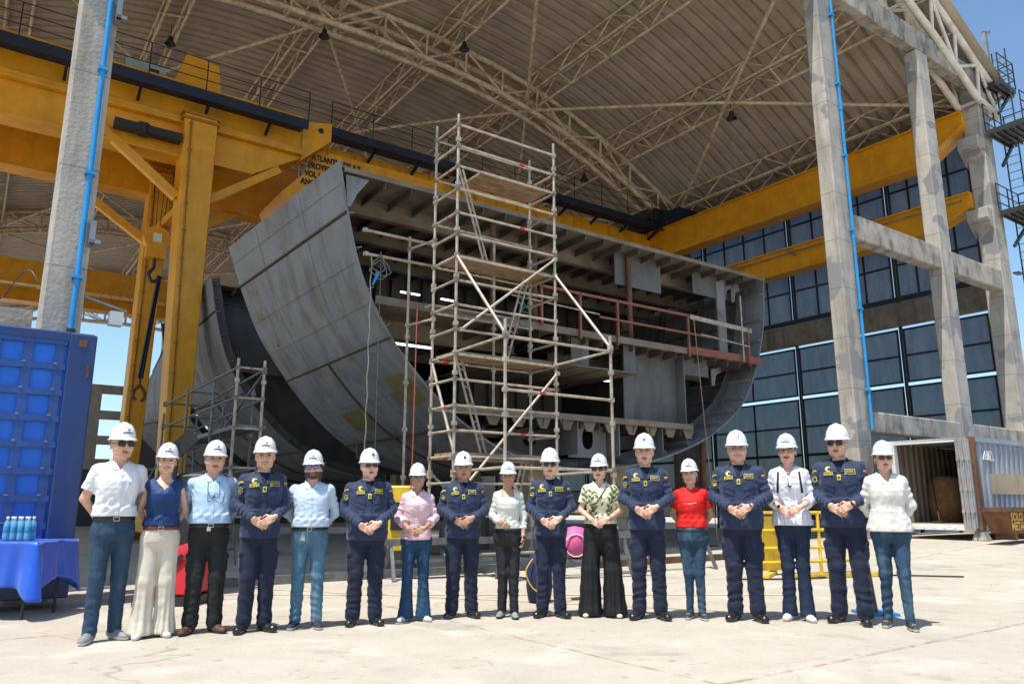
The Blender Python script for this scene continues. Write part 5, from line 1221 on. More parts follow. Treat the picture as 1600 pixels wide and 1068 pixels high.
        for sd in (-1, 1):
            S0, E, W_, mode = arm[sd]; ra = .040 if f else .047
            B.cap((sd*.05, .018, 1.405), S0-np.array((0,0,.004)), .040, ra-.004, k=.03); B.cap(S0, E, ra-.003, ra*.82, k=.02); B.cap(E, W_, ra*.82, .026 if not f else .023, k=.012)
            hx_ = sd*(s.stance*.75+.02); kn_ = (sd*(s.stance*.95), -.005+s.step[0 if sd < 0 else 1]*.5, .50); B.cap((sd*.080, .012, .90), kn_, .066, .040, k=.02); B.cap(kn_, (sd*(s.stance+.003), .025+s.step[0 if sd < 0 else 1], .09), .038, .026, k=.01)
            B.cap((sd*s.stance, .025+s.step[0 if sd < 0 else 1], .055), (sd*(s.stance+.012), -.05+s.step[0 if sd < 0 else 1], .035), .022, .018, k=.012)
        # hands
        hs = .84 if f else .94
        for sd in (-1, 1):
            S0, E, W_, mode = arm[sd]
            if mode == 'clasp':
                up = sd > 0
                W2 = np.array(W_)
                d = (-sd*.80, -.10, -.48); n = (0, 1, -.15) if True else 0
                if up: W2 = W2+np.array((0, -.030, .008))
                else: W2 = W2+np.array((0, .006, -.014))
                s.hand(B, W2, d, (0, 1, -.2), (0, -.25, 1), True, curl=.62 if up else .45, sc=hs)
            elif mode == 'behind': s.hand(B, W_, (-sd*.8, .05, -.5), (0, -1, 0), (0, 0, 1), True, .4, hs)
            elif mode == 'belly': s.hand(B, W_, (-sd*.85, -.05, -.42), (0, 1, 0), (0, 0, 1), True, .35, hs)
            elif mode == 'down': s.hand(B, W_, (0, -.12, -1), (-sd, .1, 0), (0, -1, 0), True, .8, hs)
        # head
        yaw = s.head_yaw; cyw, syw = math.cos(yaw), math.sin(yaw); ct_, st_ = math.cos(s.head_tilt), math.sin(s.head_tilt)
        Rm = np.array(Matrix.Rotation(yaw, 3, 'Z') @ Matrix.Rotation(s.head_tilt, 3, 'Y')); s.Rm = Rm
        Q = lambda x, y, z: hd+Rm@(np.array((x, y, z))*HS)
        jw = 1.0 if not f else .92; fw = 1+(.06 if s.wide > 1.05 else 0)
        e = lambda c, r, k=.015, sub=False: B.ell(Q(*c), tuple(v*HS for v in r), k, sub, rot=Rm)
        c_ = lambda a, b, r0, r1, k=.01, sub=False: B.cap(Q(*a), Q(*b), r0*HS, r1*HS, k, sub)
        B.cap((0, .022, 1.40), Q(0, .022, -.05), .050 if f else .060*(.6+.4*s.wide), .045 if f else .054, k=.03)
        e((0, .012, .035), (.0790, .096, .085)); e((0, -.022, -.028), (.072*jw*fw, .070, .074), .02); e((0, -.030, -.070), (.052*jw*fw, .052, .040), .02)
        e((0, -.072, -.098), (.022, .018, .016), .015)
        for sd in (-1, 1):
            e((sd*.038, -.062, -.028), (.024, .024, .026), .02); e((sd*.044*jw*fw, -.015, -.078), (.016, .028, .018), .02)
            c_((sd*.012, -.088, .030), (sd*.052, -.072, .028), .0085, .007, .012)
            B.ell(Q(sd*.031, -.096, .008), (.018*HS, .012*HS, .0090*HS), .010, True, rot=Rm)
            e((sd*.031, -.0765, .007), (.0135, .0125, .0105), .002)
            e((sd*.0765, .012, -.008), (.008, .019, .031), .006); e((sd*.082, .004, -.002), (.004, .009, .014), .004, True)
        c_((0, -.088, .018), (0, -.111, -.022), .0075, .0120, .008); e((0, -.115, -.026), (.0115, .0100, .0095), .005)
        for sd in (-1, 1): e((sd*.012, -.101, -.030), (.008, .009, .007), .005); e((sd*.0065, -.109, -.0365), (.0035, .004, .003), .002, True)
        sm = .006*s.smile
        c_((-.020-sm, -.0855+sm*.6, -.0575+sm), (0, -.0945, -.0565), .0042, .0060, .004); c_((.020+sm, -.0855+sm*.6, -.0575+sm), (0, -.0945, -.0565), .0042, .0060, .004)
        c_((-.015-sm*.7, -.086, -.0655), (.015+sm*.7, -.086, -.0655), .0055, .0055, .004); c_((0, -.0905, -.067), (0, -.0905, -.067), .006, .006, .004)
        
        V_, F_ = B.nets()
        C_ = V_[F_].mean(1); L = (C_-hd)@Rm/HS; r_ = np.abs(L[:, 0]); mi = np.zeros(len(F_), int)
        frontf = L[:, 1] < -.05
        ev = np.sqrt(((r_-.031)/.0150)**2+((L[:, 2]-.0065)/.0078)**2); iri = np.sqrt(((r_-.031)/.0062)**2+((L[:, 2]-.0068)/.0066)**2)
        mi[frontf & (ev < 1.0)] = 3; mi[frontf & (ev < .72)] = 4; mi[frontf & (iri < 1)] = 3
        mi[frontf & (L[:, 2] > .0092) & (ev < 1.25)] = 3
        bz = .0285-.06*np.abs(r_-.034)-(.002 if f else 0); mi[frontf & (np.abs(L[:, 2]-bz) < (.0030 if f else .0046)) & (r_ > .013) & (r_ < .053)] = 2
        lw = .0245+sm; zl = -.061+ sm*(r_/lw)**2*1.2
        mi[(L[:, 1] < -.074) & (r_ < lw) & (np.abs(L[:, 2]-zl) < .0105*np.sqrt(np.maximum(0, 1-(r_/lw)**2))+.001)] = 1
        if s.smile > 1: mi[(L[:, 1] < -.07) & (r_ < .017+sm*.5) & (np.abs(L[:, 2]+.0606-sm*(r_/.03)**2) < .0030)] = 5
        else: mi[(L[:, 1] < -.078) & (r_ < .024) & (np.abs(L[:, 2]+.0612-sm*(r_/.03)**2*1.2) < .0013)] = 3
        if s.beard:
            low = (L[:, 2] < -.030-.25*(L[:, 1]+.05)) & (L[:, 2] > -.108+.3*np.abs(L[:,1]+.07)) & (L[:, 1] < .0) & (mi == 0)
            ring = (r_ < .036) & (L[:, 2] < -.043) & (L[:, 1] < -.05)
            mi[(mi == 0) & ((ring & (L[:,2] > -.108)) | (low & (r_ > .020+.2*(-.03-L[:, 2])*0)) & (L[:, 2] < -.036))] = 6
        hm = M[s.hairm]
        # drop what the legs and shoes hide: keep all (one continuous body)
        root = mesh_np('person', V_, F_, [M[s.skin], M[s.lips], hm, M['hair'], M['eye_white'], M['teeth'], M['stubble']], mi)
        s.root = root; s.B = B; s.HS = HS; s.Q = Q
        tag(root, s.label, 'person', 'people in the group photo')
        s.hair_mesh(f, hd, Rm, HS); s.helmet(hd, Rm, HS); s.shirt_mesh(f, rs); s.trouser_mesh(f, rs); s.shoes(f); 
        if s.glasses: s.glasses_mesh()
        s.extras()
        if s.more: s.more(s)
        k = s.H/1.787; g = bpy.data.objects
        root.scale = (k, k, k); root.location = (s.px, s.py, ground_z(s.px, s.py)); root.rotation_euler = (0, 0, s.face)
    def hair_mesh(s, f, hd, Rm, HS):
        H_ = Field(axis([(hd[0]-.14, hd[0]+.14, .0045)]), axis([(-.16, .19, .0045)]), axis([(1.30, 1.78, .0048)]))
        e = lambda c, r, k=.01, sub=False: H_.ell(hd+Rm@(np.array(c)*HS), tuple(v*HS for v in r), k, sub, rot=Rm)
        n = wob(s.seed+5, 160, .0022)
        if s.hair == 'short': e((0, .018, .035), (.079, .094, .088)); e((0, -.075, -.01), (.115, .082, .20), .006, True); e((0, .0, -.11), (.14, .14, .085), .01, True)
        elif s.hair == 'grey': e((0, .018, .035), (.079, .094, .088)); e((0, -.075, -.01), (.115, .082, .20), .006, True); e((0, .0, -.11), (.14, .14, .085), .01, True)
        elif s.hair == 'tied': e((0, .018, .03), (.081, .098, .092)); e((0, -.082, .0), (.075, .072, .12), .006, True); e((0, .0, -.12), (.14, .14, .085), .01, True); e((0, .115, -.03), (.035, .04, .045))
        elif s.hair == 'bob': e((0, .02, .02), (.086, .098, .10)); e((0, .045, -.06), (.085, .070, .075)); e((0, -.09, -.02), (.066, .082, .14), .006, True); e((0, -.06, -.16), (.13, .09, .09), .01, True)
        elif s.hair == 'long': e((0, .02, .02), (.085, .098, .10)); e((0, .05, -.07), (.080, .060, .10)); e((0, .06, -.15), (.070, .045, .09)); e((0, -.09, -.03), (.066, .080, .15), .006, True); e((0, -.08, -.2), (.13, .08, .12), .01, True)
        H_.d += n(H_.X[:, None, None], H_.Y[None, :, None], H_.Z[None, None, :])
        V_, F_ = H_.nets()
        if len(F_): mesh_np('hair', V_, F_, M[s.hairm], parent=s.root)
    def helmet(s, hd, Rm, HS):
        k = HS; T = lambda p: tuple(hd+Rm@(np.array(p)*k+np.array((0, .004, .052*k))))
        g = MB(); g.smooth = True; n = 56; K_ = 18; vs = []
        def surf(th, q, off=0.):    # th around (0 = front), q 0 rim .. 1 crown
            c_, s_ = math.sin(th), -math.cos(th); a = q*math.pi/2; r = math.cos(a)**.80; zz = math.sin(a)**1.05
            rx, ry, rz_ = .0905, .118, .119
            x = c_*rx*r; y = s_*ry*r+.004; z = rz_*zz
            x += c_*off*r; y += s_*off*r; z += off*zz
            ridge = .007*math.exp(-(x/.020)**2)*min(1, q*3)*(1 if q < .97 else 1); z += ridge; 
            rid2 = .003*(math.exp(-((abs(x)-.045)/.008)**2))*min(1, q*2.5); z += rid2
            return (x, y, z)
        for j in range(K_+1):
            for i in range(n): vs.append(T(surf(2*math.pi*i/n, j/K_)))
        rim = []
        for j, (o, dz) in enumerate(((.006, -.004), (.014, -.011), (.016, -.016), (.010, -.015), (.0, -.006))):
            for i in range(n):
                th = 2*math.pi*i/n; c_, s_ = math.sin(th), -math.cos(th); fr = max(0, math.cos(th)); pk = fr**2.2*(.042 if j in (1, 2) else .036 if j == 3 else .020 if j == 0 else 0)*(1 if j < 4 else 0)
                rim.append(T((c_*(.0905+o*.8), s_*(.118+o*.8+pk)+.004, dz-.010*fr**2*(j in (1, 2, 3)))))
        base = len(vs); vs += rim; fs = [(j*n+i, j*n+(i+1) % n, (j+1)*n+(i+1) % n, (j+1)*n+i) for j in range(K_) for i in range(n)]
        fs += [(i, base+i, base+(i+1) % n, (i+1) % n) for i in range(n)]
        fs += [(base+j*n+i, base+(j+1)*n+i, base+(j+1)*n+(i+1) % n, base+j*n+(i+1) % n) for j in range(4) for i in range(n)]
        g.add(vs, fs)
        # inner surface closes the shell
        inn = [T(tuple(np.array(surf(2*math.pi*i/n, j/8, -.004)))) for j in range(9) for i in range(n)]
        g.add(inn, [(j*n+i, (j+1)*n+i, (j+1)*n+(i+1) % n, j*n+(i+1) % n) for j in range(8) for i in range(n)])
        g.smooth = False
        def onh(x, z, off=.0015):     # flat x,z -> front of the dome
            q = max(.02, min(.95, (2/math.pi)*math.asin(min(1, max(0, z)/.119)))); a = q*math.pi/2; r = math.cos(a)**.80
            th = math.asin(max(-1, min(1, x/(.0905*r+1e-4)))); p_ = surf(th, q, off); return T(p_)
        mk = s.helmet_mark
        if mk in ('logo', 'logo_blue'):
            b_ = 1 if mk == 'logo' else 2
            add_text(g, 'COTECMAR', .0135, lambda x, y: onh(x+.004, .030+y), 'CENTER', .0012, mi=b_)
            for poly in ([(-.008, .050), (.006, .047), (.004, .051), (-.004, .055)], [(.000, .053), (.009, .050), (.012, .068), (.008, .062)], [(-.009, .057), (-.004, .060), (.002, .057), (-.003, .055)]):
                g.add([onh(x+.006, z) for x, z in poly], [(0, 1, 2, 3)], b_)
        elif mk == 'square': g.add([onh(x, z) for x in (.002, .014, .026) for z in (.038, .052, .066)], [(0, 1, 4, 3), (1, 2, 5, 4), (3, 4, 7, 6), (4, 5, 8, 7)], 1); add_text(g, '1', .02, lambda x, y: onh(x+.010, .046+y, .0025), mi=0)
        elif mk == 'blue': g.add([onh(x, z) for x in (-.012, .0, .014) for z in (.040, .052, .066)], [(0, 1, 4, 3), (1, 2, 5, 4), (3, 4, 7, 6), (4, 5, 8, 7)], 2); g.add([onh(x, z, .0025) for x, z in ((-.012, .050), (.014, .050), (.014, .0525), (-.012, .0525))], [(0, 1, 2, 3)], 0)
        elif mk == 'one': add_text(g, '1', .032, lambda x, y: onh(x+.008, .045+y), bold=.002, mi=1)
        elif mk == 'two': add_text(g, 'II', .022, lambda x, y: onh(x-.006, .045+y), mi=3)
        g.build('hard_hat', [M['helmet'], M['ink'], M['ink_blue'], M['grey_metal']], s.root, fix=False)
        for sd in (-1, 1): MB().tube(T((sd*.090, .02, -.010)), T((sd*.086, .02, -.028)), .006, 8).build('strap_clip', M['white'], s.root)
    def glasses_mesh(s):
        k = s.glasses; Q = s.Q; g = MB(); lens_m = {'dark': 'lens', 'brown': 'lens_brown', 'blue': 'lens_blue', 'clear': None, 'thin': None}[k]
        w_, h_ = (.027, .0185) if k in ('dark', 'clear') else (.026, .015)
        n = 18
        for sd in (-1, 1):
            pts = []
            for i in range(n):
                a = 2*math.pi*i/n; c_, s_ = math.cos(a), math.sin(a); x = sd*.032+w_*math.copysign(abs(c_)**.7, c_); z = .004+h_*math.copysign(abs(s_)**.75, s_); pts.append((x, -.104+.20*max(0, abs(x)-.02)+.6*max(0, abs(x)-.02)**1.5, z))
            if lens_m: g.add([Q(*p_) for p_ in pts]+[Q(sd*.032, -.103, .004)], [(i, (i+1) % n, n) for i in range(n)], 1)
            for i in range(n): g.tube(Q(*pts[i]), Q(*pts[(i+1) % n]), .0022 if k in ('dark', 'clear') else .0012, 5, mi=0, cap=False)
            o = max(pts, key=lambda p_: abs(p_[0])); g.path([Q(o[0], o[1], .010), Q(sd*.074, -.07, .010), Q(sd*.080, .01, .008)], .0026 if k in ('dark', 'clear') else .0014, 5, mi=0)
        g.path([Q(-.007, -.106, .008), Q(0, -.110, .011), Q(.007, -.106, .008)], .0022, 5, mi=0)
        g.build('glasses', [M['black'], M[lens_m] if lens_m else M['black']], s.root)
    # ------------------------------------------------ clothes
    def shirt_mesh(s, f, rs):
        U_ = s.shirt_kind; uni = U_ == 'uniform'; low = s.hem if s.hem is not None else (.845 if uni else 1.004 if s.tuck else .87)
        X = axis([(-.40, .40, .0072)]); Y = axis([(-.34, .30, .0072)]); Z = axis([(low-.03, 1.53, .0072)])
        Fd = Field(X, Y, Z); off = {'uniform': .016, 'shirt': .011, 'tee': .008, 'loose': .022, 'fit': .004}.get(U_, .014)
        big = wob(s.seed, 22, .0052 if U_ != 'fit' else .003, (1.2, 1, .6)); fine = wob(s.seed+3, 55, .0030, (1, 1, 1.3))
        Fd.loft(s.torso_prof(off, low, 1.455), k=.02, pw=2.4 if not f else 2.2)
        if uni or U_ == 'loose': 
            P_ = s.torso_prof(off, low, 1.10); Fd.loft([(z, a+.012*math.sin((1.1-z)*12), b+.01, cy, cx) for z, a, b, cy, cx in P_], k=.02)
        if s.tuck and not uni: # blouse over the belt
            P_ = s.torso_prof(off+.008, 1.01, 1.08); Fd.loft(P_, k=.03)
        cuffs = []
        for sd in (-1, 1):
            S0, E, W_, mode = s.arm[sd]; ra = (.048 if f else .055)*(1.08 if uni or U_ == 'loose' else .95 if U_ == 'fit' else 1)
            Fd.cap((sd*.055, .018, 1.408), S0+np.array((0, 0, -.002)), .049, ra*.96, k=.03)
            def fo(L_, ph, amp=.0048):
                return lambda x, y, z, t: (amp*np.sin(t*L_+ph+6*x)*np.clip(np.sin(np.pi*np.clip(t, 0, 1)), .25, 1)).astype(np.float32)
            if s.sleeve == 'none': continue
            if s.sleeve == 'short':
                e2 = S0+(E-S0)*.66; Fd.cap(S0, e2, ra*1.0, ra*1.16, k=.03); cuffs.append((e2, (E-S0), sd)); continue
            Fd.cap(S0, E, ra, ra*.90, k=.028, fold=fo(24, s.seed+sd)); 
            end = W_ if s.sleeve == 'long' else E+(W_-E)*(.55 if s.sleeve == 'rolled' else .2)
            Fd.cap(E, end, ra*.90, (.040 if s.sleeve == 'long' else .050), k=.014, fold=fo(34, s.seed*2+sd, .0055)); 
            Fd.cap(E, E, ra*.98, ra*.98, k=.02)
            if s.sleeve == 'rolled': dv = (W_-E)/np.linalg.norm(W_-E); Fd.cap(end-dv*.05, end-dv*.012, .056, .057, k=.006)
            if s.sleeve == 'long' and U_ != 'fit': dv = (W_-E)/np.linalg.norm(W_-E); Fd.cap(end-dv*.05, end-dv*.004, .0385, .040, k=.003)
            cuffs.append((end, (W_-E), sd))
        x, y, z = X[:, None, None], Y[None, :, None], Z[None, None, :]
        Fd.d += big(x, y, z)+fine(x, y, z)
        # gentle gathers radiating near waist
        if s.tuck or uni: Fd.d += (.003*np.sin(x*75+s.seed+8*np.sin(z*9))*np.exp(-((z-(low+.09))/.05)**2)).astype(np.float32)
        for e_, dv, sd in cuffs:       # cut the sleeves square
            dv = dv/np.linalg.norm(dv); pl = (x-e_[0])*dv[0]+(y-e_[1])*dv[1]+(z-e_[2])*dv[2]
            near = np.sqrt((x-e_[0])**2+(y-e_[1])**2+(z-e_[2])**2) < .16
            if sd < 0: near = near & (x < .02)
            else: near = near & (x > -.02)
            far_ = (np.sqrt((x-e_[0])**2+(y-e_[1])**2+(z-e_[2])**2) < .12)
            Fd.d = np.where(near & far_ & (np.abs(x-e_[0]-dv[0]*pl)**2+np.abs(y-e_[1]-dv[1]*pl)**2+np.abs(z-e_[2]-dv[2]*pl)**2 < .065**2), np.maximum(Fd.d, pl), Fd.d)
        Fd.d = np.maximum(Fd.d, low-z).astype(np.float32)
        # neck opening
        vn = {'uniform': (1.33, .62), 'shirt': (1.385, .5), 'tee': (1.425, 1.6), 'loose': (1.35, .5), 'fit': (1.34, 1.3), 'vneck': (1.33, .8)}.get(U_, (1.385, .5))
        neck = np.sqrt((x/.068)**2+((y-.018)/.064)**2)-1; neck = neck*.06
        nk = np.maximum(neck, 1.415-z)
        Fd.d = np.maximum(Fd.d, -nk)
        if not uni:
            wz = np.clip((z-vn[0])*vn[1], 0, .09) if U_ != 'fit' else np.where(z > 1.365, .07, 0.)
            ve = np.maximum(np.abs(x)-wz, y-(-.02)); ve = np.maximum(ve, vn[0]-z); Fd.d = np.maximum(Fd.d, -ve).astype(np.float32)
        V_, F_ = Fd.nets(); C_ = V_[F_].mean(1); mi = np.zeros(len(F_), int); s.Fs = Fd
        mats = [M[s.shirt]]
        if uni:
            mats.append(M['uniform_dark']); vv_ = (C_[:, 1] < .02) & (np.abs(C_[:, 0]) < np.clip((C_[:, 2]-1.325)*.72, 0, .085)) & (C_[:, 2] > 1.325); mi[vv_] = 1
            V0 = V_.copy(); inv = (V_[:, 1] < .02) & (np.abs(V_[:, 0]) < np.clip((V_[:, 2]-1.325)*.70, 0, .085)) & (V_[:, 2] > 1.325); V_[inv, 1] += .008
        o = mesh_np('jacket' if uni else 'shirt', V_, F_, mats, mi, s.root); s.shirt_o = o
        if U_ in ('uniform', 'shirt', 'loose'): s.collar(vn, uni)
        if uni: s.uniform_bits()
        elif U_ in ('shirt', 'loose'):
            g = MB()     # placket and buttons
            s.strip(g, [(-.013, .013)], 1.375 if U_ == 'shirt' else 1.34, low+.015, .0035); 
            g.build('placket', M[s.shirt], s.root)
            g = MB()
            zt = (1.365 if U_ == 'shirt' else 1.33); n = 6
            for i in range(n):
                z_ = zt-(zt-low-.03)*i/(n-1); h_ = s.fr(0, z_)
                if h_ is not None: g.tube((0, h_[1]-.006, z_), (0, h_[1]-.002, z_), .0045, 8)
            g.build('button', M['sole_white'], s.root)
            if s.sex == 'm' or U_ == 'loose':
                g = MB(); s.patchq(g, [(.055, 1.20), (.125, 1.205), (.125, 1.30), (.055, 1.295)], .0035); g.build('chest_pocket', M[s.shirt], s.root)
    def fr(s, x, z, F_=None, y0=-.42):
        h_ = (F_ or s.Fs).hit((x, y0, z), (0, 1, 0), .75); return h_
    def strip(s, g, xr, z1, z0, off, mi=None):
        (a, b), = xr; n = 30; vs = []
        for i in range(n+1):
            z = z1+(z0-z1)*i/n
            for x in (a, (a+b)/2, b):
                h_ = s.fr(x, z); y = h_[1] if h_ is not None else -.1; vs.append((x, y-off-(.0015 if x == (a+b)/2 else 0), z))
        fs = [(i*3+j, i*3+j+1, (i+1)*3+j+1, (i+1)*3+j) for i in range(n) for j in (0, 1)]
        g.add(vs, fs, mi, True)
        back = [(x, y+off+.004, z) for x, y, z in vs]; m_ = len(vs); g.add([vs[i*3] for i in range(n+1)]+[back[i*3] for i in range(n+1)]+[vs[i*3+2] for i in range(n+1)]+[back[i*3+2] for i in range(n+1)],
            [(i, i+1, n+1+i+1, n+1+i) for i in range(n)]+[(2*(n+1)+i, 2*(n+1)+i+1, 3*(n+1)+i+1, 3*(n+1)+i) for i in range(n)], mi)
    def patchq(s, g, q, off, mi=None, n=7, m_=7, F_=None, d=(0, 1, 0), thick=True):
        """a cloth patch laid on the garment: q = four (x,z) corners"""
        vs = []; d = np.array(d, float); d /= np.linalg.norm(d); ylast = -.12
        for j in range(m_+1):
            for i in range(n+1):
                fx, fz = i/n, j/m_; x = (q[0][0]*(1-fx)+q[1][0]*fx)*(1-fz)+(q[3][0]*(1-fx)+q[2][0]*fx)*fz; z = (q[0][1]*(1-fx)+q[1][1]*fx)*(1-fz)+(q[3][1]*(1-fx)+q[2][1]*fx)*fz
                o_ = np.array((x, 0, z))-d*.42; h_ = (F_ or s.Fs).hit(o_, d, .8)
                if h_ is None: h_ = np.array((x, ylast, z))
                else: ylast = h_[1]
                vs.append(h_-d*off)
        N_ = (n+1)*(m_+1); fs = [(j*(n+1)+i, j*(n+1)+i+1, (j+1)*(n+1)+i+1, (j+1)*(n+1)+i) for j in range(m_) for i in range(n)]
        g.add(vs, fs, mi, True)
        if thick:
            per = [i for i in range(n+1)]+[j*(n+1)+n for j in range(1, m_+1)]+[m_*(n+1)+i for i in range(n-1, -1, -1)]+[j*(n+1) for j in range(m_-1, 0, -1)]
            a = [vs[i] for i in per]; b = [vs[i]+d*(off+.003) for i in per]; L = len(per); g.add(a+b, [(i, (i+1) % L, L+(i+1) % L, L+i) for i in range(L)], mi)
    def collar(s, vn, uni):
        g = MB(); f = s.sex == 'f'
        zt = 1.470
        for sd in (-1, 1):
            # lapel wing folded over the chest
            if uni: q = [(sd*.010, 1.335), (sd*.075, 1.355), (sd*.082, 1.425), (sd*.055, 1.462)]
            else: q = [(sd*.014, vn[0]+.012), (sd*.066, vn[0]+.004), (sd*.080, 1.425), (sd*.046, 1.455)]
            if sd > 0: q = [q[1], q[0], q[3], q[2]]
            s.patchq(g, q, .010 if uni else .008, n=8, m_=8)
        # standing band round the neck
        n = 28; vs = []
        for j, (zz, rr) in enumerate(((1.405, 1.16), (1.445, 1.08), (1.480, 1.02), (1.483, 1.08), (1.45, 1.22), (1.415, 1.34))):
            for i in range(n+1):
                a = -math.pi*.22+(math.pi*1.44)*i/n; x = .070*rr*math.cos(a); y = .022+.066*rr*math.sin(a); dz = -.030*max(0, -math.sin(a)); vs.append((x, y, zz+dz))
        g.add(vs, [(j*(n+1)+i, j*(n+1)+i+1, (j+1)*(n+1)+i+1, (j+1)*(n+1)+i) for j in range(5) for i in range(n)], None, True)
        g.build('collar', M[s.shirt], s.root)
    def uniform_bits(s):
        g = MB(); s.strip(g, [(-.022, .022)], 1.325, .87, .004); g.build('placket', M['uniform'], s.root)
        for sd in (-1, 1):      # slanted chest pockets with flaps
            g = MB(); q = [(sd*.055, 1.150), (sd*.135, 1.190), (sd*.150, 1.290), (sd*.050, 1.245)]
            q2 = [(sd*.038, 1.225), (sd*.052, 1.190), (sd*.158, 1.262), (sd*.150, 1.300)]
            q2 = [(sd*.040, 1.205), (sd*.148, 1.240), (sd*.150, 1.292), (sd*.046, 1.268)]
            if sd > 0: q, q2 = [q[1], q[0], q[3], q[2]], [q2[1], q2[0], q2[3], q2[2]]
            s.patchq(g, q, .005); s.patchq(g, q2, .010); g.build('chest_pocket', M['uniform'], s.root)
        Y_, Nn, W_, G_ = 0, 1, 2, 3; mats = [M['patch_y'], M['patch_n'], M['patch_w'], M['patch_g'], M['patch_r'], M['patch_b']]
        # name tape with emblem (picture left)
        g = MB(); R4 = lambda x0, x1, z0, z1, dz=0: [(x0, z0), (x1, z0+dz), (x1, z1+dz), (x0, z1)]
        s.patchq(g, R4(-.132, -.052, 1.312, 1.342, .006), .012, Y_); s.patchq(g, R4(-.127, -.057, 1.317, 1.337, .006), .0135, Nn, thick=False)
        for i, w_ in enumerate((.006, .010, .007, .012, .006)): s.patchq(g, R4(-.121+i*.013, -.121+i*.013+w_, 1.322, 1.332, .001), .015, Y_, 2, 2, thick=False)
        g.build('name_tape', mats, s.root)
        g = MB()
        cx, cz = -.092, 1.372
        def disc(r, off, mi, a0=0, a1=6.2832, r0=0, dx=0, dz=0):
            n = 16; vs = []; 
            for i in range(n+1):
                a = a0+(a1-a0)*i/n
                for rr in (r0, r):
                    x, z = cx+dx+rr*math.cos(a), cz+dz+rr*math.sin(a); h_ = s.fr(x, z); vs.append((x, (h_[1] if h_ is not None else -.1)-off, z))
            g.add(vs, [(2*i, 2*i+1, 2*i+3, 2*i+2) for i in range(n)], mi)
        disc(.026, .0125, Y_, .6, 5.6, .017); disc(.017, .0115, Nn); disc(.014, .0135, W_, 1.2, 4.6, .004, -.004, 0); g.build('emblem_patch', mats, s.root)
        # big badge (picture right)
        g = MB(); s.patchq(g, R4(.052, .138, 1.322, 1.370, -.002), .012, Y_); s.patchq(g, R4(.057, .133, 1.327, 1.365, -.002), .0135, Nn, thick=False); s.patchq(g, R4(.064, .126, 1.336, 1.352, 0), .015, G_, thick=False)
        add_text(g, 'ARMADA', .014, lambda x, y: tuple(np.array(s.fr(.067+x, 1.351+y) if s.fr(.067+x, 1.351+y) is not None else (.09, -.1, 1.35))-np.array((0, .0155, 0))), mi=Y_)
        for i in range(5): s.patchq(g, R4(.066+i*.012, .071+i*.012, 1.338+.003*(i % 2), 1.348, 0), .016, Y_, 2, 2, thick=False)
        g.build('service_badge', mats, s.root)
        g = MB(); s.patchq(g, R4(-.016, .016, 1.268, 1.318), .016, Y_); s.patchq(g, R4(-.008, .008, 1.280, 1.306), .0175, Nn if s.seed % 2 else G_, thick=False); g.build('rank_tab', mats, s.root)
        # sleeve patches
        for sd in (-1, 1):
            S0, E, W_2, mode = s.arm[sd]; d = np.array((-sd*.55, .83, 0)); 
            g = MB(); c0 = S0+(E-S0)*.20; c1 = S0+(E-S0)*.42
            def pt(x, z, off):
                o_ = np.array((c0[0]+x, 0, z))-d*.5; o_[1] += .0; h_ = s.Fs.hit(o_, d, .9); return None if h_ is None else h_-d/np.linalg.norm(d)*off
            def poly(P_, off, mi):
                vs = [pt(x, z, off) for x, z in P_]
                if all(v_ is not None for v_ in vs): c_ = sum(vs)/len(vs); g.add(vs+[c_], [(i, (i+1) % len(vs), len(vs)) for i in range(len(vs))], mi)
            zz = c0[2]
            if sd < 0:
                poly([(-.040,zz+.015),(-.02,zz+.030),(.005,zz+.034),(.028,zz+.028),(.028,zz+.016),(.005,zz+.020),(-.02,zz+.014),(-.036,zz+.002)], .008, Y_)
                z2 = zz-.055; poly([(-.024,z2+.022),(.0,z2+.030),(.024,z2+.022),(.022,z2-.012),(.0,z2-.032),(-.022,z2-.012)], .008, Y_); poly([(-.018,z2+.017),(.0,z2+.024),(.018,z2+.017),(.016,z2-.010),(.0,z2-.024),(-.016,z2-.010)], .0095, Nn); poly([(-.010,z2+.006),(.010,z2+.006),(.008,z2-.006),(-.008,z2-.006)], .011, W_)
            else:
                poly([(-.024,zz+.012),(.020,zz+.012),(.020,zz+.024),(-.024,zz+.024)], .008, Y_); poly([(-.024,zz+.004),(.020,zz+.004),(.020,zz+.012),(-.024,zz+.012)], .008, 5); poly([(-.024,zz-.004),(.020,zz-.004),(.020,zz+.004),(-.024,zz+.004)], .008, 4)
            if g.v: g.build('shoulder_patch', mats, s.root)
    def trouser_mesh(s, f, rs):
        K_ = s.tr_kind; top = 1.035 if not s.shirt_kind == 'uniform' else .98
        X = axis([(-.36, .36, .0078)]); Y = axis([(-.28, .32, .0078)]); Z = axis([(.012, top+.02, .0078)])
        T = Field(X, Y, Z)
        P_ = s.torso_prof(.006 if s.tuck else .004, .86, top); b_ = P_[0]; P_ = [(.80, b_[1]*.80, b_[2]*.62, b_[3], 0.), (.83, b_[1]*.93, b_[2]*.85, b_[3], 0.)]+P_; T.loft(P_, k=.03)
        r = {'jeans': (.092,.066,.060,.057), 'slim': (.090,.060,.048,.044), 'cargo': (.096,.078,.072,.068), 'flare': (.094,.062,.066,.094), 'wide': (.098,.084,.086,.104), 'palazzo': (.100,.098,.112,.128), 'boot': (.094,.064,.062,.076)}[K_]
        w_ = (.55+.45*s.wide)*.95
        legs = {}
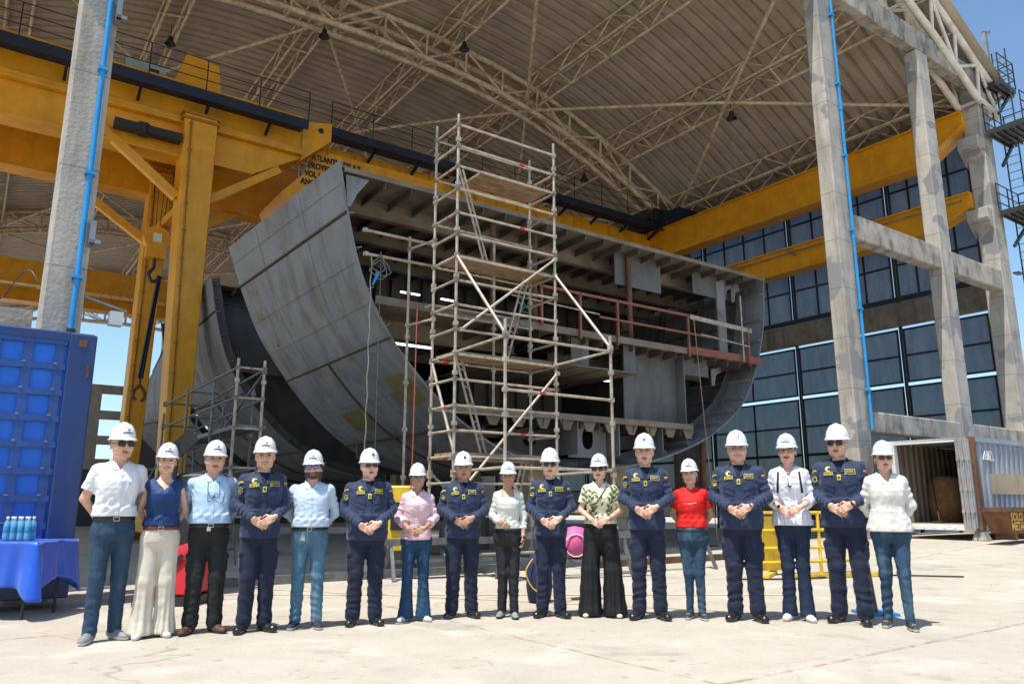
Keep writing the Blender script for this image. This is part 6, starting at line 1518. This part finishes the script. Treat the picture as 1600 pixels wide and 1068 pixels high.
        for sd in (-1, 1):
            st = s.step[0 if sd < 0 else 1]; hip = (sd*.078*s.wide, .012, .885); kn = (sd*(s.stance*.95), -.012+st*.5, .50); mid = (sd*(s.stance*.985), .005+st*.75, .30); an = (sd*(s.stance+.006), .012+st, .075 if K_ in ('cargo', 'jeans', 'slim') else .05)
            def fo(L_, ph, amp):
                if K_ in ('palazzo', 'wide'): return lambda x, y, z, t: (amp*.6*np.sin(np.arctan2(y, x-sd*.1)*7+ph)).astype(np.float32)
                return lambda x, y, z, t: (amp*np.sin(z*L_+ph+9*np.sin(7*y+ph)+26*x*sd)*np.clip(.4+.6*np.sin(z*11+ph*2), 0, 1)).astype(np.float32)
            ph = rs.uniform(0, 6)
            T.cap(hip, kn, r[0]*w_, r[1]*w_, k=.035, fold=fo(38, ph, .003)); T.cap(kn, mid, r[1]*w_, r[2]*w_, k=.02, fold=fo(60, ph+1, .0035 if K_ != 'palazzo' else .001)); T.cap(mid, an, r[2]*w_, r[3]*w_, k=.02, fold=fo(95, ph+2, .005 if K_ in ('cargo', 'jeans', 'slim', 'boot') else .0015))
            if K_ == 'cargo':
                T.box((sd*(.140*s.wide+.010), .005, .64), (.022, .062, .085), r=.014, k=.012); T.box((sd*(.147*s.wide+.010), .005, .70), (.022, .066, .024), r=.008, k=.004)
                T.cap((an[0], an[1], .125), (an[0], an[1], .105), r[3]*w_*1.12, r[3]*w_*1.08, k=.01)
            if K_ in ('palazzo', 'wide'): T.cap((an[0], an[1], .09), (an[0], an[1]-.01, .05), r[3]*w_, r[3]*w_*1.02, k=.02)
            legs[sd] = an
        x, y, z = X[:, None, None], Y[None, :, None], Z[None, None, :]
        n1 = wob(s.seed+11, 26, .0036, (1, 1, .4)); n2 = wob(s.seed+12, 55, .0028, (.7, .7, 1.2)); T.d += n1(x, y, z)+n2(x, y, z)*(0.3 if K_ in ('palazzo', 'wide') else 1)
        if K_ in ('palazzo', 'wide'):
            for sd in (-1, 1):
                a_ = np.arctan2(y-.01, x-sd*s.stance); T.d += (np.where(x*sd > 0, .006*np.sin(a_*9+sd)*np.clip((.75-z)/.5, 0, 1), 0)).astype(np.float32)
        low = {'palazzo': .018, 'wide': .028, 'flare': .035, 'boot': .04}.get(K_, .055)
        T.d = np.maximum(T.d, np.maximum(low-z, z-top)).astype(np.float32)
        V_, F_ = T.nets(); s.Ft = T
        mesh_np('trousers', V_, F_, M[s.trousers], None, s.root)
        if s.shirt_kind != 'uniform':
            bc = s.belt or s.trousers; zb = .988 if s.tuck else .98; g = MB(); n = 48; vs = []
            if s.tuck:
                for zz in (zb-.022, zb-.020, zb+.014, zb+.016):
                    for i in range(n):
                        a = 2*math.pi*i/n; d = np.array((math.cos(a), math.sin(a), 0)); h_ = T.hit(np.array((0, 0, zb-.01))+d*.34, -d, .34); 
                        rr = np.array(h_[:2]) if h_ is not None else np.array((math.cos(a)*.16, math.sin(a)*.11)); o_ = rr+d[:2]*(.007 if abs(zz-zb+.003) < .018 else .001); vs.append((o_[0], o_[1], zz))
                g.add(vs, [(j*n+i, j*n+(i+1) % n, (j+1)*n+(i+1) % n, (j+1)*n+i) for j in range(3) for i in range(n)], None, True)
                o = g.build('belt' if s.belt else 'waistband', M[bc], s.root)
                if s.belt:
                    h_ = s.fr(0, zb-.004, T); g = MB(); y_ = (h_[1] if h_ is not None else -.12)-.011
                    for a, b in (((-.022,.013),(.022,.013)), ((-.022,-.017),(.022,-.017)), ((-.022,-.017),(-.022,.013)), ((.022,-.017),(.022,.013))): g.beam((a[0], y_, zb-.002+a[1]), (b[0], y_, zb-.002+b[1]), .004, .005)
                    g.build('buckle', M['silver'], (o, (0, 0, 0)))
        # fly seam and pocket seams
        g = MB()
        def seam(pts):
            q = []
            for x_, z_ in pts:
                h_ = s.fr(x_, z_, T)
                if h_ is not None: q.append((x_, h_[1]-.0008, z_))
            if len(q) > 1: g.path(q, .0016, 4)
        seam([(0, .97-.02*i) for i in range(6)]); 
        for sd in (-1, 1): seam([(sd*(.075+.012*i), .965-.012*i-.004*i*i*.5) for i in range(5)])
        if g.v: g.build('seam', M[s.trousers], s.root)
    def shoes(s, f):
        kd = s.shoe_kind; sc = .92 if f else 1.04
        for sd in (-1, 1):
            st = s.step[0 if sd < 0 else 1]; ax_, ay = sd*(s.stance+.006), .02+st; ya = sd*s.footyaw
            if sd > 0 and s.step[1] < -.03: ya = .1
            Fd = Field(axis([(-.16, .16, .0052)]), axis([(-.24, .12, .0052)]), axis([(-.012, .19, .0052)]))
            c = lambda a, b, r0, r1, k=.02, **kw: Fd.cap(tuple(v*sc for v in a), tuple(v*sc for v in b), r0*sc, r1*sc, k, **kw)
            c((0, .035, .040), (0, -.08, .034), .036, .038, .02); c((-.004, -.08, .032), (.004, -.155, .028), .038, .032, .02, flat=(.9, 1, 1.15))
            c((0, .03, .05), (0, -.03, .062), .034, .032, .02)
            if kd == 'boot': c((0, .02, .06), (0, .025, .16), .040, .046, .02); c((0, -.15, .032), (0, -.15, .032), .036, .036, .015)
            elif kd == 'hiker': c((0, .02, .06), (0, .022, .115), .040, .043, .02)
            elif kd == 'trainer': c((0, .028, .06), (0, .03, .088), .035, .034, .02)
            elif kd == 'flat': pass
            x, y, z = Fd.X[:, None, None], Fd.Y[None, :, None], Fd.Z[None, None, :]
            Fd.d += wob(s.seed+20, 90, .0018)(x, y, z)
            if kd == 'sandal' or kd == 'flat': Fd.d = np.maximum(Fd.d, -(np.maximum(np.sqrt((x/.028)**2+((y+.02)/.055)**2)-1, .045-z)*.03))
            # sole slab
            sole_h = .026 if kd in ('trainer', 'hiker') else .018
            Fd.d = np.where((z < sole_h) & (z > sole_h-.007), Fd.d+.0018, Fd.d); Fd.d = np.maximum(Fd.d-(z < sole_h)*.0022, -z).astype(np.float32)
            V_, F_ = Fd.nets(); C_ = V_[F_].mean(1); mi = (C_[:, 2] < sole_h-.001).astype(int)
            mats = [M[s.shoe], M[s.sole or 'boot'], M['black']]
            if kd in ('trainer', 'hiker') or s.shoe == 'boot': pass
            ca, sa = math.cos(ya), math.sin(ya); R2 = np.array([[ca, sa, 0], [-sa, ca, 0], [0, 0, 1]])
            V2 = V_@R2+np.array((ax_, ay, 0))
            o = mesh_np('shoe', V2, F_, mats, mi, s.root)
            g = MB()
            for i in range(5):      # laces
                yy = -.035-.018*i; h_ = Fd.hit((0, yy*sc, .20), (0, 0, -1), .2)
                if h_ is None or kd in ('flat', 'sandal'): continue
                A_ = [np.array((xx, yy*sc+(.003 if (i+j) % 2 else -.003), h_[2]+.0025-abs(xx)*.25))@R2+np.array((ax_, ay, 0)) for j, xx in enumerate((-.020*sc, 0, .020*sc))]; g.path(A_, .0028, 5)
            if g.v: g.build('lace', M['lace_red'] if s.shoe == 'shoe_navy' else M['sole_white'] if s.shoe in ('shoe_grey', 'shoe_black') else M[s.shoe], (o, (0, 0, 0)))
    def extras(s):
        if s.watch:
            side, mt, big = s.watch; S0, E, W_, mode = s.arm[side]; W2 = np.array(W_)
            if mode == 'clasp': W2 = W2+(np.array((0, -.030, .008)) if side > 0 else np.array((0, .006, -.014)))*.6
            d = np.array(W2-E); d /= np.linalg.norm(d); c_ = W2-d*.012; g = MB(); r = .031 if s.sex == 'm' else .028
            if s.sleeve == 'long': c_ = W2+d*.010
            g.tube(c_-d*.009, c_+d*.009, r, 20, mi=0, cap=True)
            n = np.array((side*.35, -1, .35)); n -= d*(n@d); n /= np.linalg.norm(n); g.tube(c_+n*(r-.004), c_+n*(r+.006), .019 if big else .014, 16, mi=0); g.tube(c_+n*(r+.005), c_+n*(r+.0075), .015 if big else .011, 16, mi=1)
            g.build('watch', [M[mt], M['lens']], s.root)

    def world(s, p):
        k = s.root.scale[0]; c_, s_ = math.cos(s.root.rotation_euler.z), math.sin(s.root.rotation_euler.z); x, y, z = [v*k for v in p]; l = s.root.location
        return (l.x+c_*x-s_*y, l.y+s_*x+c_*y, l.z+z)
    def place(s, g, name, mats, label, cat):
        g.v = [s.world(p) for p in g.v]; o = g.build(name, mats); tag(o, label, cat); return o
# ---- individual details ----
def line_on(s, g, pts, r, off=.004, mi=None, n=5, smooth=True):
    P_ = smooth3([(x, 0, z) for x, z in pts]) if smooth else [Vector((x, 0, z)) for x, z in pts]; q = []
    for p_ in P_:
        h_ = s.fr(p_[0], p_[2])
        if h_ is not None: q.append((p_[0], h_[1]-off, p_[2]))
    if len(q) > 1: g.path(q, r, n, mi)
def m1(s):
    g = MB(); s.patchq(g, [(.070, 1.272), (.082, 1.274), (.080, 1.282), (.071, 1.280)], .004, n=2, m_=2); g.build('shirt_emblem', M['ink'], s.root)
def m2(s):
    g = MB(); g.path([(-.045, -.060, 1.405), (-.03, -.085, 1.37), (0, -.10, 1.345), (.03, -.085, 1.37), (.045, -.060, 1.405)], .0018, 5); g.build('necklace', M['gold'], s.root)
    g = MB(); g.lathe(tuple(s.Q(-.078, .0, -.045)), [(0, .006), (.005, .003), (.005, -.003), (0, -.006)], 8); g.build('earring', M['silver'], s.root)
def m3(s):
    g = MB(); line_on(s, g, [(-.045, 1.40), (-.052, 1.34), (-.045, 1.28), (-.02, 1.255), (.02, 1.26)], .0022, .007); line_on(s, g, [(.050, 1.40), (.056, 1.33), (.055, 1.27)], .0022, .007); g.build('glasses_cord', M['black'], s.root)
    g = MB()
    for cx, cz, w_, h_ in ((-.025, 1.225, .026, .019), (.028, 1.262, .026, .018)):
        P_ = [(cx+w_*math.cos(2*math.pi*i/14), cz+h_*math.sin(2*math.pi*i/14)) for i in range(15)]; line_on(s, g, P_, .0020, .008, smooth=False)
    line_on(s, g, [(-.002, 1.232), (.005, 1.25)], .002, .009); line_on(s, g, [(-.05, 1.225), (-.048, 1.27), (-.04, 1.30)], .0018, .008); g.build('hanging_glasses', M['black'], s.root)
    g = MB(); line_on(s, g, [(.088, 1.20), (.105, 1.29)], .003, .005); g.build('pocket_zip', M['ink'], s.root)
    g = MB(); h_ = s.fr(-.03, 1.0, s.Ft); g.box(-.035, .0, h_[1]-.020, h_[1]-.010, .935, .975); g.build('key_tag', M['silver'], s.root)
def m5(s):
    g = MB(); s.patchq(g, [(-.088, .875), (-.040, .865), (-.045, .925), (-.080, .93)], .004, 0, 3, 3, F_=s.Ft); g.path([(-.07, -.125, .99), (-.065, -.13, .93)], .004, 5, 1); g.build('pocket_card', [M['pale_blue'], M['white']], s.root)
def m9(s):
    W_ = s.arm[1][2]; g = MB(); g.box(W_[0]-.030, W_[0]+.012, W_[1]-.075, W_[1]-.045, W_[2]-.115, W_[2]-.045); s.place(g, 'red_case', M['patch_r'], 'small red case held in the lowered hand of the woman in the cream top', 'case')
def m11(s):
    g = MB(); rs = random.Random(5)
    def leafs(cx, cz, a, L, w_, mi):
        n = 6; vs = []; 
        for i in range(n+1):
            t_ = i/n; ww = w_*math.sin(math.pi*min(1, t_*.93+.05))**.8
            for q in (-1, 0, 1):
                x = cx+math.cos(a)*L*t_-math.sin(a)*ww*q; z = cz+math.sin(a)*L*t_+math.cos(a)*ww*q; h_ = s.fr(x, z)
                vs.append((x, (h_[1] if h_ is not None else -.05)-.003, z) if h_ is not None and h_[1] < .0 else None)
        fs = [(i*3+q, i*3+q+1, (i+1)*3+q+1, (i+1)*3+q) for i in range(n) for q in (0, 1)]
        fs = [f_ for f_ in fs if all(vs[k] is not None for k in f_)]; vs = [v_ or (0, 0, 1.2) for v_ in vs]; g.add(vs, fs, mi)
    for (x0, z0, a0) in ((-.12, 1.02, 1.3), (-.05, 1.04, 1.7), (.05, 1.02, 1.2), (.12, 1.04, 1.6), (-.10, 1.20, 1.5), (.02, 1.20, 1.9), (.11, 1.22, 1.3), (-.16, 1.22, 1.6), (.17, 1.25, 1.5)):
        P_ = [(x0+math.cos(a0)*.15*t_/5+.012*math.sin(t_), z0+math.sin(a0)*.15*t_/5) for t_ in range(6)]; line_on(s, g, P_, .0016, .002, 1, smooth=False)
        for i in range(6):
            t_ = i/5.; sd = 1 if i % 2 else -1; leafs(x0+math.cos(a0)*.15*t_, z0+math.sin(a0)*.15*t_, a0+sd*rs.uniform(.5, .95), rs.uniform(.045, .068), rs.uniform(.009, .013), 0)
    g.build('leaf_print', [M['leaf'], M['stalk']], s.root)
    g = MB(); line_on(s, g, [(.085, 1.42), (.03, 1.33), (-.05, 1.21), (-.115, 1.10), (-.15, 1.04)], .006, .008); g.build('bag_strap', M['black'], s.root)
    g = MB(); g.beam((-.235, -.02, 1.07), (-.165, -.03, .98), .03, .02); s.place(g, 'white_folder', M['white'], 'white folded paper roll tucked at the hip of the woman in the leaf print blouse', 'paper')
def m13(s):
    g = MB()
    def f_(x, y):
        h_ = s.fr(x-.065, 1.262+y+.10*x); return (x-.065, (h_[1] if h_ is not None else -.12)-.004, 1.262+y+.10*x)
    add_text(g, 'Cotecmar Diseño', .018, f_, bold=.0006); g.build('shirt_lettering', M['white'], s.root)
    for sd in (-1, 1):
        g = MB(); c_ = s.Q(sd*.080, .0, -.060); g.path([(c_[0], c_[1]+.012*math.cos(a*.6), c_[2]+.014*math.sin(a*.6)) for a in range(12)], .002, 5); g.build('earring', M['silver'], s.root)
def m15(s):
    for sd in (-1, 1):
        g = MB(); s.patchq(g, [(sd*.105, 1.20), (sd*.125, 1.20), (sd*.108, 1.405), (sd*.088, 1.405)] if sd < 0 else [(.105, 1.20), (.125, 1.20), (.108, 1.405), (.088, 1.405)], .010, n=2, m_=10); g.build('backpack_strap', M['black'], s.root)
    g = MB(); g.path([(-.05, -.05, 1.43), (-.03, -.085, 1.405), (0, -.098, 1.395), (.03, -.085, 1.405), (.05, -.05, 1.43)], .004, 6); g.build('necklace', M['sole_white'], s.root)
    g = MB(); line_on(s, g, [(-.01, 1.34), (-.006, 1.27), (.012, 1.245)], .004, .008); line_on(s, g, [(-.022, 1.27), (.022, 1.262)], .006, .009); line_on(s, g, [(-.002, 1.25), (.0, 1.21)], .004, .009, 1); g.build('hanging_glasses', [M['black'], M['orange_letter']], s.root)
    g = MB(); W_ = s.arm[-1][2]; c_ = Vector((W_[0]-.015, W_[1]-.055, W_[2]-.135)); R_ = Matrix.Rotation(.35, 3, 'Y') @ Matrix.Rotation(.15, 3, 'X')
    P_ = lambda x, y, z: c_+R_ @ Vector((x, y, z)); q = [P_(x, y, z) for y in (-.004, .004) for x, z in ((-.036, -.05), (.036, -.05), (.036, .06), (-.036, .06))]
    g.add(q, [(0,1,2,3), (7,6,5,4), (0,4,5,1), (1,5,6,2), (2,6,7,3), (3,7,4,0)], 0)
    for x, z in ((-.022, .045), (-.022, .028), (-.006, .037)): g.tube(P_(x, -.0045, z), P_(x, -.0065, z), .006, 10, mi=1)
    s.place(g, 'phone', [M['white'], M['black']], 'white smartphone with three dark lenses held against dark jeans', 'phone')
    W_ = s.arm[-1][2]
def m17(s):
    g = MB()
    for sd in (-1, 1): g.lathe(tuple(s.Q(sd*.080, .0, -.045)), [(0, .006), (.006, 0), (0, -.006)], 8)
    g.build('earring', M['silver'], s.root)
U_ = dict(shirt='uniform', shirt_kind='uniform', trousers='uniform_tr', tr_kind='cargo', shoe='boot', shoe_kind='boot', hair='short')
PPL = {}
def fc(x, y): return math.atan2(-x, y)*-1 if False else math.atan2(x, y)*-1.0
def put(k, x, y, H, turn=0, **kw):
    PPL[k] = Person(x, y, H, face=math.atan2(x, y)*-.9+turn, seed=k*7+1, **kw)
    return PPL[k]
LAB = {
1: 'tall man in a white short sleeved shirt, jeans and dark sunglasses at the left end',
2: 'woman in a navy sleeveless top and wide cream trousers',
3: 'grey haired man in a light blue shirt with glasses hanging on a cord',
4: 'smiling man in navy uniform between the two men in light blue shirts',
5: 'bearded man in a pale blue shirt and light blue jeans with red laced shoes',
6: 'man in navy uniform with brown sunglasses beside the woman in the pink shirt',
7: 'smiling woman in a pink striped shirt and flared blue jeans',
8: 'man in navy uniform without glasses and with a dark square on his hard hat',
9: 'smiling woman in a cream knit top and black trousers holding a small red object',
10: 'slim man in navy uniform and sunglasses beside the woman in the leaf print blouse',
11: 'woman in a leaf print blouse, dark sunglasses and very wide black trousers',
12: 'man in navy uniform with a blue square on his hard hat',
13: 'short woman in a bright red t-shirt and slim jeans, hands behind her back',
14: 'broad smiling man in navy uniform beside the woman in red',
15: 'woman with black framed glasses and striped white shirt holding a white phone',
16: 'tallest man in navy uniform and dark sunglasses, second from the right',
17: 'woman in a loose off white shirt, sunglasses and slim washed jeans at the right end'}
WHO = [1,2,3,4,5,6,7,8,9,10,11,12,13,14,15,16,17]
SPEC = {
1: (-3.43, 6.74, 1.81, dict(turn=.18, shirt='shirt_white', sleeve='short', trousers='jeans', tr_kind='jeans', arms='behind', skin='skin2', wide=1.02, glasses='dark', head_yaw=.22, shoe='shoe_grey', shoe_kind='trainer', sole='sole_white', belt='belt_black', stance=.105, step=(-.03, .05), footyaw=.5)),
2: (-3.10, 6.92, 1.66, dict(sex='f', turn=.05, shirt='navy_top', shirt_kind='vneck', sleeve='none', trousers='cream_tr', tr_kind='wide', arms='behind', skin='skin1', wide=.98, head_yaw=.15, head_tilt=.06, smile=1.5, lips='lip_red', hair='tied', shoe='shoe_white', shoe_kind='flat', sole='sole_white', belt='belt_brown', stance=.105, step=(-.02, .04))),
3: (-2.76, 7.15, 1.69, dict(turn=.1, shirt='shirt_blue', trousers='dark_tr', tr_kind='cargo', arms='behind', skin='skin2', wide=1.08, belly=.045, hair='grey', hairm='hair_grey', smile=1, shoe='shoe_brown', shoe_kind='hiker', sole='black', belt='belt_black', stance=.115, footyaw=.4, helmet_mark='logo')),
4: (-2.32, 7.22, 1.73, dict(turn=.15, skin='skin2', wide=1.02, smile=1.6, head_yaw=.0, hz=-.01, **U_)),
5: (-1.91, 7.42, 1.62, dict(turn=-.02, shirt='shirt_sky', trousers='jeans_light', tr_kind='jeans', arms='behind', skin='skin2', wide=1.1, belly=.035, beard=True, glasses='blue', hair='bob', shoe='shoe_navy', shoe_kind='trainer', sole='sole_white', belt='belt_black', stance=.115, footyaw=.3)),
6: (-1.41, 7.62, 1.65, dict(turn=.12, skin='skin1', wide=1.16, belly=.05, glasses='brown', hair='grey', hairm='hair_grey', helmet_mark='square', stance=.12, hz=-.03, **{k: v for k, v in U_.items() if k != 'hair'})),
7: (-0.96, 7.88, 1.53, dict(sex='f', turn=.02, shirt='pink_shirt', shirt_kind='shirt', tuck=False, hem=.90, sleeve='rolled', trousers='jeans_blue', tr_kind='flare', arms='clasp', skin='skin3', wide=1.06, smile=2, hair='tied', shoe='shoe_white', shoe_kind='trainer', sole='sole_white', stance=.11, helmet_mark='none', watch=(1, 'black', False))),
8: (-.51, 8.1, 1.65, dict(turn=.05, skin='skin3', wide=1.1, belly=.02, helmet_mark='square', stance=.115, watch=(-1, 'black', True), **U_)),
9: (-.04, 8.1, 1.555, dict(sex='f', shirt='cream', shirt_kind='fit', sleeve='long', tuck=True, trousers='charcoal_tr', tr_kind='jeans', arms=('belly', 'down'), skin='skin3', smile=2, hair='tied', shoe='shoe_grey', shoe_kind='hiker', sole='black', stance=.075, helmet_mark='logo_blue', step=(.0, -.05), watch=(1, 'black', False))),
10: (.40, 8.13, 1.69, dict(turn=.02, skin='skin1', wide=.98, glasses='dark', smile=.5, helmet_mark='two', stance=.10, hz=-.03, **U_)),
11: (0.92, 8.13, 1.64, dict(sex='f', turn=-.05, shirt='blouse', shirt_kind='shirt', sleeve='short', tuck=True, trousers='black_tr', tr_kind='palazzo', arms='clasp', skin='skin1', wide=1.12, glasses='dark', hair='bob', shoe='cream_tr', shoe_kind='flat', sole='plank', stance=.15, lips='lip_red', watch=(1, 'black', True))),
12: (1.38, 8.0, 1.83, dict(turn=-.03, skin='skin2', wide=.99, helmet_mark='blue', stance=.11, smile=.6, hz=.02, **U_)),
13: (1.84, 8.0, 1.58, dict(sex='f', turn=-.05, shirt='red_tee', shirt_kind='tee', sleeve='short', tuck=True, trousers='jeans_slim', tr_kind='slim', arms='behind', skin='skin2', wide=1.1, belly=.02, smile=1.6, head_tilt=-.04, hair='tied', shoe='shoe_black', shoe_kind='trainer', sole='sole_white', stance=.07)),
14: (2.31, 7.88, 1.85, dict(turn=-.05, skin='skin2', wide=1.15, belly=.03, smile=2, helmet_mark='one', stance=.11, watch=(1, 'silver', True), head_yaw=.1, glasses='thin', **U_)),
15: (2.83, 7.9, 1.83, dict(sex='f', turn=-.05, shirt='stripe_shirt', shirt_kind='loose', tuck=False, hem=.89, sleeve='rolled', trousers='jeans_dark', tr_kind='boot', arms='clasp', skin='skin1', wide=1.0, smile=1, hair='tied', glasses='clear', lips='lip_red', shoe='shoe_white', shoe_kind='trainer', sole='sole_white', stance=.085, watch=(-1, 'black', True))),
16: (3.28, 7.72, 1.90, dict(turn=-.12, skin='skin2', wide=1.1, belly=.01, glasses='dark', hair='grey', hairm='hair_grey', helmet_mark='none', stance=.12, hz=.0, footyaw=.45, watch=(1, 'black', True), step=(.03, -.04), **{k: v for k, v in U_.items() if k != 'hair'})),
17: (3.58, 7.42, 1.72, dict(sex='f', turn=.1, shirt='linen', shirt_kind='loose', tuck=False, hem=.90, sleeve='rolled', trousers='jeans_slim', tr_kind='slim', arms='behind', skin='skin2', wide=1.08, glasses='brown', head_yaw=-.1, hair='tied', shoe='shoe_black', shoe_kind='trainer', sole='sole_white', stance=.09, step=(.08, -.10), helmet_mark='none')),
}
for k in WHO:
    x, y, H_, kw = SPEC[k]; kw = dict(kw); turn = kw.pop('turn', 0); put(k, x, y, H_, turn, label=LAB[k], more=globals().get('m%d' % k), **kw)
